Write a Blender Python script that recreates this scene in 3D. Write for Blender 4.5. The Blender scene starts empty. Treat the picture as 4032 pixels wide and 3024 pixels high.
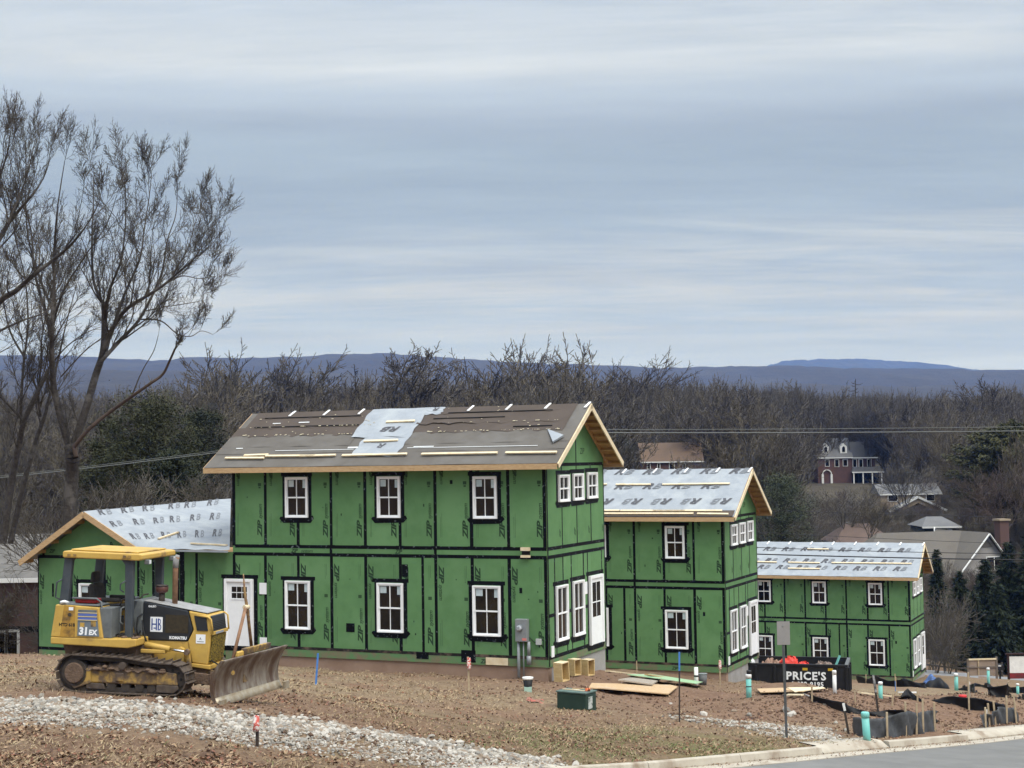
import bpy, bmesh, math, random
import numpy as np
from mathutils import Vector, Matrix
random.seed(7); np.random.seed(7)
R = math.radians
sc = bpy.context.scene
col = sc.collection
# ------------------------------------------------------------------ camera
PW, PH, FOC = 4032.0, 3024.0, 5998.4
PITCH, ROLL = 0.04913, -0.015215
CZ = 7.0                                    # camera height in scene units
_x = np.array([1., 0, 0]); _f = np.array([0, math.cos(PITCH), math.sin(PITCH)]); _u = np.array([0, -math.sin(PITCH), math.cos(PITCH)])
CX = math.cos(ROLL)*_x + math.sin(ROLL)*_u
CU = -math.sin(ROLL)*_x + math.cos(ROLL)*_u
cd = bpy.data.cameras.new('camera'); cam = bpy.data.objects.new('camera', cd); col.objects.link(cam)
cd.sensor_width = 36; cd.lens = FOC/PW*36; cd.clip_start = 0.5; cd.clip_end = 30000
m = Matrix.Identity(4)
for i in range(3):
    m[i][0] = CX[i]; m[i][1] = CU[i]; m[i][2] = -_f[i]
m[2][3] = CZ
cam.matrix_world = m
sc.camera = cam
# ------------------------------------------------------------------ sky (overcast layers over a Nishita sky)
SUN_AZ, SUN_EL = 138.0, 56.0                # azimuth clockwise from the view direction
wd = bpy.data.worlds.new('World'); sc.world = wd; wd.use_nodes = True
nt = wd.node_tree; nt.nodes.clear()
def nd(t, **k):
    n = nt.nodes.new(t)
    for a, b in k.items(): setattr(n, a, b)
    return n
out = nd('ShaderNodeOutputWorld'); bg = nd('ShaderNodeBackground'); bg.inputs['Strength'].default_value = 0.1
nt.links.new(bg.outputs[0], out.inputs[0])
sky = nd('ShaderNodeTexSky', sky_type='NISHITA'); sky.sun_disc = False
sky.sun_elevation = R(SUN_EL); sky.sun_rotation = R(SUN_AZ)
tc = nd('ShaderNodeTexCoord'); sep = nd('ShaderNodeSeparateXYZ'); nt.links.new(tc.outputs['Generated'], sep.inputs[0])
def mth(op, a, b=None, c=None):
    n = nd('ShaderNodeMath', operation=op)
    for i, v in enumerate((a, b, c)):
        if v is None: continue
        if isinstance(v, (int, float)): n.inputs[i].default_value = v
        else: nt.links.new(v, n.inputs[i])
    return n.outputs[0]
zc = mth('MAXIMUM', sep.outputs[2], 0.0)
den = mth('ADD', zc, 0.07)
cx_ = mth('DIVIDE', sep.outputs[0], den); cy_ = mth('DIVIDE', sep.outputs[1], den)
comb = nd('ShaderNodeCombineXYZ'); nt.links.new(mth('MULTIPLY', cx_, 0.32), comb.inputs[0]); nt.links.new(cy_, comb.inputs[1])
def noise(scale, detail, rough, seed, dist=0.0):
    mp = nd('ShaderNodeMapping'); mp.inputs['Location'].default_value = (seed*3.1, seed*1.7, seed)
    nt.links.new(comb.outputs[0], mp.inputs[0])
    n = nd('ShaderNodeTexNoise'); nt.links.new(mp.outputs[0], n.inputs['Vector'])
    n.inputs['Scale'].default_value = scale; n.inputs['Detail'].default_value = detail; n.inputs['Roughness'].default_value = rough; n.inputs['Distortion'].default_value = dist
    return n.outputs[0]
n1 = noise(0.55, 6, 0.55, 1.3, .3); n2 = noise(1.6, 7, 0.6, 4.2, .5); n3 = noise(4.5, 6, 0.6, 7.7, .3)
warp = mth('MULTIPLY', mth('SUBTRACT', n1, 0.5), 0.045)
el = mth('ADD', zc, warp)
rmp = nd('ShaderNodeValToRGB'); nt.links.new(el, rmp.inputs[0])
stops = [(0.0, (.86,.90,.90)), (.055, (.82,.88,.90)), (.085, (.66,.745,.82)), (.12, (.60,.68,.76)), (.150, (.50,.578,.645)), (.205, (.475,.555,.622)),
         (.220, (.49,.56,.635)), (.234, (.58,.655,.735)), (.28, (.585,.655,.73)), (.45, (.54,.61,.69)), (1.0, (.56,.62,.70))]
cr = rmp.color_ramp
while len(cr.elements) > 1: cr.elements.remove(cr.elements[0])
cr.elements[0].position = 0; cr.elements[0].color = (*stops[0][1], 1)
for p_, c_ in stops[1:]:
    e = cr.elements.new(p_); e.color = (*c_, 1)
# bright streaks low in the sky, softer mottling above
st = nd('ShaderNodeMapRange'); nt.links.new(n2, st.inputs[0]); st.inputs[1].default_value = .35; st.inputs[2].default_value = .68; st.inputs[3].default_value = .92; st.inputs[4].default_value = 1.10
st3 = nd('ShaderNodeMapRange'); nt.links.new(n3, st3.inputs[0]); st3.inputs[1].default_value = .3; st3.inputs[2].default_value = .7; st3.inputs[3].default_value = .95; st3.inputs[4].default_value = 1.05
zenith_boost = mth('MULTIPLY_ADD', mth('MULTIPLY', zc, zc), 2.8, .50)    # overhead sky, out of view, brightened beyond a standard overcast to light the scene
amp = mth('MULTIPLY', mth('MULTIPLY', st.outputs[0], st3.outputs[0]), mth('MULTIPLY', zenith_boost, 7.0))
n4 = noise(2.6, 7, .62, 11.3, .5); n5 = noise(1.1, 4, .5, 15.1, .3)
def mrange(x, a, b, c, d):
    n = nd('ShaderNodeMapRange'); nt.links.new(x, n.inputs[0])
    for i_, v_ in zip((1, 2, 3, 4), (a, b, c, d)): n.inputs[i_].default_value = v_
    return n.outputs[0]
lowb = mth('MULTIPLY', mrange(zc, .06, .09, 0, 1), mrange(zc, .135, .165, 1, 0))      # a sheet of thin cloud with gaps lit from behind
streak = mth('MULTIPLY', mth('MULTIPLY', lowb, mrange(n4, .40, .62, 0, 1.0)), mrange(n5, .3, .6, .45, 1.0))
upst = mth('MULTIPLY', mrange(zc, .235, .25, 0, 1), mrange(n2, .46, .68, 0, .7))
mxs = nd('ShaderNodeMix', data_type='RGBA'); nt.links.new(mth('MAXIMUM', streak, upst), mxs.inputs[0]); nt.links.new(rmp.outputs[0], mxs.inputs[6]); mxs.inputs[7].default_value = (.84, .86, .84, 1)
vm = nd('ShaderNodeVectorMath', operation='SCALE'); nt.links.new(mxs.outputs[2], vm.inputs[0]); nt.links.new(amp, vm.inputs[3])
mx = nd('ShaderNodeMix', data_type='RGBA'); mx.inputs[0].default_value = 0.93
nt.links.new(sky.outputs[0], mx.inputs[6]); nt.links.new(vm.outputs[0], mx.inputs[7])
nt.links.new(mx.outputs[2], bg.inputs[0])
# ------------------------------------------------------------------ sun behind the cloud
sl = bpy.data.lights.new('sun', 'SUN'); sl.energy = 1.5; sl.angle = R(34); sl.color = (1.0, .96, .9)
so = bpy.data.objects.new('sun', sl); col.objects.link(so)
sd = Vector((math.sin(R(SUN_AZ))*math.cos(R(SUN_EL)), math.cos(R(SUN_AZ))*math.cos(R(SUN_EL)), math.sin(R(SUN_EL))))
so.rotation_euler = sd.to_track_quat('Z', 'Y').to_euler(); so.location = (40, -30, 60)
# ------------------------------------------------------------------ view
sc.render.engine = 'CYCLES'
sc.view_settings.view_transform = 'Standard'; sc.view_settings.look = 'None'
sc.view_settings.exposure = 0.95; sc.view_settings.gamma = 1.0
sc.cycles.use_denoising = True
try: sc.cycles.denoiser = 'OPENIMAGEDENOISE'
except Exception: pass
sc.cycles.max_bounces = 6; sc.cycles.diffuse_bounces = 3; sc.cycles.glossy_bounces = 2; sc.cycles.transparent_max_bounces = 6
sc.cycles.sample_clamp_indirect = 6

# ------------------------------------------------------------------ helpers
def ray(px, py):
    return _f + CX*(px-PW/2)/FOC + CU*(PH/2-py)/FOC
def P(px, py, d):
    v = ray(px, py); v = v*(d/v[1]); return np.array([v[0], v[1], v[2]+CZ])
def tag(o, label=None, cat=None, group=None, kind=None):
    if label: o['label'] = label
    if cat: o['category'] = cat
    if group: o['group'] = group
    if kind: o['kind'] = kind
    return o
def empty(name, loc, rz=0.0, rot=None):
    o = bpy.data.objects.new(name, None); col.objects.link(o); o.location = [float(c) for c in loc]
    o.rotation_euler = rot if rot else (0, 0, rz); o.empty_display_size = .3
    return o
class MB:
    """collects shapes; build() links them as one mesh object"""
    def __init__(s, fmap=None): s.v = []; s.f = []; s.fm = fmap; s.sm = []
    def _p(s, pts):
        b = len(s.v)
        s.v.extend([tuple(s.fm(*p)) if s.fm else tuple(float(c) for c in p) for p in pts]); return b
    def poly(s, pts, smooth=False):
        b = s._p(pts); s.f.append(tuple(range(b, b+len(pts)))); s.sm.append(smooth); return s
    def box(s, x0, x1, y0, y1, z0, z1):
        if x0 > x1: x0, x1 = x1, x0
        if y0 > y1: y0, y1 = y1, y0
        if z0 > z1: z0, z1 = z1, z0
        return s.hexa([(x0,y0,z0),(x1,y0,z0),(x1,y1,z0),(x0,y1,z0),(x0,y0,z1),(x1,y0,z1),(x1,y1,z1),(x0,y1,z1)])
    def hexa(s, p):
        b = s._p(p)
        for q in ((0,3,2,1),(4,5,6,7),(0,1,5,4),(1,2,6,5),(2,3,7,6),(3,0,4,7)):
            s.f.append(tuple(b+i for i in q)); s.sm.append(False)
        return s
    def bar(s, a, b_, w, h, up=(0,0,1)):
        a = Vector(a); b_ = Vector(b_); d = (b_-a).normalized(); sd_ = d.cross(Vector(up))
        if sd_.length < 1e-4: sd_ = d.cross(Vector((1,0,0)))
        sd_.normalize(); u = sd_.cross(d)
        sd_ = sd_*(w/2); u = u*(h/2)
        return s.hexa([a-sd_-u, a+sd_-u, b_+sd_-u, b_-sd_-u, a-sd_+u, a+sd_+u, b_+sd_+u, b_-sd_+u])
    def prism(s, prof, y0, y1, smooth=False):
        """profile in x,z (counter-clockwise seen from -y) extruded along y"""
        n = len(prof); b = s._p([(x, y0, z) for x, z in prof] + [(x, y1, z) for x, z in prof])
        s.f.append(tuple(b+i for i in range(n))); s.sm.append(False)
        s.f.append(tuple(b+n+i for i in reversed(range(n)))); s.sm.append(False)
        for i in range(n):
            j = (i+1) % n; s.f.append((b+i, b+n+i, b+n+j, b+j)); s.sm.append(smooth)
        return s
    def tube(s, pts, rad, n=8, cap=True, smooth=True):
        pts = [Vector(p) for p in pts]
        if not hasattr(rad, '__len__'): rad = [rad]*len(pts)
        rings = []; prev = None
        for i, p in enumerate(pts):
            d = (pts[min(i+1, len(pts)-1)] - pts[max(i-1, 0)]).normalized()
            a = prev if prev is not None else (Vector((0,0,1)) if abs(d.z) < .9 else Vector((1,0,0)))
            a = (a - d*a.dot(d)).normalized(); prev = a; c = d.cross(a)
            rings.append(s._p([p + (a*math.cos(2*math.pi*k/n) + c*math.sin(2*math.pi*k/n))*rad[i] for k in range(n)]))
        for i in range(len(rings)-1):
            for k in range(n):
                k2 = (k+1) % n
                s.f.append((rings[i]+k, rings[i]+k2, rings[i+1]+k2, rings[i+1]+k)); s.sm.append(smooth)
        if cap:
            s.f.append(tuple(rings[0]+k for k in reversed(range(n)))); s.sm.append(False)
            s.f.append(tuple(rings[-1]+k for k in range(n))); s.sm.append(False)
        return s
    def cyl(s, a, b_, r, n=12): return s.tube([a, b_], r, n)
    def grid(s, fn, nu, nv, smooth=True):
        b = s._p([fn(i/nu, j/nv) for j in range(nv+1) for i in range(nu+1)])
        for j in range(nv):
            for i in range(nu):
                a = b+j*(nu+1)+i; s.f.append((a, a+1, a+nu+2, a+nu+1)); s.sm.append(smooth)
        return s
    def mesh(s, name, mat):
        me = bpy.data.meshes.new(name); me.from_pydata(s.v, [], s.f)
        me.polygons.foreach_set('use_smooth', s.sm); me.materials.append(mat); me.update(); return me
    def build(s, name, mat, parent=None, loc=None, bevel=0, solid=0):
        o = bpy.data.objects.new(name, s.mesh(name, mat)); col.objects.link(o)
        if parent: o.parent = parent
        if loc is not None: o.location = [float(c) for c in loc]
        if solid:
            md = o.modifiers.new('thick', 'SOLIDIFY'); md.thickness = solid; md.offset = 0
        if bevel:
            md = o.modifiers.new('bevel', 'BEVEL'); md.width = bevel; md.segments = 2; md.limit_method = 'ANGLE'; md.angle_limit = R(40)
        return o
def link_mesh(name, me, parent=None, loc=(0,0,0), rot=(0,0,0), scale=(1,1,1)):
    o = bpy.data.objects.new(name, me); col.objects.link(o)
    if parent: o.parent = parent
    o.location = [float(c) for c in loc]; o.rotation_euler = rot; o.scale = scale if hasattr(scale, '__len__') else (scale,)*3
    return o
def np_mesh(name, verts, faces, mat, smooth=False):
    """fast mesh from numpy arrays, all faces with the same number of corners"""
    verts = np.asarray(verts, dtype=np.float32); faces = np.asarray(faces, dtype=np.int32)
    me = bpy.data.meshes.new(name); k = faces.shape[1]
    me.vertices.add(len(verts)); me.vertices.foreach_set('co', verts.ravel())
    me.loops.add(faces.size); me.loops.foreach_set('vertex_index', faces.ravel())
    me.polygons.add(len(faces)); me.polygons.foreach_set('loop_start', np.arange(0, faces.size, k, dtype=np.int32))
    try: me.polygons.foreach_set('loop_total', np.full(len(faces), k, dtype=np.int32))
    except Exception: pass
    me.polygons.foreach_set('use_smooth', np.full(len(faces), smooth, dtype=bool))
    me.materials.append(mat); me.update(calc_edges=True); me.validate(); return me
_txt = {}
def text2d(s, size=1.0, shear=0.0, fat=0.0, space=1.0):
    k = (s, size, shear, fat, space)
    if k not in _txt:
        c = bpy.data.curves.new('t', 'FONT'); c.body = s; c.size = size; c.shear = shear; c.offset = fat; c.space_character = space
        c.resolution_u = 2; c.fill_mode = 'BOTH' if c.dimensions == '3D' else c.fill_mode
        o = bpy.data.objects.new('t', c); col.objects.link(o)
        dg = bpy.context.evaluated_depsgraph_get(); me = o.evaluated_get(dg).to_mesh()
        v = [(p.co.x, p.co.y) for p in me.vertices]; f = [tuple(p.vertices) for p in me.polygons]
        o.evaluated_get(dg).to_mesh_clear(); bpy.data.objects.remove(o); bpy.data.curves.remove(c)
        _txt[k] = (v, f, max(a for a, _ in v))
    return _txt[k]
def add_text(mb, t, org, ang=0.0, out=0.0, sc_=1.0, flip=False, sx=1.0):
    """text laid into the (a, b, out) frame of mb.fm"""
    v, f, _ = t; c, s_ = math.cos(ang)*sc_, math.sin(ang)*sc_
    b = mb._p([(org[0]+c*x*sx-s_*y, org[1]+s_*x*sx+c*y, out) for x, y in v])
    for q in f: mb.f.append(tuple(b+i for i in (reversed(q) if flip else q))); mb.sm.append(False)
# ------------------------------------------------------------------ materials
MATS = {}
def mat(name, c, rough=.8, c2=None, scale=3.0, detail=5, lo=.35, hi=.65, bump=0.0, bscale=None, metal=0.0, spec=.3, stretch=None, c3=None, scale3=.6, lo3=.5, hi3=.65, coord='pos', bdist=.02, rough_c2=None):
    if name in MATS: return MATS[name]
    m = bpy.data.materials.new(name); m.use_nodes = True; t = m.node_tree; b = t.nodes['Principled BSDF']
    b.inputs['Roughness'].default_value = rough; b.inputs['Metallic'].default_value = metal; b.inputs['Specular IOR Level'].default_value = spec
    b.inputs['Base Color'].default_value = (*c, 1)
    def nz(s, det=detail, off=0.0):
        g = t.nodes.new('ShaderNodeNewGeometry') if coord == 'pos' else t.nodes.new('ShaderNodeTexCoord')
        src = g.outputs['Position'] if coord == 'pos' else g.outputs['Object']
        mp = t.nodes.new('ShaderNodeMapping'); mp.inputs['Location'].default_value = (off, off*2, off)
        if stretch: mp.inputs['Scale'].default_value = stretch
        t.links.new(src, mp.inputs[0]); n = t.nodes.new('ShaderNodeTexNoise'); t.links.new(mp.outputs[0], n.inputs['Vector'])
        n.inputs['Scale'].default_value = s; n.inputs['Detail'].default_value = det; n.inputs['Roughness'].default_value = .6
        return n.outputs[0]
    def mr(x, a, b_):
        r_ = t.nodes.new('ShaderNodeMapRange'); t.links.new(x, r_.inputs[0]); r_.inputs[1].default_value = a; r_.inputs[2].default_value = b_; return r_.outputs[0]
    cur = None
    if c2:
        mx = t.nodes.new('ShaderNodeMix'); mx.data_type = 'RGBA'; fac = mr(nz(scale), lo, hi); t.links.new(fac, mx.inputs[0])
        mx.inputs[6].default_value = (*c, 1); mx.inputs[7].default_value = (*c2, 1); cur = mx.outputs[2]
        if rough_c2 is not None:
            r2 = t.nodes.new('ShaderNodeMapRange'); t.links.new(fac, r2.inputs[0]); r2.inputs[3].default_value = rough; r2.inputs[4].default_value = rough_c2; t.links.new(r2.outputs[0], b.inputs['Roughness'])
    if c3:
        mx = t.nodes.new('ShaderNodeMix'); mx.data_type = 'RGBA'; t.links.new(mr(nz(scale3, 6, 5.3), lo3, hi3), mx.inputs[0])
        if cur: t.links.new(cur, mx.inputs[6])
        else: mx.inputs[6].default_value = (*c, 1)
        mx.inputs[7].default_value = (*c3, 1); cur = mx.outputs[2]
    if cur: t.links.new(cur, b.inputs['Base Color'])
    if bump:
        bp = t.nodes.new('ShaderNodeBump'); bp.inputs['Strength'].default_value = bump; bp.inputs['Distance'].default_value = bdist
        t.links.new(nz(bscale or scale*4, 6, 2.2), bp.inputs['Height']); t.links.new(bp.outputs[0], b.inputs['Normal'])
    MATS[name] = m; return m
GREEN = mat('sheathing_green', (.106,.224,.090), .72, (.090,.196,.077), 2.2, c3=(.120,.240,.103), scale3=.7, bump=.06, bscale=60)
def vary(m_, amt):
    t_ = m_.node_tree; b_ = t_.nodes['Principled BSDF']; oi = t_.nodes.new('ShaderNodeObjectInfo'); mr_ = t_.nodes.new('ShaderNodeMapRange'); t_.links.new(oi.outputs['Random'], mr_.inputs[0]); mr_.inputs[3].default_value = 1-amt; mr_.inputs[4].default_value = 1+amt
    src_ = b_.inputs['Base Color'].links[0].from_socket; vm_ = t_.nodes.new('ShaderNodeVectorMath'); vm_.operation = 'SCALE'; t_.links.new(src_, vm_.inputs[0]); t_.links.new(mr_.outputs[0], vm_.inputs[3]); t_.links.new(vm_.outputs[0], b_.inputs['Base Color'])
vary(GREEN, .09)
GREENM = mat('sheathing_muddy', (.105,.215,.09), .8, (.19,.15,.10), 2.6, lo=.42, hi=.66, bump=.08)
TAPEM = mat('muddy_tape', (.012,.011,.010), .7, (.13,.095,.07), 3.0, lo=.45, hi=.65)
TAPE = mat('seam_tape', (.003,.004,.006), .5, (.13,.15,.16), 12, lo=.615, hi=.66, spec=.12)
PRINT = mat('panel_print', (.018,.045,.02), .75)
PRINT2 = mat('panel_fine_print', (.028,.065,.028), .75)
WHITE = mat('white_vinyl', (.84,.85,.86), .45, (.79,.80,.81), 5)
PANE = mat('window_glass', (.006,.006,.007), .05, (.018,.014,.009), .9, lo=.48, hi=.62, spec=.45)
STICK = mat('window_sticker', (.42,.52,.55), .6, (.55,.62,.64), 9)
LUMB = mat('lumber', (.52,.36,.20), .75, (.42,.27,.14), 6, bump=.1, stretch=(1,1,4))
LUMB2 = mat('pale_lumber', (.72,.62,.44), .75, (.62,.50,.32), 5)
LUMB3 = mat('raw_rafter_lumber', (.44,.27,.12), .8, (.34,.19,.08), 5)
FELT = mat('roof_felt', (.122,.112,.100), .9, (.10,.09,.08), 1.3, bump=.12, bscale=18, stretch=(1,1,1), c3=(.138,.13,.12), scale3=.5)
FELT2 = mat('roof_felt_brown', (.068,.053,.044), .9, (.084,.066,.055), 1.1, bump=.1, bscale=14)
MEMB = mat('roof_membrane', (.295,.32,.35), .65, (.255,.28,.31), 3.0, c3=(.335,.36,.38), scale3=1.2, bump=.25, bscale=5, bdist=.03)
LOGO = mat('membrane_print', (.045,.045,.052), .6, (.09,.09,.10), 6)
LOGO2 = mat('membrane_print_pale', (.13,.14,.155), .6, (.19,.20,.22), 6)
FOUND = mat('foundation_mud', (.30,.205,.15), .9, (.25,.165,.118), 1.6, bump=.15, c3=(.34,.245,.185), scale3=.6)
FOUNDG = mat('foundation_grey', (.33,.32,.31), .9, (.27,.26,.25), 2.0, bump=.12, c3=(.24,.19,.15), scale3=.5, lo3=.58)
HWRAP = mat('house_wrap_patch', (.78,.79,.80), .6)
DARK = mat('dark_void', (.008,.008,.008), .9)
GREYM = mat('grey_metal', (.26,.28,.29), .5, (.22,.235,.245), 8, metal=.2)
BLACKF = mat('silt_fabric', (.005,.005,.006), .5, (.010,.010,.012), 5, bump=.3, bscale=7, spec=.2)
GREYF = mat('silt_fabric_grey', (.075,.078,.085), .6, (.045,.048,.052), 6, bump=.3, bscale=9)
STAKE = mat('stake_wood', (.45,.36,.24), .85, (.34,.26,.17), 7)
TEAL = mat('teal_pipe', (.15,.46,.42), .5, (.19,.50,.45), 3, c3=(.20,.30,.25), scale3=2.5, lo3=.58)
PIPEW = mat('white_pipe', (.78,.78,.76), .5, (.66,.66,.64), 4)
BLK = mat('black_rubber', (.012,.012,.013), .6)
BLUEP = mat('blue_paint', (.045,.16,.46), .6, (.08,.22,.55), 10)
REDP = mat('red_plastic', (.55,.03,.03), .5)
PINK = mat('flagging_pink', (.50,.09,.07), .7, (.62,.58,.55), 22, lo=.47, hi=.53)
CONC = mat('kerb_concrete', (.44,.40,.33), .9, (.36,.315,.255), 2.5, c3=(.24,.185,.135), scale3=1.3, lo3=.52, hi3=.68, bump=.2, bscale=30)
ASPH = mat('asphalt', (.158,.155,.148), .9, (.132,.13,.125), 1.2, c3=(.18,.176,.168), scale3=.35, bump=.25, bscale=90, bdist=.006)
OSB = mat('osb', (.55,.40,.24), .8, (.44,.29,.16), 14, bump=.1, c3=(.48,.36,.25), scale3=1.4)
PLYG = mat('green_sheet', (.20,.40,.20), .75, (.33,.47,.29), 2.5, c3=(.40,.40,.30), scale3=1.2)
BARK = mat('bark_grey', (.085,.075,.066), .95, (.048,.041,.036), 7, bump=.9, bscale=16, bdist=.05, c3=(.125,.115,.105), scale3=1.3, lo3=.52)
BARKD = mat('bark_dark', (.058,.050,.040), .95, (.043,.037,.030), 3)
TWIG = mat('twigs', (.080,.068,.048), .95, (.108,.092,.068), .35)
TWIGD = mat('twigs_dark', (.050,.043,.037), .95, (.068,.058,.05), .6)
TWIGL = mat('twigs_pale', (.115,.102,.085), .95, (.085,.075,.062), .6)
TWIGR = mat('twigs_reddish', (.105,.075,.06), .95, (.085,.068,.055), .6)
# green leaves with light and dark clumps that belong to the foliage itself (new and old needles)
EVG = mat('needles_dark', (.018,.024,.012), .85, (.030,.036,.016), 1.2, c3=(.012,.017,.010), scale3=.5)
EVG2 = mat('needles_olive', (.032,.036,.015), .85, (.052,.054,.020), 1.0, c3=(.022,.027,.012), scale3=.4)
EVG3 = mat('needles_spruce', (.013,.021,.010), .85, (.026,.036,.015), 1.4)

# ------------------------------------------------------------------ terrain
CTRL = [(0,3024,21.7),(0,2880,24.6),(0,2780,27.3),(0,2640,36),(0,2600,43),(150,2584,52.7),(216,2727,28.8),(700,2762,28.1),(600,3024,22),(1200,3024,23),
 (1800,3024,25),(1000,2800,28),(1000,2700,34),(1300,2850,28.5),(1500,2767,36),(2000,2850,33),(2000,2740,40),(2370,2803,38),(2600,2890,34),(2600,2770,44),(3098,2905,33.5),
 (1151,2622,48.6),(1609,2655,46.9),(1991,2670,45.6),(2170,2676,45.0),(2386,2640,49.5),(2392,2640,60.5),(2862,2686,58.9),(2700,2720,52),(2993,2668,63.5),(3250,2735,62),(3588,2690,88),(3648,2655,93),
 (3420,2880,37),(3250,2775,46),(3300,2748,56),(3700,2780,55),(3600,2740,68),(3900,2700,85),(4000,2800,52),(3850,2860,42),(3900,2690,100),(3900,2660,112),(3800,2640,122),
 (2200,3022,26.8),(2547,3003,29),(3300,2935,33.5),(3811,2892,38),(4032,2868,40.5)]
CP = [P(*c) for c in CTRL]
CP += [np.array([x, y, z+CZ]) for x, y, z in [(-15,10,-4.1),(15,12,-5.6),(0,5,-4.6),(0,-30,-4),(30,30,-7),(-40,30,-4.5),(-20,75,-9.4),(-40,110,-11),(0,110,-14),(45,112,-17.5),(45,125,-17.5),(0,150,-14),
   (55,150,-15.5),(-60,150,-12),(0,200,-12.5),(65,190,-13.8),(-70,200,-11),(0,300,-10),(95,300,-12),(-95,300,-9),(110,380,-7.5),(0,400,-5.5),(-120,400,-5),(0,600,0),(220,600,0),(-220,600,0),(60,60,-9),(-60,60,-7)]]
CP = np.array(CP)
def _phi(r2): return np.where(r2 > 1e-9, .5*r2*np.log(np.maximum(r2, 1e-9)), 0)
_n = len(CP); _A = np.zeros((_n+3, _n+3)); _d = ((CP[:,None,:2]-CP[None,:,:2])/50.)
_A[:_n,:_n] = _phi((_d**2).sum(-1)) + np.eye(_n)*1e-4
_A[:_n,_n] = 1; _A[:_n,_n+1:] = CP[:,:2]/50.; _A[_n,:_n] = 1; _A[_n+1:,:_n] = CP[:,:2].T/50.
_w = np.linalg.solve(_A, np.concatenate([CP[:,2], [0,0,0]]))
KERB = [P(*c) for c in [(2200,3022,26.8),(2547,3003,29),(3300,2935,33.5),(3811,2892,38),(4032,2868,40.5)]]
_k0 = KERB[0] - (KERB[1]-KERB[0])*9; _k1 = KERB[-1] + (KERB[-1]-KERB[-2])*9
KERBX = np.array([_k0] + KERB + [_k1])
def kerb_dist(x, y):
    """signed distance to the kerb line, positive on the road side; height of the kerb foot"""
    best = np.full(np.shape(x), 1e9); z = np.zeros(np.shape(x)); sgn = np.zeros(np.shape(x))
    for a, b in zip(KERBX[:-1], KERBX[1:]):
        d = b[:2]-a[:2]; L2 = d@d; t = np.clip(((x-a[0])*d[0]+(y-a[1])*d[1])/L2, 0, 1)
        qx = x-a[0]-t*d[0]; qy = y-a[1]-t*d[1]; r = np.sqrt(qx*qx+qy*qy); s = np.where(d[0]*qy-d[1]*qx < 0, 1.0, -1.0)
        u = r < best; best = np.where(u, r, best); z = np.where(u, a[2]+t*(b[2]-a[2]), z); sgn = np.where(u, s, sgn)
    return best*sgn, z
ROADW = 9.0
_VT = {}
def vnoise(x, y, s, seed=0):
    """cheap smooth value noise"""
    if seed not in _VT: _VT[seed] = np.random.RandomState(seed).rand(256, 256)
    tab = _VT[seed]
    u = x*s+1000.; v = y*s+1000.; iu = np.floor(u).astype(int); iv = np.floor(v).astype(int); fu = u-iu; fv = v-iv
    fu = fu*fu*(3-2*fu); fv = fv*fv*(3-2*fv); g = lambda a, b: tab[a % 256, b % 256]
    return (g(iu,iv)*(1-fu)+g(iu+1,iv)*fu)*(1-fv)+(g(iu,iv+1)*(1-fu)+g(iu+1,iv+1)*fu)*fv-.5
MOUNDS = [(P(3230,2800,43.5), 2.6, .55), (P(3420,2790,46), 2.2, .35), (P(3800,2815,47), 2.2, .4), (P(3150,2740,56), 1.6, .45), (P(3990,2820,46), 2.0, .3), (P(1350,2905,26.6), 1.3, .16), (P(1050,2820,27.4), 1.2, .12)]
def terrain(x, y, rough=True):
    x = np.asarray(x, float); y = np.asarray(y, float); sh = x.shape; x = x.ravel(); y = y.ravel()
    yy = np.clip(y, -40, 640); xx = np.clip(x, -240, 240); z = np.zeros(len(x))
    for i in range(0, len(x), 20000):
        q = np.stack([xx[i:i+20000], yy[i:i+20000]], -1)/50.
        r2 = ((q[:,None,:]-CP[None,:,:2]/50.)**2).sum(-1)
        z[i:i+20000] = _phi(r2)@_w[:_n] + _w[_n] + q@_w[_n+1:]
    far = np.clip((y-640)/600, 0, 1); z = z*(1-far)+(CZ-12)*far
    for c, r, h in MOUNDS:
        z = z + h*np.exp(-(((x-c[0])**2+(y-c[1])**2)/(r*r)))
    kd, kz = kerb_dist(x, y)
    if rough:
        near = np.clip(1.2-np.abs(y-45)/120, 0, 1)*np.clip((-kd)/1.5, 0, 1)
        z = z + near*(vnoise(x, y, .35, 1)*.18 + vnoise(x, y, 1.1, 2)*.13 + vnoise(x, y, 3.1, 3)*.07)
        z = z + np.clip((y-70)/80, 0, 1)*vnoise(x, y, .05, 4)*1.2
    # the road bed is cut below the verge; the verge meets the kerb top
    inroad = (kd > -.12) & (kd < ROADW+1)
    verge = np.clip((1.6+kd)/1.6, 0, 1)*(kd <= -.12)
    z = z*(1-verge)+(kz-.02)*verge
    z = np.where(inroad, kz-.55, z)
    return z.reshape(sh)
def ground(x, y): return float(terrain(np.array([x]), np.array([y]))[0])
def hit(px, py, d0=16, d1=420):
    """point where the ray through a photo pixel meets the ground"""
    v = ray(px, py); v = v/v[1]
    d = np.concatenate([np.arange(d0, 80, .12), np.arange(80, d1, .6)]); z = terrain(v[0]*d, d)
    below = np.nonzero(CZ+v[2]*d <= z)[0]
    dd = d[below[0]] if len(below) else d1
    return np.array([v[0]*dd, dd, ground(v[0]*dd, dd)])
def gpt(px, d):
    """ground point in the direction of a pixel column at a given distance"""
    v = ray(px, 2300); x = v[0]/v[1]*d; return np.array([x, d, ground(x, d)])

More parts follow.
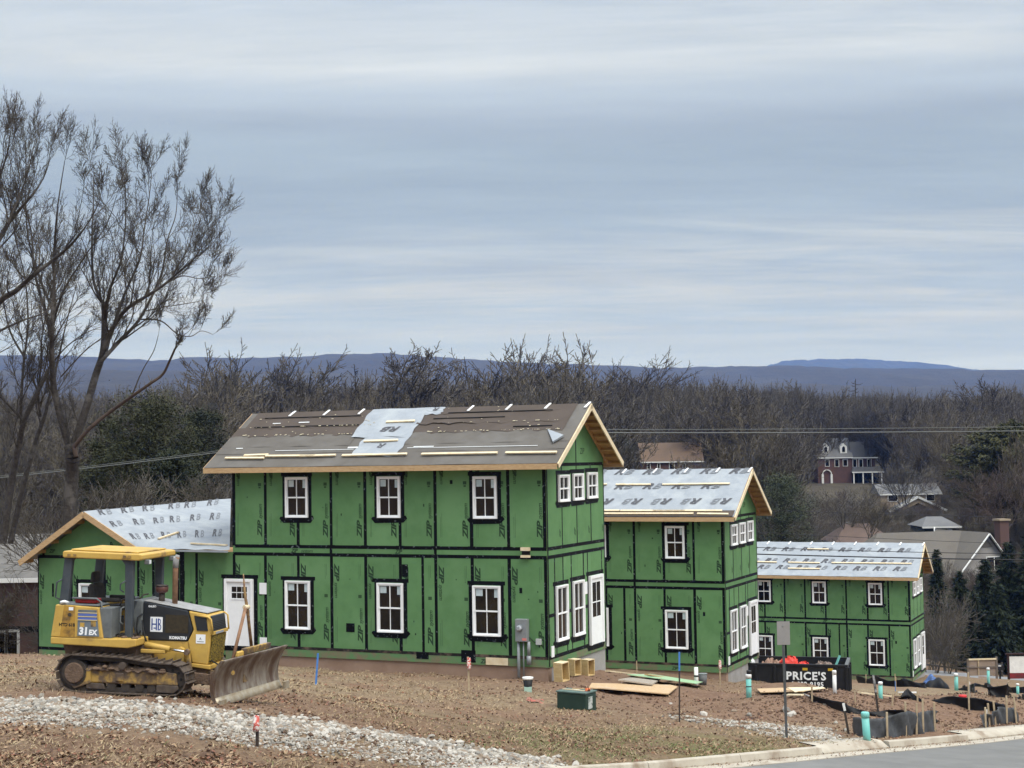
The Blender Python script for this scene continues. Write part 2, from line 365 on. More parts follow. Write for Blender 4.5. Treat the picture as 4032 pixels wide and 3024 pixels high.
def axis(a, n, lo, hi):
    t0, t1 = math.asinh(lo/a), math.asinh(hi/a); return a*np.sinh(np.linspace(t0, t1, n))
gx = axis(9., 330, -5000, 5000); gy = np.concatenate([[-400,-150,-60,-20,0,8], 14+axis(10., 420, 0, 9000)])
GX, GY = np.meshgrid(gx, gy); GZ = terrain(GX, GY)
nx, ny = len(gx), len(gy)
idx = np.arange(nx*ny).reshape(ny, nx)
fc = np.stack([idx[:-1,:-1], idx[:-1,1:], idx[1:,1:], idx[1:,:-1]], -1).reshape(-1, 4)
# ---- ground material: soil, straw and thin grass
gm = bpy.data.materials.new('ground_soil'); gm.use_nodes = True; t = gm.node_tree; bs = t.nodes['Principled BSDF']; bs.inputs['Roughness'].default_value = .95; bs.inputs['Specular IOR Level'].default_value = .15
geo = t.nodes.new('ShaderNodeNewGeometry')
def gnoise(s, det=6, off=0., rough=.62):
    mp = t.nodes.new('ShaderNodeMapping'); mp.inputs['Location'].default_value = (off,off,0); t.links.new(geo.outputs['Position'], mp.inputs[0])
    n = t.nodes.new('ShaderNodeTexNoise'); n.inputs['Scale'].default_value = s; n.inputs['Detail'].default_value = det; n.inputs['Roughness'].default_value = rough; t.links.new(mp.outputs[0], n.inputs['Vector']); return n.outputs[0]
def grange(x, a, b):
    r_ = t.nodes.new('ShaderNodeMapRange'); t.links.new(x, r_.inputs[0]); r_.inputs[1].default_value = a; r_.inputs[2].default_value = b; return r_.outputs[0]
def gmix(f, a, b):
    mx = t.nodes.new('ShaderNodeMix'); mx.data_type = 'RGBA'
    if isinstance(f, float): mx.inputs[0].default_value = f
    else: t.links.new(f, mx.inputs[0])
    for i, v in ((6, a), (7, b)):
        if isinstance(v, tuple): mx.inputs[i].default_value = (*v, 1)
        else: t.links.new(v, mx.inputs[i])
    return mx.outputs[2]
def gmul(a, b):
    mm = t.nodes.new('ShaderNodeMath'); mm.operation = 'MULTIPLY'; t.links.new(a, mm.inputs[0]); t.links.new(b, mm.inputs[1]); return mm.outputs[0]
at = t.nodes.new('ShaderNodeAttribute'); at.attribute_name = 'cover'; asep = t.nodes.new('ShaderNodeSeparateColor'); t.links.new(at.outputs['Color'], asep.inputs[0])
soil = gmix(grange(gnoise(1.1), .35, .65), (.205,.122,.080), (.135,.080,.055))
soil = gmix(grange(gnoise(7., 5, 3.), .45, .7), soil, (.235,.155,.108))
straw = gmix(grange(gnoise(5., 6, 9.), .35, .65), (.25,.19,.115), (.13,.092,.058))
straw = gmix(grange(gnoise(19., 3, 2.), .52, .66), straw, (.35,.285,.19))
grass = gmix(grange(gnoise(6., 6, 5.), .35, .65), (.115,.105,.045), (.18,.15,.075))
litter = gmix(grange(gnoise(9., 5, 7.), .4, .62), (.10,.06,.04), (.20,.13,.082))
base = gmix(gmul(asep.outputs[0], grange(gnoise(.8, 7, 1.), .3, .52)), soil, straw)
base = gmix(gmul(asep.outputs[1], grange(gnoise(1.3, 6, 6.), .35, .55)), base, grass)
base = gmix(gmul(asep.outputs[2], grange(gnoise(1.6, 6, 8.), .3, .55)), base, litter)
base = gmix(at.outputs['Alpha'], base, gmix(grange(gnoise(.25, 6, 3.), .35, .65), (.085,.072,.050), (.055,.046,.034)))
t.links.new(base, bs.inputs['Base Color'])
bp = t.nodes.new('ShaderNodeBump'); bp.inputs['Strength'].default_value = .9; bp.inputs['Distance'].default_value = .07; t.links.new(gnoise(9., 8, 4., .7), bp.inputs['Height']); t.links.new(bp.outputs[0], bs.inputs['Normal'])
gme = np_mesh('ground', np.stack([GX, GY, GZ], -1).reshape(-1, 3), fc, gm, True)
# cover masks: straw, grass, leaf litter (what grows or lies where)
def blob(px, py, d, rx, ry):
    c = P(px, py, d); return np.exp(-(((GX-c[0])/rx)**2+((GY-c[1])/ry)**2))
nzc = vnoise(GX, GY, .5, 11)
straw_m = np.clip(.35 + .9*blob(1400,2720,41,7,7) + .8*blob(300,2650,36,9,7) + .9*blob(3650,2730,68,10,9) + .8*blob(1500,2800,33,6,4) + nzc*.6, 0, 1)
straw_m = straw_m*(1-.9*blob(1500,2815,31.5,5.5,1.3))*(1-.85*blob(2050,2790,36,4.5,1.6))*(1-.85*blob(2300,2700,46,7,6))*(1-.8*blob(3250,2790,46,5,6))*(1-.7*blob(1300,2840,29,4,2.2))*(1-.8*blob(500,2760,28,5,2))
grass_m = np.clip(.3*(GY > 125)+1.1*blob(2750,2930,31.5,4.2,3.2) + .6*blob(2300,2950,29,3,2.5) + .35*blob(1800,3000,25,4,2) + .25*blob(3900,2700,90,15,10), 0, 1)
litter_m = np.clip(1.1*blob(500,2990,22.6,7,2.2) + .7*blob(1900,2900,31,5,4) + .5*(GY > 105), 0, 1)
ca = gme.color_attributes.new('cover', 'FLOAT_COLOR', 'POINT')
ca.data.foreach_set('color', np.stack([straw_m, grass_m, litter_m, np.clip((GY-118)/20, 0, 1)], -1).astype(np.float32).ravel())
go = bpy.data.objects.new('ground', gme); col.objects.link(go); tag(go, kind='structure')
# ------------------------------------------------------------------ road, gutter, kerbs, driveway aprons
_seg = np.linalg.norm(np.diff(KERBX[:,:2], axis=0), axis=1); _cum = np.concatenate([[0], np.cumsum(_seg)])
def kpt(s):
    """position and road-side normal on the (rounded) kerb line"""
    i = int(np.clip(np.searchsorted(_cum, s)-1, 0, len(_seg)-1)); tt = (s-_cum[i])/_seg[i]
    return KERBX[i]+(KERBX[i+1]-KERBX[i])*tt
def kframe(s):
    p = (kpt(s-.8)+kpt(s)*2+kpt(s+.8))/4; d = kpt(s+.8)[:2]-kpt(s-.8)[:2]; d = d/np.linalg.norm(d); return p, np.array([d[1], -d[0]])
def s_of_px(px):
    ss = np.linspace(_cum[1]-3, _cum[-2]+3, 800); pts = np.array([kpt(s) for s in ss])
    v = np.array([FOC*((p-[0,0,CZ])@CX)/((p-[0,0,CZ])@_f)+PW/2 for p in pts]); return float(np.interp(px, v, ss))
def sweep(prof, s0, s1, n, closed=True):
    mb = MB(); rings = []
    for k in range(n+1):
        s = s0+(s1-s0)*k/n; p, nr = kframe(s)
        rings.append(mb._p([(p[0]+nr[0]*o, p[1]+nr[1]*o, p[2]+dz) for o, dz in prof]))
    np_ = len(prof)
    for k in range(n):
        for j in range(np_ if closed else np_-1):
            j2 = (j+1) % np_; mb.f.append((rings[k]+j, rings[k+1]+j, rings[k+1]+j2, rings[k]+j2)); mb.sm.append(False)
    if closed:
        mb.f.append(tuple(rings[0]+j for j in range(np_))); mb.sm.append(False)
        mb.f.append(tuple(rings[-1]+j for j in reversed(range(np_)))); mb.sm.append(False)
    return mb
sA, sB = _cum[0]+.5, _cum[-1]-.5
rd = sweep([(.44,-.165),(ROADW,-.10)], sA, sB, 60, closed=False).build('road', ASPH); tag(rd, kind='structure')
gut = sweep([(.02,-.40),(.47,-.40),(.47,-.15),(.02,-.16)], sA, sB, 60).build('gutter', CONC); tag(gut, kind='structure')
kroot = empty('kerb', kpt(s_of_px(2900))); tag(kroot, kind='structure')
kroot_inv = kroot.location.copy()
def kpiece(s0, s1):
    mb = sweep([(-.15,-.40),(.035,-.40),(.03,-.13),(.0,-.012),(-.03,0),(-.15,0)], s0, s1, 4)
    mb.v = [tuple(Vector(v)-kroot_inv) for v in mb.v]; return mb.build('kerb_stone', CONC, kroot, bevel=.012)
def kerb_run(pa, pb):
    a = s_of_px(pa) if pa < 4030 else pa; b = s_of_px(pb); n = max(1, round((b-a)/3.0))
    for i in range(n): kpiece(a+(b-a)*i/n+.006, a+(b-a)*(i+1)/n-.006)
kerb_run(2548, 3236); kerb_run(3500, 3812)
_b = s_of_px(2548)
kpiece(_b-3.0, _b-.012)
def apron(pa, pb, depth, name='driveway_apron'):
    a, b = s_of_px(pa), s_of_px(pb); mb = MB(); n = 8; rows = []
    for i in range(n+1):
        s = a+(b-a)*i/n; p, nr = kframe(s); e = 1 if 0 < i < n else .0
        lip = p[2]-.128
        pts = [(p[0]+nr[0]*.016, p[1]+nr[1]*.016, lip)]
        for q in (.3*depth, .65*depth, depth):
            x, y = p[0]-nr[0]*q, p[1]-nr[1]*q; pts.append((x, y, max(lip+.16*q, ground(x, y)+.02)))
        rows.append(mb._p(pts + [(c[0], c[1], c[2]-.3) for c in pts]))
    for i in range(n):
        for j in range(3): mb.f.append((rows[i]+j, rows[i]+j+1, rows[i+1]+j+1, rows[i+1]+j)); mb.sm.append(True)
        mb.f.append((rows[i], rows[i+1], rows[i+1]+4, rows[i]+4)); mb.sm.append(False)
        mb.f.append((rows[i]+3, rows[i]+7, rows[i+1]+7, rows[i+1]+3)); mb.sm.append(False)
    o = mb.build(name, CONC); tag(o, kind='structure'); return o
apron(3240, 3497, .62); apron(3815, 4150, .62); apron(1700, 2235, .5)
# far street behind the third house
fs = MB()
def fpt(px, d, dz=.05): q = gpt(px, d); return (q[0], q[1], q[2]+dz)
rows = []
for k in range(25):
    px = 3350+(5000-3350)*k/24
    a, b = gpt(px, 107), gpt(px, 117.); za = terrain(np.array([a[0]]), np.array([a[1]]), False)[0]; rows.append(fs._p([(a[0], a[1], a[2]+.12), (b[0], b[1], b[2]+.12), (b[0], b[1], b[2]-1.5), (a[0], a[1], a[2]-1.5)]))
for k in range(24):
    r0, r1 = rows[k], rows[k+1]; fs.f += [(r0, r1, r1+1, r0+1), (r0+3, r1+3, r1, r0), (r0+1, r1+1, r1+2, r0+2)]; fs.sm += [False]*3
tag(fs.build('road', mat('old_asphalt', (.215,.215,.22), .9, (.19,.19,.195), .6)), kind='structure')
# ------------------------------------------------------------------ green sheathed houses
TH = 0.4148
B4 = 1.2192; L1 = 11.0; WD = 4*B4
ZL = 3.9                                       # height of the lower belt tape above the thing's origin
F_FRONT = lambda a, b, o: (a, -o, b+ZL)
F_GABLE = lambda a, b, o: (o, a, b+ZL)
T_ZIP = text2d('ZIP', .24, .25, .010, .95); T_SYS = text2d('system', .19, .30, .002, .9)
T_ZIPs = text2d('ZIP', .17, .25, .006, .95)
def panel_print(mb, mb2, x0, x1, z0, z1, style):
    """printing on one 4 ft panel: two brand marks, nail line and stamp"""
    if x1-x0 < .35: return
    def mark(x, z, up):
        a = math.pi/2 if up else -math.pi/2; s = 1 if up else -1
        add_text(mb, T_ZIP, (x, z), a, .0136, sx=1.5); add_text(mb, T_SYS, (x, z+s*(T_ZIP[2]*1.5+.02)), a, .0136)
    if style == 'up':                           # upper storey: right mark reads upwards
        mark(x1-.13, z0+.30, True)
        add_text(mb2, T_SYS, (x0+.17, z0+2.42), -math.pi/2, .0136)
        add_text(mb, T_ZIP, (x0+.17, z0+2.95), -math.pi/2, .0136) if False else None
        for k in range(2): mb2.box(x0+.17+.045*k, x0+.178+.045*k, z0+.32, z0+(1.05 if k else .95), .0126, .0132)
        mb2.box(x1-.27, x1-.15, z0+1.92, z0+2.02, .0126, .0132); mb2.box(x1-.25, x1-.17, z0+1.85, z0+1.90, .0126, .0132)
    elif style == 'low':
        mark(x0+.10, z1-.28, False); mark(x1-.13, z0+.25, True) if x1-x0 > .8 else None
        for k in range(2):
            mb2.box(x1-.24+.05*k, x1-.232+.05*k, z1-.75+.1*k, z1-.28, .0126, .0132); mb2.box(x0+.13+.05*k, x0+.138+.05*k, z0+.25, z0+.92+.1*k, .0126, .0132)
        mb2.box(x1-.27, x1-.15, z0+1.62, z0+1.72, .0126, .0132)
    elif style == 'gable':
        add_text(mb2, T_ZIPs, (x1-.12, z0+.28), math.pi/2, .0136)
        mb2.box(x0+.15, x0+.156, z0+.3, z0+.9, .0126, .0132)
def window(root, fm, x0, x1, z0, z1, sticker=True, name='window'):
    """white double hung window, two panes over two; stands proud of the sheathing"""
    w = MB(fm); e = .05; o0, o1 = .0135, .085
    w.box(x0, x0+e, z0, z1, o0, o1).box(x1-e, x1, z0, z1, o0, o1).box(x0+e, x1-e, z1-e, z1, o0, o1-.002).box(x0+e-.02, x1-e+.02, z0, z0+e*.9, o0, o1+.02)
    wo = w.build(name, WHITE, root, bevel=.006)
    zm = (z0+z1)/2-.005; xm = (x0+x1)/2; i0, i1 = x0+e, x1-e; s = .034
    for nm, za, zb, oo in (('upper_sash', zm-.025, z1-e, .05), ('lower_sash', z0+e*.9, zm+.02, .032)):
        m_ = MB(fm); st = s if nm == 'upper_sash' else s+.012
        m_.box(i0, i0+st, za, zb, o0, o0+oo).box(i1-st, i1, za, zb, o0, o0+oo).box(i0+st, i1-st, zb-.036, zb, o0, o0+oo-.001).box(i0+st, i1-st, za, za+.04, o0, o0+oo-.001)
        m_.box(xm-.011, xm+.011, za+.04, zb-.036, o0, o0+oo-.004)
        m_.build(nm, WHITE, wo)
        for pa, pb in ((i0+st, xm-.011), (xm+.011, i1-st)):
            MB(fm).box(pa, pb, za+.04, zb-.036, o0, o0+.009).build('pane', PANE, wo)
    if sticker:
        MB(fm).box(i0+.055, i0+.055+(i1-i0)*.27, z1-e-.26, z1-e-.055, o0+.0095, o0+.012).build('sticker', STICK, wo)
        MB(fm).box(i1-.055-(i1-i0)*.13, i1-.052, z1-e-.30, z1-e-.05, o0+.0095, o0+.012).build('sticker', STICK, wo)
    return wo
def flashing(root, fm, x0, x1, z0, z1, seed=0):
    """black flashing tape round an opening, with uneven lapped corners"""
    rg = random.Random(seed); b = .115; m_ = MB(fm); j = lambda: rg.uniform(-.02, .03)
    m_.box(x0-b-j(), x0+.03, z0-.02, z1+.02, .0125, .0182); m_.box(x1-.03, x1+b+j(), z0-.02, z1+.02, .0125, .0184)
    m_.box(x0-b-.05-j(), x1+b+.04+j(), z1+.018, z1+b+.02, .0125, .0192)
    c = [(x0-b-.07-j(), z0+.03), (x0-b-.11-j(), z0-.03), (x0-b+.01, z0-b-.05), (x1+b-.03, z0-b-.04-j()), (x1+b+.10+j(), z0-.02), (x1+b+.05, z0+.06+j()), (x1, z0+.05), (x0, z0+.04)]
    n = len(c); bb = m_._p([(x, z, .0205) for x, z in c]); m_.f.append(tuple(bb+i for i in range(n))); m_.sm.append(False)
    return m_.build('window_flashing', TAPE, root)
WIN_U = [(-8.976,-8.146,1.165,2.455), (-5.645,-4.838,1.163,2.444), (-2.361,-1.574,1.142,2.417)]
WIN_L = [(-9.01,-8.10,-2.36,-.83), (-5.69,-4.783,-2.355,-.84), (-2.42,-1.503,-2.358,-.858)]
WIN_G = [(.90,1.75,1.60,2.42), (2.10,2.95,1.61,2.44), (3.33,4.18,1.63,2.46)]
WIN_GL = [(.58,1.49,-2.54,-.89), (1.95,2.86,-2.54,-.86)]
DOOR_G = (3.33, 4.50, -2.96, -.80)
OH, ROH, LOH = .42, .54, .83
ZE, ZR = 2.78, 4.60                            # roof edge and ridge above the lower belt tape
SLP = (ZR-ZE)/(WD/2+OH)
def roof_z(y): return ZE+(min(y, WD-y)+OH)*SLP
F_ROOF = lambda a, b, o: (a, -OH + b*math.cos(math.atan(SLP)) - o*math.sin(math.atan(SLP)), ZE + ZL + b*math.sin(math.atan(SLP)) + o*math.cos(math.atan(SLP)))
RLEN = (WD/2+OH)/math.cos(math.atan(SLP))      # slope length
def green_house(c, label, roof, left, gdoor=True, seed=0, wing=False):
    rg = random.Random(seed)
    root = empty('green_house', (c[0], c[1], c[2]-ZL), -TH); tag(root, label, 'house', 'houses under construction')
    ZB = -3.22; ZT = 2.80
    # core framing behind the sheathing
    core = MB(); core.prism([(y, z) for y, z in []], 0, 1) if False else None
    yo = .002
    prof = [(yo, ZB+.02+ZL), (WD-yo, ZB+.02+ZL), (WD-yo, roof_z(WD)-.16+ZL), (WD/2, ZR-.22+ZL), (yo, roof_z(0)-.16+ZL)]
    b0 = core._p([(-.002, y, z) for y, z in prof]); b1 = core._p([(-left+.002, y, z) for y, z in prof])
    core.f += [tuple(b0+i for i in range(5)), tuple(b1+i for i in reversed(range(5)))] + [(b0+i, b1+i, b1+(i+1) % 5, b0+(i+1) % 5) for i in range(5)]; core.sm += [False]*7
    core.build('framing', LUMB3, root)
    # foundation
    MB().box(-left+.03, -.03, .03, .30, 0, ZB+.018+ZL).build('foundation', FOUND, root)
    MB().box(-.30, -.028, .301, WD-.03, -.6, ZB+.018+ZL).build('foundation', FOUNDG, root)
    # ---- front sheathing
    edges = [-i*B4 for i in range(10)]; edges[-1] = -left
    for i in range(9):
        x1, x0 = edges[i]-.002, edges[i+1]+.002
        for st, z0, z1 in (('up', .252, ZT-.02), ('low', -2.948, -.002)):
            pn = MB(F_FRONT).box(x0, x1, z0, z1, 0, .0122).build('wall_panel', GREEN, root)
            a, b = MB(F_FRONT), MB(F_FRONT); panel_print(a, b, x0, x1, z0, z1, st)
            if st == 'up': add_text(a, T_ZIPs, (x0+.16, z1-.12), -math.pi/2, .0136)
            for _ in range(rg.choice((0, 0, 1, 1, 2))):
                px_, pz_ = rg.uniform(x0+.25, x1-.2), rg.uniform(z0+.5, z1-.6); a.box(px_, px_+rg.uniform(.02,.05), pz_, pz_+rg.uniform(.02,.09), .0126, .0134)
            a.build('lettering', PRINT, pn); tag(b.build('fine_print', PRINT2, pn), kind='stuff')
    k = 3; w_ = left/k
    for i in range(k):
        MB(F_FRONT).box(-left+i*w_+.002, -left+(i+1)*w_-.002, .002, .248, 0, .0121).build('belt_panel', GREEN, root)
        MB(F_FRONT).box(-left+i*w_+.002, -left+(i+1)*w_-.002, ZB, -2.952, 0, .0121).build('sill_panel', GREENM, root)
        if i: MB(F_FRONT).box(-left+i*w_-.05, -left+i*w_+.045, .02, .23, .0123, .0150).build('seam_tape', TAPE, root)
    bt = MB(F_FRONT); add_text(bt, T_ZIPs, (-left*.80, .06), 0, .0136); add_text(bt, text2d('system', .17, .3, 0, .9), (-left*.80+.36, .06), 0, .0136); add_text(bt, T_ZIPs, (-left*.46, .07), 0, .0136); add_text(bt, T_ZIPs, (-left*.2, ZB+.05), 0, .0136); bt.build('lettering', PRINT, root)
    # ---- seam tape, one strip per joint
    def vt(fm, x, z0, z1, w=.105): MB(fm).box(x-w/2+rg.uniform(-.008,.008), x+w/2+rg.uniform(-.008,.008), z0, z1, .0123, .0150).build('seam_tape', TAPE, root)
    def ht(fm, x0, x1, z, w=.105): MB(fm).box(x0, x1, z-w/2, z+w/2, .0123, .0165).build('seam_tape', TAPE, root)
    wu = [((a+b)/2-.7, (a+b)/2+.7, c0, d0) for a, b, c0, d0 in WIN_U]
    for i in range(0, 10):
        x = edges[i]; x = x-.05 if i == 0 else (x+.05 if i == 9 else x)
        inu = [w for w in WIN_U if w[0]-.05 < x < w[1]+.05]; inl = [w for w in WIN_L if w[0]-.05 < x < w[1]+.05]
        if inu: vt(F_FRONT, x, .26, inu[0][2]-.09)
        else: vt(F_FRONT, x, .26, ZT-.03)
        if inl:
            vt(F_FRONT, x, -2.94, inl[0][2]-.09); vt(F_FRONT, x, inl[0][3]+.13, -.01)
        elif not (wing and i == 9): vt(F_FRONT, x, -2.94, -.01)
        else: vt(F_FRONT, x, -.70, -.01)
    vt(F_FRONT, -6.53+2.42, -2.94, -.01, .09)
    ht(F_FRONT, -left+.08, -.0, .25); ht(F_FRONT, -left+.02, 0, 0.0); MB(F_FRONT).box(-left, 0, -2.995, -2.905, .0123, .0165).build('seam_tape', TAPEM, root)
    for i in range(1, 9): MB(F_FRONT).box(edges[i]-.13+rg.uniform(-.03,.03), edges[i]+.13+rg.uniform(-.03,.03), .215, .31, .0166, .0178).build('seam_tape', TAPE, root)
    # stray patches of tape
    for x, z, w, h in [(-6.66,-2.25,.30,.27), (-7.3,-.62,.09,.52), (-.85,-.98,.09,.16), (-2.6,-2.98,.48,.36), (-4.15,-3.02,.42,.20), (-4.72,-.45,.2,.38), (-3.1,2.25,.09,.12)][:7 if wing else 3]:
        MB(F_FRONT).box(x-w/2, x+w/2, z-h/2, z+h/2, .0166, .0196).build('tape_patch', TAPE, root)
    # ---- windows
    for i, w in enumerate(WIN_U+WIN_L):
        flashing(root, F_FRONT, *w, seed=seed*10+i); window(root, F_FRONT, *w)
    # ---- gable end
    gz = lambda y: roof_z(y)-.15
    ge = [0, B4, 2*B4, 3*B4, WD]
    for i in range(4):
        y0, y1 = ge[i]+.002, ge[i+1]-.002
        for nm, z0, z1 in (('up', .252, 2.73), ('low', -2.948, -.002)):
            pn = MB(F_GABLE).box(y0, y1, z0, z1, 0, .0122).build('wall_panel', GREEN, root)
            b = MB(F_GABLE); panel_print(b, b, y0, y1, z0, z1, 'gable'); tag(b.build('fine_print', PRINT2, pn), kind='stuff')
    for sg, (ya, yb) in enumerate(((0.002, WD/2-.002), (WD/2+.002, WD-.002))):
        gp = MB(F_GABLE); za, zb = gz(ya), gz(yb); pts = [(ya, 2.734), (yb, 2.734), (yb, max(zb, 2.74)), (ya, max(za, 2.74))]
        q0 = gp._p([(y, z, .0122) for y, z in pts]); q1 = gp._p([(y, z, 0) for y, z in pts])
        gp.f += [(q0, q0+1, q0+2, q0+3), (q1+3, q1+2, q1+1, q1)] + [(q0+i, q1+i, q1+(i+1) % 4, q0+(i+1) % 4) for i in range(4)]; gp.sm += [False]*6
        pn = gp.build('gable_panel', GREEN, root)
        b = MB(F_GABLE); add_text(b, text2d('ZIP', .26, .2, .006), (.75 if sg == 0 else WD/2+.35, 2.98 if sg == 0 else 3.05), 0, .0136); tag(b.build('fine_print', PRINT2, pn), kind='stuff')
    MB(F_GABLE).box(.002, WD-.002, .002, .248, 0, .0121).build('belt_panel', GREEN, root)
    MB(F_GABLE).box(.002, WD-.002, ZB, -2.952, 0, .0121).build('sill_panel', GREENM, root)
    for y, za, zb in [(.05, -3.2, 2.7), (B4, .26, 1.5), (B4, 2.52, 2.72), (2*B4, .26, 1.5), (2*B4, 2.52, 3.9), (3*B4, .26, 1.5), (3*B4, 2.5, 2.72), (WD-.05, -3.2, 2.7),
                      (.55, -.88, -.01), (B4, -.75, -.01), (1.9, -2.9, -.01), (2.92, -2.9, -.01), (3.28, -.78, -.01), (4.55, -2.9, -.01), (.62, -2.94, -2.6), (1.5, -2.94, -2.6)]:
        vt(F_GABLE, y, za, zb, .075)
    ht(F_GABLE, .0, WD, .25); ht(F_GABLE, 0, WD, 0); ht(F_GABLE, 0, WD, -2.95, .11); ht(F_GABLE, .1, WD-.1, 2.732, .10)
    for ya, yb in ((.06,.56), (1.52,1.93), (2.9,3.3), (4.6,4.85)): ht(F_GABLE, ya, yb, -1.72, .10)
    for i, w in enumerate(WIN_G+WIN_GL):
        flashing(root, F_GABLE, *w, seed=seed*10+20+i); window(root, F_GABLE, *w, sticker=False)
    # white door in the gable end
    y0, y1, z0, z1 = DOOR_G
    flashing(root, F_GABLE, *DOOR_G, seed=99+seed)
    fr = MB(F_GABLE).box(y0, y0+.10, z0, z1, .0135, .10).box(y1-.10, y1, z0, z1, .0135, .10).box(y0+.10, y1-.10, z1-.09, z1, .0135, .098).build('door', WHITE, root)
    MB(F_GABLE).box(y0+.10, y1-.10, z0, z1-.09, .0135, .055).build('leaf', WHITE, fr)
    ym = (y0+y1)/2
    for ya, yb, za, zb in ((y0+.24, ym-.02, -1.62, -1.02), (ym+.02, y1-.24, -1.62, -1.02), (y0+.24, ym-.02, -2.1, -1.66), (ym+.02, y1-.24, -2.1, -1.66)):
        MB(F_GABLE).box(ya, yb, za, zb, .055, .058).build('pane', PANE, fr)
    for y, z, h in ((.28, -2.62, .32), (3.08, -.95, .38)):
        MB(F_GABLE).box(y-.11, y+.09, z-h, z, .0186, .04).build('wrap_flap', HWRAP, root)
    # ---- roof
    xr, xl = ROH, -left-LOH
    dk = MB()
    def slab(o0, o1, x0, x1, b0=0.0, b1=None):
        b1 = RLEN if b1 is None else b1; m_ = MB(F_ROOF); m_.box(x0, x1, b0, b1, o0, o1); return m_
    ds = slab(-.035, -.008, xl, xr, 0, RLEN-.004); ds.build('roof_deck', LUMB3, root)
    F_BACK = lambda a, b, o: (a, WD+OH - b*math.cos(math.atan(SLP)) + o*math.sin(math.atan(SLP)), ZE + ZL + b*math.sin(math.atan(SLP)) + o*math.cos(math.atan(SLP)))
    bk = MB(F_BACK).box(xl, xr, 0, RLEN-.004, -.035, -.008); bk.build('roof_deck', LUMB3, root)
    MB(F_BACK).box(xl+.01, xr-.01, .01, RLEN, -.007, .003).build('underlayment', FELT if roof == 'felt' else MEMB, root)
    # fascia along the front edge, three boards
    cuts = [xl, xl+.33*(xr-xl), xl+.62*(xr-xl), xr]
    for a, b in zip(cuts[:-1], cuts[1:]): MB().box(a+.003, b-.003, -OH-.038, -OH, ZE-.175+ZL, ZE-.012+ZL).build('fascia_board', LUMB, root)
    MB().box(xl, xr, WD+OH, WD+OH+.038, ZE-.175+ZL, ZE-.012+ZL).build('fascia_board', LUMB, root)
    MB().box(xl, xr-.1, -OH+.002, -.004, ZE-.17+ZL, ZE-.155+ZL).build('soffit', LUMB3, root)
    # rake boards and lookouts at both gable ends
    for x, w in ((xr, 1), (xl, -1)):
        for fm in (F_ROOF, F_BACK):
            rb = MB(fm).box(x, x+.038*w, .0, RLEN+.02, -.165, -.012); o_ = rb.build('rake_board', LUMB2 if w > 0 else LUMB, root)
            MB(fm).box((x-.5)*1 if w > 0 else x+.5, (x-.5)+.038 if w > 0 else x+.538, .05, RLEN-.05, -.16, -.037).build('rafter', LUMB3, root)
            nl = 9
            for k_ in range(nl):
                bb_ = .08+(RLEN-.2)*k_/(nl-1)
                xa, xb = (x-.46, x-.003) if w > 0 else (x+.003, x+.5)
                MB(fm).box(xa, xb, bb_, bb_+.038, -.135, -.037).build('lookout', LUMB3, root)
    # ---- underlayment on the front slope
    if roof == 'felt':
        MB(F_ROOF).box(xl, xr, .0, RLEN-.006, -.006, .001).build('base_felt', FELT, root)
        rows = [(0.0, .86), (.78, 1.28), (1.2, 1.9), (1.84, 2.42), (2.36, 3.08), (3.0, RLEN-.01)]
        mats = [FELT, FELT, FELT, FELT2, FELT2, FELT2]
        for k_, ((ba, bb), mm) in enumerate(zip(rows, mats)):
            gl = -6.9 if k_ >= 2 else None
            spans = [(xl, xr)] if k_ < 2 else [(xl+(.25 if k_ > 3 else 0), -7.0), (-5.1, xr-(.0 if k_ < 3 else .42))]
            for si, (xa, xb) in enumerate(spans):
                n = 26; lift = .004+.004*k_
                def fn(u, v, xa=xa, xb=xb, ba=ba, bb=bb, lift=lift, k_=k_, si=si):
                    jag = .05*math.sin(u*37+k_*3)+.03*math.sin(u*91) if k_ > 2 else 0
                    return (xa+(xb-xa)*u, min(ba+(bb-ba)*v-(jag*(1-v) if v < .5 else 0), RLEN-.003), lift+.010*math.sin(u*19+k_)*(1-v)+(.03 if k_ == 4 and si == 1 and u < .4 and v < .1 else 0))
                MB(F_ROOF).grid(fn, n, 3).build('felt_sheet', mm, root)
        # pale membrane patches where the felt is missing
        def patch(x0, x1, b0, b1, lift, seed_):
            def fn_(u, v): return (x0+(x1-x0)*u+.03*math.sin(v*13+seed_)*(1 if u in (0, 1) else .3), min(b0+(b1-b0)*v+.03*math.sin(u*11+seed_)*(1-v), RLEN-.004), lift+.008*math.sin(u*9+v*17+seed_))
            MB(F_ROOF).grid(fn_, 14, 12).build('membrane_patch', MEMB, root)
        patch(-7.14, -5.0, 1.62, RLEN-.006, .036, 1); patch(-6.62, -5.0, .50, 1.70, .030, 2); patch(-5.05, -4.46, 2.95, RLEN-.006, .040, 3)
        fl = MB(F_ROOF); fl.hexa([(-.38,1.86,.035),(.08,1.04,.05),(.32,1.38,.05),(-.02,1.62,.04),(-.38,1.86,.05),(.08,1.04,.10),(.32,1.38,.12),(-.02,1.62,.08)]); fl.build('membrane_flap', MEMB, root)
        for t_, pp, oo in ((text2d('RB', .42, .35, .012), (-5.55, 2.22), .049), (text2d('R', .26, .3, .01), (-4.62, 3.33), .053), (text2d('R', .34, .3, .01), (-5.62, 1.22), .043)):
            lg = MB(F_ROOF); add_text(lg, t_, pp, math.pi, oo, sx=1.25); lg.build('membrane_logo', LOGO, root)
        ws = MB(F_ROOF)
        for xa, xb, ba in ((-9.6,-6.7,.93), (-4.8,-.4,.95)): ws.box(xa, xb, ba, ba+.022, .022, .026)
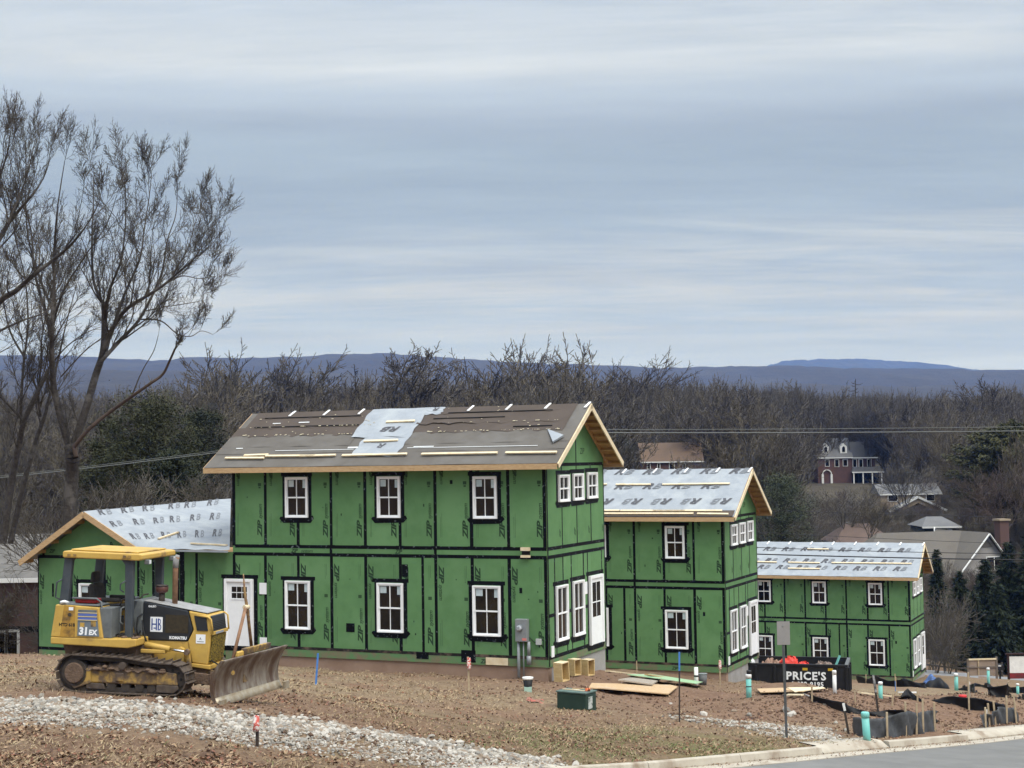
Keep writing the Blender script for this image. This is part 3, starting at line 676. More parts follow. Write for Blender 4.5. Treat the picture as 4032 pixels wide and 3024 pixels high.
        ws.box(-11.2,-10.95,1.10,1.14,.018,.03); ws.box(-10.6,-10.3,2.62,2.66,.03,.04); ws.box(-9.6,-9.2,2.64,2.69,.03,.04); ws.box(-6.95,-6.6,1.0,1.08,.02,.03); ws.box(-4.6,-3.9,1.0,1.04,.02,.03)
        ws.build('tape_strip', mat('white_seam', (.62,.64,.64), .6), root)
        for xa, xb, ba in ((-11.2,-7.2,2.40), (-11.1,-7.4,2.98), (-4.6,-2.1,2.66), (-1.6,-.3,2.06), (-4.2,-.6,2.99)):
            MB(F_ROOF).box(xa, xb, ba, ba+.035, .030, .047).build('lap_gap', DARK, root)
        chips = MB(F_ROOF); rr = random.Random(5)
        for _ in range(150):
            lx = rr.choice((rr.uniform(xl+.4, -6.6), rr.uniform(-4.5, xr-.5))); bb = rr.choice((rr.uniform(1.85, 3.3), 1.86+rr.uniform(-.03,.03), 1.86+rr.uniform(-.03,.03), 2.38))
            s_ = rr.uniform(.012, .04); chips.box(lx, lx+s_*rr.uniform(1,2.5), bb, bb+s_, .046, .05)
        tag(chips.build('torn_felt_scraps', mat('felt_scraps', (.42,.37,.26), .8), root), kind='stuff')
        boards = [(-11.25,-9.75,.44), (-10.6,-9.7,.58), (-9.75,-7.9,.52), (-8.45,-7.15,.49), (-6.9,-4.62,.48), (-4.1,-1.55,.48), (-.86+-.42,1.0-.62,.48), (-6.22,-5.2,2.46), (-6.5,-5.3,1.30)]
    else:
        def fn(u, v): return (xl+.01+(xr-xl-.02)*u, RLEN*v*.997+.002, .018+.010*math.sin(u*23+v*5)*math.sin(v*11)+.006*math.sin(u*61))
        MB(F_ROOF).grid(fn, 60, 10).build('underlayment', MEMB, root)
        if roof == 'memb1': MB(F_ROOF).box(xl+.02, xr-.05, .01, .40, .036, .042).build('starter_strip', FELT2, root)
        lg, lp = MB(F_ROOF), MB(F_ROOF); rr = random.Random(seed+3)
        tr, tb = text2d('R', .54, .45, .022), text2d('B', .54, .45, .006)
        for row, (bb, up) in enumerate(((.86, False), (1.95, True), (3.02, True)) if roof == 'memb1' else ((.62, True), (1.30, True), (2.45, True))):
            x = xl+.5+(.3 if row % 2 else 0)
            while x < xr-.7:
                lg, lp = MB(F_ROOF), MB(F_ROOF)
                if up: add_text(lg, tr, (x, bb), 0, .040, sx=1.1); add_text(lp, tb, (x+.40, bb), 0, .040, sx=1.1)
                else: add_text(lg, tr, (x+.58, bb+.36), math.pi, .040, sx=1.1); add_text(lp, tb, (x+.18, bb+.36), math.pi, .040, sx=1.1)
                lo_ = lg.build('membrane_logo', LOGO, root); lp.build('pale_letter', LOGO2, lo_)
                x += B4 if roof == 'memb1' else 1.15
        boards = [(-6.9,-5.3,2.2), (-4.9,-3.4,2.18), (-2.9,-.12,2.16), (-9.6,-7.4,2.2), (-10.5,-4.2,.30), (-4.15,-1.5,.30), (-.9-1.9,.9-.9,.30), (-5.0,-1.1,.10), (-.95,.3,.10)] if roof == 'memb1' else \
                 [(-9.5,-7.9,1.22), (-7.2,-5.3,1.20), (-4.6,.05,1.22), (-7.1,-5.2,.60), (-6.3,-5.0,2.55), (-11.2,-9.9,1.25)]
    for xa, xb, bb in boards:
        jj = rg.uniform(-.03, .03); hh = .042; zo = .044
        o_ = MB(F_ROOF).hexa([(xa,bb,zo),(xb,bb+jj,zo),(xb,bb+jj+.085,zo),(xa,bb+.085,zo),(xa,bb,zo+hh),(xb,bb+jj,zo+hh),(xb,bb+jj+.085,zo+hh),(xa,bb+.085,zo+hh)]); o_.build('toe_board', LUMB2, root)
    # temporary brackets at the ridge
    for k_ in range(9):
        x = xl+1.6+k_*1.33
        if roof == 'felt' and -7.0 < x < -4.6: continue
        MB(F_ROOF).hexa([(x,RLEN-.30,.03),(x+.07,RLEN-.30,.03),(x+.15,RLEN+.02,.03),(x+.08,RLEN+.02,.03),(x,RLEN-.30,.055),(x+.07,RLEN-.30,.055),(x+.15,RLEN+.02,.055),(x+.08,RLEN+.02,.055)]).build('ridge_bracket', WHITE, root)
    return root
C1 = np.array([.952, 45.110, CZ-2.924]); C2 = np.array([8.088, 59.046, CZ-5.132]); C3 = np.array([22.740, 88.307, CZ-9.939])
H1 = green_house(C1, 'green sheathed house nearest the bulldozer, with brown felt on its roof', 'felt', L1, seed=1, wing=True)
H2 = green_house(C2, 'green sheathed house in the middle, grey membrane roof, behind the scrap sheets', 'memb1', L1, seed=2)
H3 = green_house(C3, 'farthest green sheathed house, lowest on the slope, behind the black dumpster', 'memb2', L1, seed=3)

# ---- one-storey wing on the left of the first house: continues the front wall
rg = random.Random(4)
wx = [-19.0, -17.55, -16.15, -14.76, -14.15, -13.15, -12.42, -11.02]
for x0, x1 in zip(wx[:-1], wx[1:]):
    x0 += .002; x1 -= .002; z1 = .05 if x0 > -14.8 else -.182
    if x1 > -11.2: x1 = -11.31   # stops at the entrance door
    pn = MB(F_FRONT).box(x0, x1, -3.30, z1, 0, .0122).build('wall_panel', GREEN, H1)
    MB(F_FRONT).box(x0, x1, -3.60, -3.305, 0, .0121).build('sill_panel', GREENM, H1)
    a, b = MB(F_FRONT), MB(F_FRONT); panel_print(a, b, x0, x1, -3.3, z1-.3, 'low'); a.build('lettering', PRINT, pn); tag(b.build('fine_print', PRINT2, pn), kind='stuff')
MB(F_FRONT).box(-11.305, -10.998, -.80, .05, 0, .0120).build('wall_panel', GREEN, H1)
MB(F_FRONT).box(-11.305, -10.998, -3.6, -2.96, 0, .0120).build('sill_panel', GREENM, H1)
for i, x in enumerate(wx[:-1]):
    MB(F_FRONT).box(x-(.0 if i == 0 else .05)+.005, x+.055, -3.58, -.19 if x < -14.8 else .0, .0123, .0150).build('seam_tape', TAPE, H1)
MB(F_FRONT).box(-13.08, -12.9, -3.3, .03, .0123, .0152).build('seam_tape', TAPE, H1)
MB(F_FRONT).box(-19.0, -11.3, -3.36, -3.26, .0123, .0165).build('seam_tape', TAPE, H1)
MB(F_FRONT).box(-19.0, -14.78, -.24, -.13, .0123, .0165).build('seam_tape', TAPE, H1)
MB(F_FRONT).box(-18.38, -18.3, -1.55, -1.1, .0123, .0172).build('tape_patch', TAPE, H1)
# gable triangle of the wing
PKX, PKZ, LTX, LTZ, RTX, RTZ = -16.66, 1.37, -19.42, -.31, -14.41, .15
gp = MB(F_FRONT); pts = [(-19.0, -.18), (-14.76, -.18), (-14.76, .05), (PKX, PKZ-.16), (-19.0, -.16)]
q0 = gp._p([(x, z, .0122) for x, z in pts]); q1 = gp._p([(x, z, 0) for x, z in pts]); n = 5
gp.f += [tuple(q0+i for i in range(n)), tuple(q1+i for i in reversed(range(n)))] + [(q0+i, q1+i, q1+(i+1) % n, q0+(i+1) % n) for i in range(n)]; gp.sm += [False]*(n+2)
gpo = gp.build('gable_panel', GREEN, H1)
b = MB(F_FRONT); add_text(b, T_ZIP, (-15.75, -.02), math.pi/2, .0136); add_text(b, T_ZIPs, (-18.5, -.05), 0, .0136); b.build('lettering', PRINT, gpo)
for x, z0, z1 in ((-18.75,-.13,.10), (-16.1,.72,.98)): MB(F_FRONT).box(x-.05, x+.05, z0, z1, .0123, .015).build('seam_tape', TAPE, H1)
MB().box(-18.99, -11.0, .003, 6.5, .2, ZL-.22).build('framing', LUMB3, H1)
MB().box(-18.97, -11.0, .03, 6.4, -.6, .199).build('foundation', FOUND, H1)
# wing roof: membrane over the slope that faces right, with the eave above the entrance
def loc1(p):
    d = np.array([p[0]-C1[0], p[1]-C1[1]]); return np.array([d[0]*math.cos(TH)-d[1]*math.sin(TH), d[0]*math.sin(TH)+d[1]*math.cos(TH), p[2]-(C1[2]-ZL)])
RA = np.array([PKX, -.45, PKZ+ZL]); RB_ = loc1(P(909, 1964, 58.5)); RD = np.array([-10.85, -.42, .13+ZL]); RG = np.array([RTX, -.45, RTZ+ZL])
def wroof(u, v, o=0.0):
    top = RA+(RB_-RA)*u; bot = RG+(RD-RG)*u; p = top+(bot-top)*v
    p = p+np.array([.35*o, -.35*o, .87*o]); p[2] += .012*math.sin(u*23+v*9); return p
MB().grid(lambda u, v: wroof(u, v, .012), 30, 10).build('underlayment', MEMB, H1)
MB().grid(lambda u, v: wroof((1-u)*.97, v*.97, -.03), 30, 10).build('roof_deck', FELT, H1)
LA = RA+(RB_-RA)*1.0; LL0 = np.array([LTX, -.45, LTZ+ZL]); LL1 = LL0+(RB_-RA)
MB().poly([RA, LL0, LL1, RB_]).build('underlayment', MEMB, H1, solid=.03)
for a, b_, nm in ((RA, LL0, 'rake_board'), (RA, RG, 'rake_board')):
    MB().bar(Vector(a)+Vector((0,-.02,-.09)), Vector(b_)+Vector((0,-.02,-.09)), .04, .19).build(nm, LUMB, H1)
MB().bar(Vector(RG)+Vector((.1,-.02,-.04)), Vector(RD)+Vector((-.05,-.02,-.04)), .03, .06).build('drip_edge', MEMB, H1)
for k in range(5):
    p = RA+(LL0-RA)*(.12+.2*k); MB().box(p[0]-.05, p[0], -.42, -.005, p[2]-.22, p[2]-.10).build('lookout', LUMB3, H1)
tr = text2d('R', .55, .45, .02); tb = text2d('B', .55, .45, .006)
rr = random.Random(9)
for v in (.12, .42, .76):
    for k in range(7):
        u = .06+.15*k+rr.uniform(-.02,.02)
        if u > .93: continue
        lg, lp = MB(), MB()
        for t_, mb_, du in ((tr, lg, 0), (tb, lp, .052)):
            vs, fs_, _ = t_; b0 = mb_._p([wroof(min(u+du+x*.115, .995), v-y*.34, .024) for x, y in vs])
            for q in fs_: mb_.f.append(tuple(b0+i for i in q)); mb_.sm.append(False)
        lo_ = lg.build('membrane_logo', LOGO, H1); lp.build('pale_letter', LOGO2, lo_)
for (u0, v0), (u1, v1) in (((.30,.80),(.52,.66)), ((.60,.90),(.97,.93))):
    MB().bar(wroof(u0, v0, .05), wroof(u1, v1, .05), .09, .045).build('toe_board', LUMB2, H1)
# wing window, half hidden behind the bulldozer seat
def onfront(px, py):
    v = ray(px, py); ey = np.array([math.sin(TH), math.cos(TH)]); ex = np.array([math.cos(TH), -math.sin(TH)]); t_ = (C1[:2]@ey)/(v[:2]@ey); w = v[:2]*t_-C1[:2]; return w@ex, v[2]*t_+CZ-C1[2]
wa = onfront(315, 2296); wb = onfront(409, 2296); wz = onfront(360, 2470)[1]
flashing(H1, F_FRONT, wa[0], wb[0], wz, wa[1], seed=77); window(H1, F_FRONT, wa[0], wb[0], wz, wa[1])
# entrance door
y0, y1, z0, z1 = -11.30, -10.21, -2.955, -.81
flashing(H1, F_FRONT, y0, y1, z0, z1, seed=55)
fr = MB(F_FRONT).box(y0, y0+.09, z0, z1, .0135, .10).box(y1-.09, y1, z0, z1, .0135, .10).box(y0+.09, y1-.09, z1-.09, z1, .0135, .098).build('door', WHITE, H1, bevel=.006)
lf = MB(F_FRONT).box(y0+.092, y1-.092, z0, z1-.092, .0135, .045).build('leaf', WHITE, fr)
MB(F_FRONT).box(y0+.25, y1-.20, z1-.66, z1-.64, .045, .062).build('shelf', WHITE, fr)
for i in range(3):
    for j in range(2):
        MB(F_FRONT).box(y0+.27+.2*i, y0+.45+.2*i, z1-.62+.20*j, z1-.45+.20*j, .045, .048).build('pane', PANE, fr)
for k in range(2): MB(F_FRONT).box(y0+.26+.32*k, y0+.52+.32*k, z0+.25, z1-.85, .045, .0485).build('panel', WHITE, fr)
MB(F_FRONT).cyl((y1-.16, z0+.95, .05), (y1-.16, z0+.95, .10), .03).build('handle', GREYM, fr)
MB(F_FRONT).box(y1-.175, y1-.145, z0+.90, z0+1.15, .045, .056).build('lock_plate', GREYM, fr)
for z, h in ((-.92, .36), (-2.66, .34)): MB(F_FRONT).box(-9.98, -9.72, z-h, z, .0205, .045).build('wrap_flap', HWRAP, H1)
MB(F_FRONT).box(-2.02, -1.30, -3.205, -2.99, .0168, .03).build('wood_block', LUMB2, H1)
# vent on the belt
vt_ = MB(F_FRONT).box(-.80, -.52, .20, .30, .018, .12).box(-.80, -.52, .0, .07, .018, .12).build('wall_vent', LUMB2, H1)
MB(F_FRONT).box(-.79, -.53, .07, .20, .018, .04).build('opening', DARK, vt_)
# ------------------------------------------------------------------ bulldozer (x forward, y from the near track outwards to the far one)
YEL = mat('dozer_yellow', (.56,.365,.085), .5, (.48,.30,.07), 4, c3=(.19,.12,.065), scale3=2.2, lo3=.60, hi3=.72, spec=.4)
YELW = mat('dozer_yellow_worn', (.42,.265,.07), .7, (.13,.09,.062), 6, lo=.42, hi=.58, c3=(.105,.075,.055), scale3=1.9, lo3=.47, hi3=.58)
MUD = mat('dried_mud', (.155,.105,.075), .95, (.115,.078,.055), 7, bump=.7, bscale=18, bdist=.04)
STEEL = mat('track_steel', (.135,.108,.088), .7, (.085,.065,.052), 9, metal=.35, bump=.2)
STEELD = mat('dark_steel', (.035,.030,.027), .75, (.07,.055,.045), 7)
DGREY = mat('rops_grey', (.045,.055,.068), .55, (.065,.075,.085), 5)
DNAVY = mat('hood_black', (.012,.015,.020), .42, (.022,.025,.03), 4, spec=.5)
LGREY = mat('console_grey', (.15,.165,.17), .6, (.11,.12,.125), 6)
DUST = mat('dusty_metal', (.32,.32,.32), .6, (.22,.215,.21), 7)
SEATF = mat('seat_fabric', (.055,.052,.050), .9, (.035,.033,.032), 8)
BLADE = mat('blade_steel', (.27,.24,.20), .5, (.16,.12,.09), 5.5, lo=.40, hi=.66, metal=.3, c3=(.10,.062,.043), scale3=1.5, lo3=.44, hi3=.60, stretch=(1.6,1.6,.45))
EDGE = mat('cutting_edge', (.42,.38,.30), .5, (.30,.24,.16), 6, metal=.4)
GRILL = mat('grille_mesh', (.30,.21,.035), .6, (.045,.035,.012), 38, lo=.47, hi=.53)
CHROME = mat('chrome_rod', (.75,.75,.75), .15, metal=1.0)
RUSTP = mat('rusty_pipe', (.30,.17,.10), .8, (.20,.115,.07), 8)
DECW = mat('decal_white', (.82,.84,.86), .5); DECB = mat('decal_blue', (.02,.06,.26), .5); DECL = mat('decal_blue_stripe', (.10,.15,.42), .5)
PANG = mat('side_panel_grey', (.13,.165,.20), .55, (.16,.19,.22), 5)
REDL = mat('lamp_red', (.32,.02,.02), .25, (.18,.012,.012), 12)
LAMP = mat('lamp_glass', (.7,.72,.72), .2)
INK = mat('black_ink', (.025,.02,.015), .7)
o0 = P(216, 2727, 28.8)
DZ = empty('bulldozer', (o0[0], o0[1], ground(o0[0], o0[1])-.0), 0, rot=(0, R(1.4), -R(12)))
tag(DZ, 'yellow crawler bulldozer with open canopy parked on the dirt in front of the house', 'bulldozer')
DZ.location.z = float(o0[2])+.03
F_NEAR = lambda y: (lambda a, b, o: (a, y-o, b))
def pb(prof, y0, y1, name, m_, par=DZ, bevel=.012): return MB().prism(prof, y0, y1).build(name, m_, par, bevel=bevel)
def bxp(x0, x1, y0, y1, z0, z1, name, m_, par=DZ, bevel=.012): return MB().box(x0, x1, y0, y1, z0, z1).build(name, m_, par, bevel=bevel)
# ---- tracks
def track_path():
    pts = []
    for k in range(13): a = -math.pi/2 - math.pi*k/12; pts.append((.36+.33*math.cos(a), .345+.33*math.sin(a)))   # round the sprocket, bottom to top
    pts = pts[::-1]; pts = [(x, z) for x, z in pts]
    top = [(.36+.33*math.cos(math.pi/2), .675)]
    loop = []
    for k in range(13): a = -math.pi/2-math.pi*k/12; loop.append((.36+.33*math.cos(a), .345+.33*math.sin(a)))
    loop += [(.9,.665),(1.34,.655),(1.8,.60),(2.1,.575)]
    for k in range(13): a = math.pi/2-math.pi*k/12; loop.append((2.32+.285*math.cos(a), .295+.275*math.sin(a)))
    loop += [(1.8,.015),(1.2,.012),(.7,.012)]
    return loop
LOOP = track_path()
def resample(loop, n):
    pts = np.array(loop+[loop[0]]); sg = np.linalg.norm(np.diff(pts, axis=0), axis=1); cu = np.concatenate([[0], np.cumsum(sg)]); o_ = []
    for k in range(n):
        s = cu[-1]*k/n; x = np.interp(s, cu, pts[:,0]); z = np.interp(s, cu, pts[:,1]); s2 = (s+.02) % cu[-1]; x2 = np.interp(s2, cu, pts[:,0]); z2 = np.interp(s2, cu, pts[:,1]); o_.append((x, z, math.atan2(z2-z, x2-x)))
    return o_, cu[-1]/n
NSH = 38
sh, pitch = resample(LOOP, NSH)
shoe = MB().box(-pitch*.47, pitch*.47, 0, .40, -.0, .022).box(-pitch*.44, -pitch*.36, .004, .396, .022, .062).mesh('track_shoe', STEEL)
link = MB().box(-pitch*.52, pitch*.52, .10, .15, -.085, -.005).box(-pitch*.40, pitch*.40, .25, .30, -.085, -.005).mesh('chain_link', STEELD)
for y0, nm in ((0.0, 'near'), (1.55, 'far')):
    tr_ = bxp(.52, 2.12, y0+.07, y0+.31, .17, .43, 'track_frame', YELW, bevel=.03)
    for x, z, a in sh:
        o_ = link_mesh('track_shoe', shoe, tr_, (x, y0, z), (0, -a, 0))
        link_mesh('chain_link', link, tr_, (x, y0, z), (0, -a, 0))
    MB().tube([(.36, y0+.05, .345), (.36, y0+.30, .345)], .25, 24).build('sprocket', STEELD, tr_)
    MB().tube([(.36, y0+.015, .345), (.36, y0+.06, .345)], [.18, .20], 20).build('final_drive_hub', MUD, tr_)
    MB().tube([(2.32, y0+.10, .295), (2.32, y0+.30, .295)], .245, 24).build('idler', STEELD, tr_)
    for a in range(0, 360, 45): MB().cyl((2.32+.165*math.cos(R(a)), y0+.096, .295+.165*math.sin(R(a))), (2.32+.165*math.cos(R(a)), y0+.11, .295+.165*math.sin(R(a))), .028, 10).build('idler_hole', BLK, tr_)
    pb([(2.02,.19),(2.44,.19),(2.40,.40),(2.10,.44),(2.02,.42)], y0+.05, y0+.095, 'idler_bracket', YELW, tr_)
    pb([(2.02,.045),(2.36,.04),(2.46,.12),(2.44,.185),(2.02,.185)], y0+.045, y0+.09, 'rock_guard', STEEL, tr_)
    pb([(.36,.05),(.70,.17),(.70,.42),(.60,.44),(.56,.25),(.32,.09)], y0+.05, y0+.10, 'sprocket_guard', YELW, tr_)
    pb([(.60,.06),(.98,.06),(.94,.165),(.60,.165)], y0+.06, y0+.12, 'chain_guide', STEEL, tr_)
    for x in (.80, 1.10, 1.38, 1.66, 1.9): MB().cyl((x, y0+.09, .115), (x, y0+.31, .115), .085, 14).build('bottom_roller', STEELD, tr_)
    MB().cyl((1.34, y0+.02, .515), (1.34, y0+.30, .515), .068, 14).build('carrier_roller', STEEL, tr_)
    bxp(1.20, 1.36, y0+.045, y0+.075, .22, .38, 'pad', YELW, tr_, bevel=.03)
    def heap(u, v, y0=y0):
        x = .5+1.6*u; h = .14*math.sin(math.pi*u)**.6*(1+.35*math.sin(u*17)+.2*math.sin(u*41)); yy = y0+.04+.34*v
        return (x, yy, .40+h*math.sin(math.pi*min(max(v*.9+.05, 0), 1)) + .02*math.sin(u*50+v*13))
    MB().grid(heap, 40, 8).build('caked_mud', MUD, tr_)
# ---- hull and platform
bxp(.12, 1.75, .42, 1.53, .33, .86, 'hull', YELW)
pb([(.02,.62),(1.45,.66),(1.5,.86),(-.06,.86)], .35, 1.60, 'belly', MUD)
pb([(-.17,.86),(1.40,.83),(1.57,.87),(1.57,1.0),(-.17,.99)], .10, 1.85, 'platform', YEL, bevel=.02)
for y0, y1, near in ((.10, .58, True), (1.37, 1.85, False)):
    f_ = pb([(-.17,.992),(.90,.99),(.80,1.57),(.10,1.60),(-.08,1.60)], y0, y1, 'fender_box', YEL, bevel=.02)
    bxp(-.02, .80, y0+.02, y1-.02, 1.585, 1.62, 'fender_top', LGREY, f_)
    if near:
        fm = F_NEAR(.10)
        MB(fm).hexa([(.385,1.03,.002),(.83,1.03,.002),(.765,1.52,.002),(.395,1.52,.002),(.385,1.03,.012),(.83,1.03,.012),(.765,1.52,.012),(.395,1.52,.012)]).build('side_panel', PANG, f_)
        for z, m_ in ((1.495, LGREY), (1.43, DECL), (1.36, DECL)): MB(fm).box(.40, .775, z-.022, z+.022, .0125, .02).build('louver', m_, f_)
        for z in (1.465, 1.395, 1.33): MB(fm).box(.39, .785, z-.007, z+.007, .0125, .024).build('louver_bar', mat('louver_cream', (.62,.52,.30), .6), f_)
        tx = MB(fm); add_text(tx, text2d('31', .19, .08, .010), (.415, 1.06), 0, .0135); add_text(tx, text2d('EX', .13, .08, .007), (.62, 1.06), 0, .0135); tx.build('lettering', DECW, f_)
        MB(fm).box(.44, .53, 1.20, 1.28, .0125, .015).build('decal', YEL, f_); MB(fm).box(.66, .76, 1.21, 1.34, .0125, .015).build('decal', YELW, f_)
        tx = MB(fm); add_text(tx, text2d('HTD 618', .085, 0, .004), (.0, 1.20), 0, .003); add_text(tx, text2d('asset 17', .07, 0, .003), (.06, 1.07), 0, .003) if False else None; tx.build('lettering', INK, f_)
        MB(fm).hexa([(.02,1.0,.001),(.33,1.0,.001),(.33,1.585,.001),(.10,1.595,.001),(.02,1.0,.0022),(.33,1.0,.0022),(.33,1.585,.0022),(.10,1.595,.0022)]).build('scorched_panel', mat('scorched_paint', (.42,.24,.045), .7, (.07,.045,.03), 2.6, lo=.45, hi=.62), f_)
        MB(fm).cyl((.22, 1.42, .003), (.22, 1.42, .012), .035).build('cap', STEELD, f_); MB(fm).box(.2, .29, 1.50, 1.56, .003, .008).build('decal', DECW, f_)
bxp(.10, .72, .62, 1.33, .99, 1.30, 'seat_pedestal', DGREY)
# seat, consoles, controls
st_ = pb([(.42,1.42),(.95,1.45),(.95,1.56),(.42,1.53)], .72, 1.20, 'seat', SEATF, bevel=.04)
pb([(.28,1.44),(.46,1.44),(.36,1.95),(.24,1.95)], .72, 1.20, 'seat_back', SEATF, st_, bevel=.06)
pb([(.23,1.96),(.34,1.96),(.33,2.17),(.25,2.17)], .82, 1.10, 'headrest', SEATF, st_, bevel=.05)
for y in (.66, 1.24): bxp(.45, .98, y-.04, y+.04, 1.62, 1.70, 'armrest', SEATF, st_, bevel=.03)
bxp(.80, 1.05, .14, .52, 1.0, 1.56, 'console', LGREY); bxp(.80, 1.06, 1.40, 1.80, 1.0, 1.58, 'console', LGREY)
pb([(1.28,1.0),(1.45,1.0),(1.45,1.66),(1.34,1.70),(1.24,1.45)], .62, 1.33, 'dashboard', LGREY, bevel=.03)
bxp(1.05, 1.40, .50, .60, 1.0, 1.06, 'pedal', STEELD)
MB().tube([(1.0,.55,1.55),(1.06,.55,1.68),(1.16,.60,1.72),(1.2,.66,1.70)], .016, 6).build('lever', STEELD, DZ)
MB().tube([(1.24,.9,1.66),(1.28,1.0,1.74),(1.28,1.2,1.74)], .015, 6).build('lever', STEELD, DZ)
bxp(.26, .70, .20, .42, 1.63, 1.72, 'tail_lamp_box', REDL, bevel=.02); MB().tube([(.22,.18,1.725),(.72,.18,1.725),(.82,.18,1.66),(.84,.18,1.3)], .02, 6).build('grab_rail', LGREY, DZ)
MB().tube([(.02,.12,1.64),(.10,.10,1.66),(.13,.2,1.63)], .03, 8).build('filler_cap', DECW, DZ)
# ---- canopy
cv = pb([(-.03,2.49),(.0,2.475),(1.52,2.45),(1.60,2.47),(1.60,2.56),(1.52,2.575),(0,2.60),(-.03,2.58)], .23, 1.72, 'canopy', YEL, bevel=.02)
pb([(.08,2.605),(1.45,2.58),(1.45,2.605),(.08,2.635)], .36, 1.60, 'roof_panel', YEL, cv, bevel=.012)
for x in (.08, .20, 1.22, 1.32): bxp(x, x+.06, .205, .228, 2.50, 2.545, 'bracket', YELW, cv, bevel=.004)
for y in (.40, 1.48): bxp(1.56, 1.66, y, y+.10, 2.37, 2.46, 'head_lamp', LGREY, cv, bevel=.015); bxp(1.66, 1.668, y+.012, y+.088, 2.382, 2.45, 'lens', LAMP, cv, bevel=.01)
for y in (.30, 1.58):
    pb([(-.12,1.60),(.06,1.60),(.14,2.42),(.20,2.47),(-.02,2.48),(-.03,2.42)], y, y+.10, 'canopy_post', DGREY)
    pb([(1.24,1.0),(1.37,1.0),(1.39,2.45),(1.14,2.46),(1.22,2.36)], y, y+.10, 'canopy_post', DGREY)
MB().tube([(-.10,.29,1.68),(-.17,.26,1.72),(-.15,.26,2.0),(-.06,.29,2.06)], .016, 6).build('grab_handle', DGREY, DZ)
MB().tube([(1.22,.28,1.25),(1.17,.25,1.30),(1.19,.25,1.55),(1.24,.28,1.58)], .014, 6).build('grab_handle', LGREY, DZ)
MB().tube([(1.22,.28,1.85),(1.16,.25,1.90),(1.16,.25,2.0),(1.25,.28,2.06)], .014, 6).build('grab_handle', DGREY, DZ)
# ---- engine hood
hd = pb([(1.44,.93),(2.36,.93),(2.47,1.15),(2.36,1.505),(1.46,1.655)], .62, 1.33, 'hood', DNAVY, bevel=.02)
pb([(1.46,1.660),(2.75,1.462),(2.75,1.475),(1.46,1.675)], .64, 1.31, 'hood_top', DUST, hd, bevel=.006)
fm = F_NEAR(.62)
MB(fm).box(1.92, 2.38, 1.08, 1.42, .002, .012).build('side_grille', mat('grille_dark', (.028,.022,.014), .7, (.05,.038,.02), 20), hd)
MB(fm).box(1.61, 1.86, 1.09, 1.37, .002, .006).build('decal', DECW, hd)
hb = MB(fm)
for x, z0, z1 in ((1.635,1.12,1.34), (1.725,1.12,1.34), (1.765,1.12,1.34)): hb.box(x, x+.022, z0, z1, .0065, .010)
hb.box(1.657, 1.725, 1.222, 1.245, .0065, .010); hb.box(1.68, 1.725, 1.15, 1.17, .0065, .010)
for zc_, rr_ in ((1.285, .052), (1.18, .062)):
    for k in range(6):
        a0 = -math.pi/2+math.pi*k/6; a1 = a0+math.pi/6; q = [(1.79+rr_*math.cos(a)*f*.75, zc_+rr_*math.sin(a)*f) for a, f in ((a0,1),(a1,1),(a1,.66),(a0,.66))]
        b0 = hb._p([(x, z, .0095) for x, z in q]); hb.f.append((b0, b0+1, b0+2, b0+3)); hb.sm.append(False)
hb.build('emblem', DECB, hd)
tx = MB(fm); add_text(tx, text2d('KOMATSU', .075, 0, .004), (2.0, .965), 0, .003); add_text(tx, text2d('GALEO', .05, .1, .002), (1.56, 1.55), 0, .003); tx.build('lettering', DECW, hd)
ns = pb([(2.372,.93),(2.46,.53),(2.78,.50),(2.84,1.08),(2.86,1.10),(2.80,1.42),(2.70,1.455),(2.375,1.50),(2.482,1.15)], .62, 1.33, 'nose', YEL, bevel=.025)
MB(fm).hexa([(2.56,1.14,.002),(2.78,1.14,.002),(2.74,1.40,.002),(2.50,1.42,.002),(2.56,1.14,.015),(2.78,1.14,.015),(2.74,1.40,.015),(2.50,1.42,.015)]).build('air_inlet', DNAVY, ns)
pb([(2.842,1.10),(2.868,1.12),(2.83,1.41),(2.80,1.42)], .66, 1.29, 'front_screen', DNAVY, ns)
for k in range(9): MB().box(2.85-.0055*k, 2.875-.0055*k, .67, 1.28, 1.13+.03*k, 1.14+.03*k).build('slat', BLK, ns)
MB().tube([(2.55,.60,1.425),(2.78,.60,1.40),(2.845,.60,1.36),(2.885,.60,1.10)], .018, 6).build('guard_bar', YEL, ns)
MB().tube([(2.55,1.35,1.425),(2.80,1.35,1.42),(2.865,1.35,1.37),(2.89,1.35,1.10)], .018, 6).build('guard_bar', YEL, ns)
pb([(2.85,1.06),(2.885,1.06),(2.885,1.13),(2.85,1.13)], .60, 1.35, 'guard_bar', YEL, ns); MB().box(2.886, 2.892, .74, 1.1, 1.075, 1.115).build('name_plate', mat('plate_grey', (.30,.32,.36), .5), ns)
pb([(2.788,.53),(2.808,.53),(2.868,1.05),(2.848,1.05)], .65, 1.30, 'radiator_grille', GRILL, ns, bevel=.006)
MB(fm).box(2.54, 2.73, .90, 1.07, .002, .006).build('decal', DECW, ns); tx = MB(fm); add_text(tx, text2d('A', .06, 0, .001), (2.61, .97), 0, .0075); tx.box(2.565, 2.70, .93, .94, .0065, .0075); tx.build('lettering', INK, ns)
pb([(1.46,.55),(2.44,.52),(2.37,.925),(1.46,.925)], .64, 1.31, 'engine_side', YEL, bevel=.01)
pb([(2.46,.46),(2.84,.42),(2.84,.50),(2.46,.525)], .60, 1.35, 'front_guard', YEL); pb([(2.3,.22),(2.86,.26),(2.84,.42),(2.3,.46)], .66, 1.29, 'lower_guard', MUD)
pb([(2.18,.45),(2.36,.45),(2.34,.80),(2.26,.84),(2.18,.78)], .52, .60, 'trunnion', YEL); pb([(2.42,.42),(2.50,.42),(2.44,.80),(2.38,.80)], .50, .58, 'cylinder_bracket', YELW)
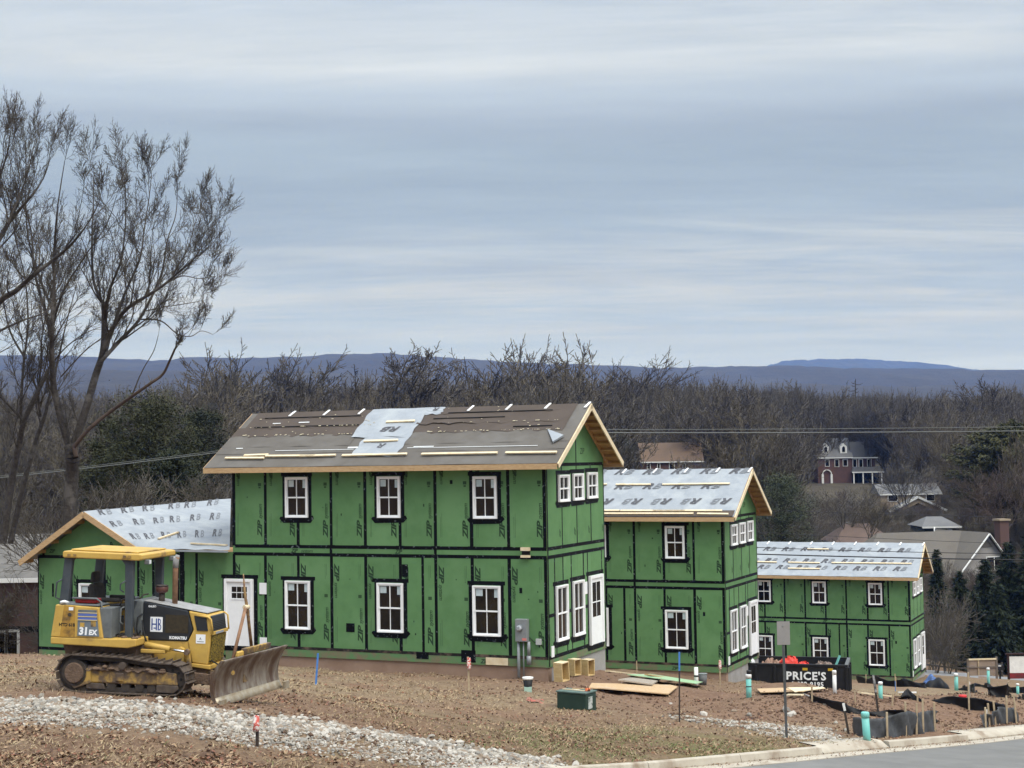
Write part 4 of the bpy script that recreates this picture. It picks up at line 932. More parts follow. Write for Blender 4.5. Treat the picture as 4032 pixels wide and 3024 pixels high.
for y in (.44, 1.51):
    MB().cyl((1.60, y, .87), (2.10, y, .80), .055, 14).build('lift_cylinder', YEL, DZ); MB().cyl((2.10, y, .80), (2.43, y, .755), .022, 10).build('cylinder_rod', CHROME, DZ)
    bxp(1.52, 2.02, y-.05, y+.05, .71, .79, 'cylinder_guard', YEL, bevel=.02); MB().cyl((2.44, y-.04, .75), (2.44, y+.04, .75), .05, 12).build('pin', MUD, DZ)
    MB().bar((1.35, y+(.06 if y < 1 else -.06), .34), (3.05, y+(.22 if y < 1 else -.22), .22), .12, .20).build('push_arm', MUD, DZ, bevel=.01)
MB().bar((2.95, .55, .26), (2.95, 1.40, .26), .18, .24).build('cross_frame', MUD, DZ); MB().bar((2.95, .975, .26), (3.42, .975, .30), .3, .25).build('blade_pivot', YELW, DZ)
MB().cyl((2.75,.7,.35),(3.4,.35,.42),.045,10).build('angle_cylinder', YELW, DZ); MB().cyl((2.75,1.25,.35),(3.45,1.65,.42),.045,10).build('angle_cylinder', YELW, DZ)
# exhaust and pre-cleaner
MB().tube([(1.95,.95,1.58),(1.95,.95,2.30),(1.955,.95,2.40),(1.985,.95,2.49)], [.052,.052,.05,.045], 14).build('exhaust_stack', RUSTP, DZ); MB().tube([(1.95,.95,2.28),(1.955,.95,2.40),(1.99,.95,2.52)], [.058,.056,.04], 14).build('exhaust_tip', DUST, DZ)
pc = MB().tube([(1.68,.95,1.58),(1.68,.95,1.80)], .058, 14).build('intake_stem', STEELD, DZ); MB().tube([(1.68,.95,1.79),(1.68,.95,1.82),(1.68,.95,1.90),(1.68,.95,1.93)], [.07,.115,.125,.105], 18).build('pre_cleaner', mat('precleaner_bowl', (.09,.04,.035), .4, (.12,.055,.045), 8), DZ)
MB().tube([(1.68,.95,1.925),(1.68,.95,1.945)], [.128,.10], 18).build('pre_cleaner_cap', STEELD, DZ)
# ---- blade, angled a few degrees
BLR = empty('blade', (3.50, .975, 0), -R(7)); BLR.parent = DZ
def bl(u, v, off=0.0):
    z = -.10+.82*v; c = .20*(1-((v-.42)/.58)**2); return (.10-c+off+.02*v, (u-.5)*2.46, z)
MB().grid(lambda u, v: bl(u, v), 24, 12).build('moldboard', BLADE, BLR, solid=.03)
MB().grid(lambda u, v: (bl(u, v*.22)[0]+.022, bl(u, 0)[1], -.115+.15*v), 12, 2).build('cutting_edge', EDGE, BLR, solid=.022)
for s in (-1, 1):
    pb([(bl(0, k_/8)[0]+.018, bl(0, k_/8)[2]) for k_ in range(9)]+[(bl(0, k_/8)[0]-.06, bl(0, k_/8)[2]) for k_ in range(8, -1, -1)], s*1.235-.015, s*1.235+.015, 'end_plate', BLADE, BLR, bevel=.003)
    MB().box(.085, .135, s*1.23-.10, s*1.23+.10, -.12, .02).build('end_bit', EDGE, BLR)
pb([(-.06,.70),(.03,.715),(.05,.83),(-.04,.83)], -.30, .72, 'spill_guard', YELW, BLR); pb([(-.40,.1),(-.20,.1),(-.18,.60),(-.34,.55)], -.5, .5, 'backing_beam', YELW, BLR)
pb([(-.05,.70),(.02,.70),(.02,.78),(-.02,.80)], -.52, -.3, 'gusset', YEL, BLR)
# rusted pole frame standing on the blade
MB().tube([(3.32,.50,.60),(3.40,.93,1.58)], .034, 8).build('mast_pole', RUSTP, DZ); MB().tube([(3.37,1.38,.62),(3.40,1.0,1.55),(3.38,.93,1.8),(3.36,.88,2.20)], [.034,.032,.028,.012], 8).build('mast_pole', mat('lichen_pole', (.36,.24,.11), .85, (.16,.09,.06), 14), DZ)
MB().cyl((3.38,.90,1.57),(3.42,1.02,1.57),.045,8).build('mast_clamp', LUMB2, DZ)

# hydraulic hoses and loose dirt
HOSE = mat('hose_rubber', (.012,.012,.013), .6)
for pts_ in ([(1.46,.58,1.30),(1.52,.50,1.15),(1.58,.47,.98),(1.62,.46,.90)], [(1.42,.60,1.10),(1.40,.50,1.0),(1.48,.46,.86),(1.60,.44,.82)], [(2.60,.70,.50),(2.85,.66,.58),(3.05,.60,.50),(3.25,.52,.45)], [(2.60,.74,.46),(2.9,.76,.40),(3.1,.72,.48),(3.3,.70,.46)], [(1.44,.62,1.42),(1.38,.56,1.36),(1.37,.52,1.15),(1.42,.50,1.02)], [(1.0,.36,1.02),(1.12,.30,1.06),(1.22,.33,1.03),(1.34,.40,1.05)]):
    MB().tube(pts_, .016, 6).build('hydraulic_hose', HOSE, DZ)
def lump(x, y, z, s_, seed, m_=MUD):
    q = random.Random(seed); MB().grid(lambda u, v: (x+s_*math.cos(u*6.283)*math.sin(v*3.1416)*(1+.3*math.sin(u*13+seed)), y+s_*.8*math.sin(u*6.283)*math.sin(v*3.1416)*(1+.3*math.cos(u*9+seed)), z+s_*.45*math.cos(v*3.1416)*(1+.25*math.sin(u*11+v*7+seed))), 10, 6).build('mud_lump', m_, DZ)
for k_ in range(16):
    q = random.Random(k_); lump(q.uniform(.6, 2.2), q.choice((.05, .08, .35)), q.uniform(.42, .50), q.uniform(.05, .11), k_)
for k_ in range(8):
    q = random.Random(50+k_); lump(q.uniform(1.0, 1.5), q.uniform(.2, .5), 1.01, q.uniform(.03, .07), 50+k_)
# ------------------------------------------------------------------ things on the site
def mpp(d): return d/FOC
def vert(px, py_top, py_bot, base=None):
    b = hit(px, py_bot) if base is None else base; return b, (py_bot-py_top)*b[1]/FOC
def stake(px, pt, pb_, label, w=.04, lean=0.0, top=None, m_=STAKE, ribbon=None, name='survey_stake', cat='stake', group=None):
    b, h = vert(px, pt, pb_); r = empty(name, b); tag(r, label, cat, group)
    l = Vector((lean*h, 0, h)); MB().bar((0,0,-.15), l, w, w*.55, up=(0,1,0)).build('shaft', m_, r)
    if top: MB().bar(l*(1-top[0]), l*1.002, w*1.12, w*.68, up=(0,1,0)).build('painted_top', top[1], r)
    if ribbon:
        k = random.Random(px); q = MB()
        for i in range(4): q.grid(lambda u, v, i=i: ((v-.5)*.09+.02*math.sin(u*9+i), -.04-.01*i, h*(1-.02-.06*i)-u*.16), 3, 2)
        q.build('ribbon', ribbon, r, solid=.004)
    return r
stake(1242, 2575, 2697, 'blue painted survey stake leaning beside the bulldozer blade', .045, .09, m_=BLUEP)
stake(1848, 2590, 2722, 'wooden stake with white and red ribbon in front of the nearest house wall', .05, -.03, ribbon=PINK)
stake(2508, 2603, 2660, 'thin wooden stake behind the green scrap sheet', .04)
stake(2675, 2575, 2842, 'tall thin stake with a long blue painted top on the bare soil', .035, .02, top=(.27, BLUEP), m_=mat('dark_stake', (.045,.035,.03), .8))
stake(2836, 2600, 2700, 'wooden stake with pink ribbon by the middle house corner', .045, ribbon=PINK)
stake(1012, 2815, 2940, 'short rebar stake with orange and white tape beside the gravel', .05, .02, m_=mat('dark_stake', (.045,.035,.03), .8), ribbon=PINK)
stake(3526, 2655, 2725, 'thin stake with blue lower end on the straw near the farthest house', .03, top=(.4, STAKE), m_=BLUEP)
stake(3541, 2677, 2700, 'short pale stake behind the black fence by the farthest house', .035)
stake(3391, 2645, 2672, 'short pale stake beside the dumpster end', .04)
stake(3368, 2722, 2768, 'small weathered stake in the soil before the dumpster', .035)
stake(3512, 2733, 2785, 'pale leaning stake behind the grey silt curtain', .05, .10)
stake(3655, 2660, 2690, 'small stake with orange tip by the farthest house gable', .03, top=(.3, PINK))
# ---- pipes
def pipe(px, pt, pb_, wpx, label, m_=TEAL, cap='white', name='cleanout_pipe', lean=0.0):
    b, h = vert(px, pt, pb_); rr = wpx/2*b[1]/FOC; r = empty(name, b); tag(r, label, 'pipe')
    MB().tube([(0,0,-.2), (lean*h,0,h)], rr, 18).build('barrel', m_, r)
    if cap:
        ch = min(.12, h*.2); MB().tube([(lean*h,0,h-.01), (lean*h,0,h+ch*.8), (lean*h,0,h+ch)], [rr*1.12, rr*1.12, rr*.95], 18).build('cap', PIPEW if cap != 'open' else m_, r)
        if cap == 'black': MB().tube([(lean*h+rr*.2,0,h+ch), (lean*h+rr*.2,0,h+ch*1.9)], rr*.9, 12).build('lid', BLK, r); MB().tube([(lean*h*.6,0,h*.55), (lean*h*.6,0,h*.60)], rr*1.05, 14).build('band', BLK, r)
    return r
pipe(2949, 2672, 2748, 21, 'teal standpipe with black lid beside the middle house foundation', cap='black')
pipe(3468, 2697, 2752, 16, 'teal standpipe with white cap between the silt fence and the farthest house')
pipe(3766, 2664, 2720, 15, 'teal standpipe with white cap left of the plywood board')
pipe(3893, 2640, 2708, 11, 'slender teal standpipe standing before the plywood board')
pipe(4008, 2700, 2735, 11, 'short teal standpipe near the right edge of the lot')
pipe(3416, 2826, 2920, 29, 'thick teal pipe stub standing in front of the grey silt curtain', cap='open', lean=-.07)
w = pipe(2742, 2630, 2698, 16, 'white pipe with a black band against the middle house wall', PIPEW, None); w_b = MB().tube([(0,0,.30),(0,0,.36)], .085, 14).build('band', BLK, w)
pipe(3287, 2656, 2728, 15, 'white standpipe in front of the black dumpster', PIPEW, 'white')
b, h = vert(2768, 2655, 2697); r = empty('bucket', b); tag(r, 'grey bucket against the middle house foundation', 'bucket'); MB().tube([(0,0,-.02),(0,0,h)], [.13,.16], 16).build('body', mat('bucket_grey', (.13,.135,.14), .6), r); MB().tube([(0,0,h),(0,0,h+.02)], .17, 16).build('rim', GREYM, r)
b, h = vert(2079, 2672, 2722); r = empty('capped_drain', b); tag(r, 'black drain sleeve with torn white rim below the electric meter', 'drain'); MB().tube([(0,0,-.1),(0,0,h*.15),(.0,0,h*.95)], [.09,.10,.13], 16).build('sleeve', BLK, r); MB().tube([(0,0,h*.9),(0,0,h*1.08)], [.135,.15], 16).build('rim', PIPEW, r); MB().box(-.10,.10,-.13,-.02,-.02,.12).build('base', mat('pale_green_cap', (.35,.50,.42), .7), r)
# ---- electric meter on the wall of the first house
ma = onfront(2038, 2435); mb_ = onfront(2086, 2525)
def on1(fm_pts): return fm_pts
MR = empty('electric_meter', (C1[0]+math.cos(TH)*(ma[0]+mb_[0])/2, C1[1]-math.sin(TH)*(ma[0]+mb_[0])/2, C1[2]-3.5), -TH); tag(MR, 'grey electric meter box on the nearest house wall with conduits to the ground', 'meter')
wm, zb_, zt_ = (mb_[0]-ma[0])/2, mb_[1]+3.5, ma[1]+3.5
mbx = MB().box(-wm, wm, -.20, -.02, zb_, zt_).build('box', GREYM, MR, bevel=.012)
MB().cyl((-.04,-.20,zt_-.26),(-.04,-.23,zt_-.26),.10,20).build('meter_ring', GREYM, MR); MB().tube([(-.04,-.23,zt_-.26),(-.04,-.28,zt_-.26),(-.04,-.31,zt_-.26)],[.085,.085,.05],18).build('meter_glass', mat('meter_glass', (.45,.47,.5), .15, (.2,.22,.25), 12), MR)
MB().box(.03,.17,-.206,-.20,zb_+.04,zb_+.11).build('tag', mat('meter_tag', (.6,.2,.18), .6), MR)
for x, z0, rr in ((-.13,-.25,.045), (.03,-.1,.022), (.20,.62,.05)): MB().cyl((x,-.10,z0),(x,-.10,zb_),rr,12).build('conduit', GREYM, MR)
MB().tube([(.20,-.10,.62),(.20,-.10,.36)], [.07,.07], 12).build('coupling', GREYM, MR); MB().tube([(.2,-.06,1.15),(.35,-.04,1.02),(.45,-.04,1.02)], .012, 6).build('wire', BLK, MR); MB().box(.42,.58,-.09,-.02,.95,1.12).build('outlet_box', mat('outlet_grey', (.42,.44,.43), .6), MR)
# ---- open wooden crates by the gable
PLYW = mat('crate_wood', (.60,.46,.24), .75, (.50,.36,.17), 5, stretch=(1,1,4))
def crate(px, pt, pb_, wpx, label, rz, roll=0.0):
    b, h = vert(px, pt, pb_); h = h*.93; w = wpx*b[1]/FOC; r = empty('wooden_crate', b, rz); r.rotation_euler = (0, roll, rz); tag(r, label, 'crate', 'open crates by the nearest house')
    d = w*.85; t_ = .025
    MB().box(-w/2,-w/2+t_,-d/2,d/2,0,h).build('side_board', PLYW, r); MB().box(w/2-t_,w/2,-d/2,d/2,0,h).build('side_board', PLYW, r); MB().box(-w/2+t_,w/2-t_,-d/2,d/2,0,t_).build('bottom_board', PLYW, r); MB().box(-w/2+t_,w/2-t_,-d/2,d/2,h-t_,h).build('top_board', LUMB2, r); MB().box(-w/2+t_,w/2-t_,d/2-t_,d/2-.002,t_,h-t_).build('back_board', PLYW, r)
crate(2213, 2602, 2682, 48, 'front leaning open crate of raw wood by the nearest house corner', R(52), R(-4))
crate(2262, 2592, 2660, 42, 'middle open wooden crate tucked behind the leaning one', R(50))
crate(2315, 2592, 2660, 42, 'rear open wooden crate against the grey foundation', R(48))
# ---- green utility pedestal
b = hit(2300, 2795, 30); r = empty('utility_cabinet', (b[0], b[1], b[2]), -R(33)); tag(r, 'dark green utility cabinet on the soil with wood scraps on top', 'cabinet')
CAB = mat('cabinet_green', (.018,.040,.030), .5, (.026,.052,.040), 3); CABT = mat('cabinet_top', (.10,.15,.135), .55, (.075,.115,.105), 5)
MB().box(-.62,.20,-.26,.26,-.2,.42).build('body', CAB, r, bevel=.02); MB().box(-.64,.22,-.28,.28,.42,.46).build('lid', CABT, r, bevel=.012); MB().box(.2005,.208,-.14,.06,.05,.34).build('notice', mat('faded_label', (.45,.48,.46), .7, (.12,.15,.13), 9, lo=.48, hi=.6), r)
for i, (x, y, a, l, m_) in enumerate(((-.35,-.02,.15,.45,LUMB2), (-.12,-.05,-.12,.35,LUMB2), (-.20,.08,.3,.3,LUMB))):
    o_ = MB().box(-l/2,l/2,-.02,.02,0,.018).build('scrap_stick', m_); c_, s_ = math.cos(-R(33)), math.sin(-R(33)); o_.location = (b[0]+c_*x-s_*y, b[1]+s_*x+c_*y, b[2]+.463+.02*(i == 2)); o_.rotation_euler = (0,0,a-R(33)); tag(o_, ('longest pale scrap stick lying on the green utility cabinet', 'short pale scrap stick in the middle of the green cabinet top', 'darker scrap stick lying across the others on the green cabinet')[i], 'stick')
b2 = MB().grid(lambda u, v: (.03+.12*u, -.05+.06*math.sin(v*7)*u, .02+.05*math.sin(u*5+v*6)), 6, 4).build('flagging_tape', mat('flagging_orange', (.8,.22,.10), .6), None, solid=.004); b2.location = (b[0], b[1]-.02, b[2]+.47); tag(b2, 'crumpled orange flagging tape on the green utility cabinet', 'tape')
# ---- sheets lying on the soil
def sheet(pix, lift, th, name, m_, label, cat='sheet'):
    ps = [hit(*p) for p in pix]; zc_ = np.array(ps); A = np.c_[zc_[:,:2], np.ones(len(ps))]; co = np.linalg.lstsq(A, zc_[:,2], rcond=None)[0]
    c = zc_.mean(0); mb_ = MB(); n = len(ps)
    top = [(p[0]-c[0], p[1]-c[1], co@[p[0],p[1],1]-c[2]+lift+th) for p in ps]; bot = [(x, y, z-th) for x, y, z in top]
    a = sum(top[i][0]*top[(i+1) % n][1]-top[(i+1) % n][0]*top[i][1] for i in range(n))
    if a < 0: top.reverse(); bot.reverse()
    q = mb_._p(top+bot); mb_.f += [tuple(q+i for i in range(n)), tuple(q+n+i for i in reversed(range(n)))]+[(q+i, q+n+i, q+n+(i+1) % n, q+(i+1) % n) for i in range(n)]; mb_.sm += [False]*(n+2)
    o_ = mb_.build(name, m_, None, c); tag(o_, label, cat); return o_
sheet([(2330,2704),(2640,2708),(2668,2712),(2632,2746),(2372,2726),(2318,2714)], .05, .03, 'osb_sheet', OSB, 'long pale strand board sheet on the soil beside the green cabinet')
sheet([(2470,2678),(2560,2672),(2768,2704),(2742,2712),(2600,2698)], .16, .015, 'sheathing_offcut', PLYG, 'green sheathing offcut lying on the scrap stack before the middle house')
sheet([(2434,2702),(2478,2685),(2606,2693),(2568,2714)], .12, .04, 'ribbed_panel', mat('weathered_panel', (.40,.36,.30), .85, (.25,.20,.16), 30, stretch=(3,.2,1)), 'weathered ribbed wood panel on top of the strand board')
def plank(pa, pb_, w, label, m_=LUMB2, lift=.03):
    a, b = hit(*pa), hit(*pb_); c = (a+b)/2; o_ = MB().bar(a-c+[0,0,lift+.03], b-c+[0,0,lift+.03], w, .04).build('plank', m_, None, c); tag(o_, label, 'plank'); return o_
plank((2392,2650), (2650,2680), .16, 'long pale plank along the middle house foundation'); plank((2545,2672), (2650,2688), .12, 'short pale plank behind the green sheathing offcut', LUMB, .10)
sheet([(2980,2722),(3080,2716),(3180,2728),(3160,2742),(3060,2736),(2995,2738)], .06, .02, 'osb_scrap', OSB, 'left pale board scrap on the soil before the dumpster')
sheet([(3100,2726),(3240,2722),(3250,2730),(3130,2740)], .10, .02, 'osb_scrap', LUMB2, 'right pale board scrap lapped over the left one before the dumpster')
plank((3100,2746), (3160,2748), .15, 'short pale plank below the board scraps'); sheet([(3160,2740),(3190,2748),(3240,2762),(3200,2764)], .03, .03, 'broken_slab', FOUNDG, 'grey broken slab on the soil beside the sign post')
plank((3385,2738), (3512,2752), .14, 'pale plank lying behind the leaning pole on the straw')
# ---- sign post seen from behind
b = hit(3098, 2907, 28); hgt = (2907-2458)*b[1]/FOC; r = empty('sign_post', b); tag(r, 'grey metal sign post with a blank sign back by the kerb', 'sign')
MB().bar((0,0,-.3), (-.035,0,hgt), .055, .035, up=(0,1,0)).build('post', mat('post_steel', (.105,.11,.115), .55, (.075,.08,.082), 8, metal=.3), r)
MB().box(-.17,.12,-.036,-.030,hgt-.50,hgt+.02).build('sign_plate', mat('sign_back', (.27,.255,.245), .6, (.24,.225,.215), 5), r, bevel=.006)
for z in (hgt-.42, hgt-.08): MB().cyl((-.035,-.05,z),(-.035,-.03,z),.014,8).build('bolt', GREYM, r)
# ---- dumpster
DB = mat('dumpster_black', (.010,.011,.013), .5, (.018,.019,.022), 4, c3=(.05,.04,.032), scale3=.9, lo3=.6, hi3=.75)
dA = gpt(3380, 61.0); dz0 = terrain(np.array([dA[0]]), np.array([dA[1]]))[0]
DR = empty('dumpster', P(3338, 2728, 61.0)-[0,0,.27], 0); ang = math.atan2(-1.55, 4.6)
DR.rotation_euler = (0, 0, -R(15)); tag(DR, 'black roll-off dumpster lettered PRICE\'S, full of rubbish, in front of the farthest house', 'dumpster')
DL, DW_, DHt = 5.6, 2.3, 1.28
wl = MB().box(-DL,0,-.0,.06,.18,DHt).build('side_wall', DB, DR); MB().box(-DL,0,DW_-.06,DW_,.18,DHt).build('side_wall', DB, DR); MB().box(-.06,0,.061,DW_-.061,.18,DHt-.02).build('end_gate', DB, DR); MB().box(-DL,-DL+.06,.061,DW_-.061,.18,DHt-.02).build('end_gate', DB, DR); MB().box(-DL,0,.0,DW_,.10,.178).build('floor_pan', DB, DR)
for y in (-.03, DW_-.06): MB().box(-DL-.03,.03,y,y+.09,DHt,DHt+.09).build('top_rail', DB, DR, bevel=.01)
MB().box(-.10,.03,.06,DW_-.06,DHt-.018,DHt+.085).build('top_rail', mat('rail_grey', (.10,.105,.11), .5), DR); MB().box(-DL-.03,-DL+.08,.06,DW_-.06,DHt-.018,DHt+.085).build('top_rail', DB, DR)
for x in (-4.6,-3.6,-2.85,-.42,-.02): MB().box(x-.05,x+.05,-.07,-.001,.12,DHt).build('rib', DB, DR, bevel=.008)
for y in (.35,1.15,1.9): MB().box(.001,.08,y-.05,y+.05,.12,DHt-.05).build('rib', DB, DR, bevel=.008)
for x in (-4.8,-.6): MB().cyl((x,.2,.06),(x,DW_-.2,.06),.09,12).build('roller', STEELD, DR)
fmd = lambda a, b_, o: (a, -o, b_)
tx = MB(fmd); add_text(tx, text2d("PRICE'S", .44, 0, .014, 1.12), (-2.40, .76), 0, .074); tx.build('lettering', DECW, DR)
tx = MB(fmd); add_text(tx, text2d('0-932-9195', .25, 0, .008, 1.1), (-2.2, .50), 0, .074); tx.build('lettering', DECW, DR)
for x in (-1.75, -.75): MB(fmd).box(x, x+.2, 1.12, 1.22, .002, .012).build('decal', mat('decal_amber', (.55,.35,.03), .6), DR)
def junk(name, loc, s, m_, label, cat, seed, flat=.6):
    rr = random.Random(seed); o_ = MB().grid(lambda u, v: ((.5+.5*math.sin(seed+u*7))*0+math.cos(u*6.283)*math.sin(v*3.1416)*(1+.25*math.sin(u*13+seed)*math.sin(v*9)), math.sin(u*6.283)*math.sin(v*3.1416)*(1+.25*math.cos(u*11+seed)), flat*math.cos(v*3.1416)*(1+.3*math.sin(u*9+seed))+.22*math.sin(u*38+seed)*math.sin(v*21)+.12*math.sin(u*61)*math.cos(v*33)), 36, 20).build(name, m_)
    c_, s_ = math.cos(-R(15)), math.sin(-R(15)); o_.location = (DR.location.x+c_*loc[0]-s_*loc[1], DR.location.y+s_*loc[0]+c_*loc[1], DR.location.z+loc[2]); o_.scale = (s, s*.8, s); tag(o_, label, cat); return o_
junk('rubbish_bag', (-2.35,.75,1.22), .42, mat('red_wrap', (.75,.06,.035), .5, (.55,.04,.03), 6, bump=.5), 'large crumpled red wrap heaped in the dumpster', 'rubbish', 1); junk('rubbish_bag', (-1.75,.6,1.16), .28, mat('red_wrap', (.75,.06,.035), .5), 'smaller red wrap to the right in the dumpster', 'rubbish', 2)
junk('white_wrap', (-3.85,.45,1.34), .16, DECW, 'white plastic scrap sticking over the dumpster rim', 'rubbish', 3, 1.1); junk('cardboard_heap', (-3.0,1.2,1.05), .5, mat('cardboard', (.34,.22,.17), .85, (.25,.16,.12), 5), 'brown cardboard rubbish heaped in the dumpster', 'rubbish', 4, .5); junk('rubbish_heap', (-1.0,1.1,1.02), .5, mat('mixed_rubbish', (.30,.22,.18), .85, (.10,.09,.085), 6), 'mixed brown rubbish low in the right end of the dumpster', 'rubbish', 5, .4)
c_, s_ = math.cos(-R(15)), math.sin(-R(15))
def dloc(x, y, z): return np.array([DR.location.x+c_*x-s_*y, DR.location.y+s_*x+c_*y, DR.location.z+z])
o_ = MB().bar((0,0,0),(.35,.1,.75),.14,.03).build('pipe_offcut', TEAL, None, dloc(-.62,.5,.9)); tag(o_, 'teal pipe offcut poking out of the dumpster', 'pipe')
# ---- silt fences
def fence(pix, name, label, fab, hts, stakes, sag=.0, seed=0, cat='fence', wig=.10):
    """pix: (px, py) of the foot line; hts: heights in m; stakes: (index along, extra height)"""
    ps = np.array([hit(*p) for p in pix]); c = ps[0].copy(); r = empty(name, c); tag(r, label, cat, 'silt fences')
    sg = np.concatenate([[0], np.cumsum(np.linalg.norm(np.diff(ps[:,:2], axis=0), axis=1))]); n = max(12, int(sg[-1]/.15)); rr = random.Random(seed)
    ph = [rr.uniform(0, 6) for _ in range(4)]
    def fn(u, v):
        s = sg[-1]*u; x = np.interp(s, sg, ps[:,0]); y = np.interp(s, sg, ps[:,1]); z = ground(x, y); h = np.interp(s, sg, hts)
        h = h*(1-sag*abs(math.sin(s*1.7+ph[0])))+.05*math.sin(s*3.1+ph[1])
        b = wig*math.sin(s*2.3+ph[2]+v*1.5)*v+.05*math.sin(s*7+ph[3]+v*4)+.03*math.sin(s*15+v*9)
        return (x-c[0]+b*.4, y-c[1]-b, z-c[2]-.06+(h+.06)*v)
    MB().grid(fn, n, 7).build('fabric', fab, r, solid=.006)
    for u, e, ln in stakes:
        s = sg[-1]*u; x = np.interp(s, sg, ps[:,0]); y = np.interp(s, sg, ps[:,1]); z = ground(x, y); h = np.interp(s, sg, hts)+e
        MB().bar((x-c[0],y-c[1]-.05,z-c[2]-.2),(x-c[0]+ln*h,y-c[1]-.07,z-c[2]+h),.045,.035,up=(0,1,0)).build('fence_stake', STAKE, r)
    return r
fence([(3196,2765),(3260,2785),(3335,2812),(3430,2822),(3560,2836),(3690,2846)], 'silt_fence', 'long black silt fence behind the grey curtain, climbing the dirt mound', BLACKF, [.30,.22,.26,.20,.24,.26], [(.0,.1,.0)], .35, 1)
fence([(3352,2886),(3400,2905),(3466,2908),(3540,2904),(3620,2892),(3690,2880)], 'silt_fence', 'grey sagging silt curtain with five pale stakes just behind the kerb', GREYF, [.42,.40,.52,.60,.58,.50], [(.34,.06,0),(.54,.22,.0),(.68,.18,.03),(.78,.28,.0),(.96,.22,-.02)], .10, 2)
fence([(3668,2762),(3730,2778),(3790,2795),(3850,2802),(3950,2812)], 'silt_fence', 'black silt fence on the second mound below the red cap', BLACKF, [.05,.30,.32,.38,.36], [(.55,.75,.0)], .2, 3)
fence([(3872,2868),(3905,2856),(3950,2850),(4012,2845)], 'silt_fence', 'small grey silt curtain near the right edge by the kerb', GREYF, [.30,.42,.46,.50], [(.10,.22,0),(.38,.22,-.08),(.62,.22,-.10),(.85,.30,.0),(.97,.30,-.10)], .12, 4)
fence([(3770,2715),(3830,2722),(3900,2738),(3960,2746),(4060,2760)], 'silt_fence', 'black silt fence crossing the slope at the right edge', BLACKF, [.15,.35,.30,.40,.6], [(.6,.2,0)], .2, 5)
fence([(3820,2702),(3900,2714),(3990,2728),(4080,2735)], 'silt_fence', 'farther thin black silt fence behind the right teal pipe', BLACKF, [.12,.25,.3,.35], [(.5,.15,0)], .2, 6)
fence([(3376,2690),(3470,2696),(3560,2704),(3650,2708)], 'silt_fence', 'black silt fence along the foot of the farthest house', BLACKF, [.35,.40,.38,.30], [(.2,.15,0),(.7,.15,0)], .1, 7)
fence([(3535,2752),(3575,2750),(3612,2762),(3640,2772)], 'silt_fence', 'short scrap of black fence fabric near the white tray boards', BLACKF, [.12,.30,.10,.03], [(.75,.3,.0)], .1, 8)
sheet([(3535,2744),(3568,2740),(3572,2748),(3538,2752)], .15, .03, 'tray_board', PIPEW, 'left pale tray board by the black fabric scrap'); sheet([(3585,2742),(3614,2742),(3612,2750),(3584,2752)], .15, .03, 'tray_board', PIPEW, 'right pale tray board by the black fabric scrap')
stake(3462, 2662, 2818, 'tall black and white pole leaning behind the silt curtain', .05, -.12, top=(.42, mat('faded_pole', (.40,.40,.40), .7, (.05,.05,.05), 9)), m_=mat('dark_stake', (.045,.035,.03), .8), name='leaning_pole', cat='pole')
stake(3345, 2773, 2890, 'leaning stake with white top at the left end of the grey curtain', .05, -.18, top=(.24, PIPEW), m_=mat('dark_stake', (.045,.035,.03), .8))
stake(3880, 2795, 2850, 'leaning white topped stake at the small grey curtain', .05, .10, top=(.4, PIPEW), m_=BLK)
stake(3818, 2688, 2790, 'tall grey rod with white tip behind the black fence', .035, .02, top=(.1, PIPEW), m_=GREYM)
# ---- tarp bundle, red cap, boards at the far right
b = hit(3690, 2708); r = empty('tarp_bundle', b); tag(r, 'blue and black tarp bundle heaped by the farthest house gable', 'tarp'); s = b[1]/FOC
def hump(w, h, d, x0=0.0, ph=0.0): return lambda u, v: (x0+(u-.5)*w*(1-.25*v), math.cos(v*3.14)*d*.5*(1-.2*math.sin(u*7+ph)), h*math.sin(math.pi*u)**.6*math.sin(math.pi*v)*(1+.12*math.sin(u*13+ph))-.03)
MB().grid(hump(105*s,38*s,.9), 24, 12).build('black_tarp', BLACKF, r); MB().grid(hump(80*s,46*s,.8,-12*s,2), 24, 12).build('blue_tarp', mat('blue_tarp', (.10,.20,.50), .5, (.03,.05,.09), 2.5, bump=.4), r, loc=(0,.35,0))
b, h = vert(3791, 2745, 2768); r = empty('red_cap', b); tag(r, 'bright red cap on a short post behind the black silt fence', 'cap'); MB().tube([(0,0,-.1),(0,0,h*.4),(0,0,h*.45),(0,0,h*.95),(0,0,h)], [.05,.05,.11,.12,.07], 14).build('cap_body', REDP, r)
d_ = 99.0; r = empty('plywood_board', P(3870, 2692, d_), R(4)); tag(r, 'weathered plywood board on two posts, seen from behind, beside the far street', 'board'); s = d_/FOC; r.location.z = ground(r.location.x, r.location.y)
bw, bt, bb = 55*s, (2692-2597)*s, (2692-2662)*s
MB().box(-bw,bw,-.02,.0,bb,bt).build('sheet', mat('weathered_ply', (.30,.235,.185), .85, (.24,.185,.145), 2.5), r)
for x in (-bw-.03, bw+.03): MB().box(x-.06,x+.06,-.06,.06,-.5,bt+(.1 if x > 0 else .0)).build('post', mat('old_post', (.15,.125,.105), .9), r)
for z in (bt-.03, (bt+bb)/2): MB().box(-bw,bw,-.08,-.021,z-.05,z+.05).build('rail', LUMB2 if z > bt-.1 else mat('old_post', (.15,.125,.105), .9), r)
for x in (-bw*.3,): MB().box(x-.04,x+.04,-.075,-.0215,bb,bt-.09).build('batten', STAKE, r)
d_ = 97.0; r = empty('site_sign', P(4020, 2692, d_), 0); tag(r, 'white site sign with red lower band on dark posts at the right edge', 'sign'); s = d_/FOC; r.location.z = ground(r.location.x, r.location.y)
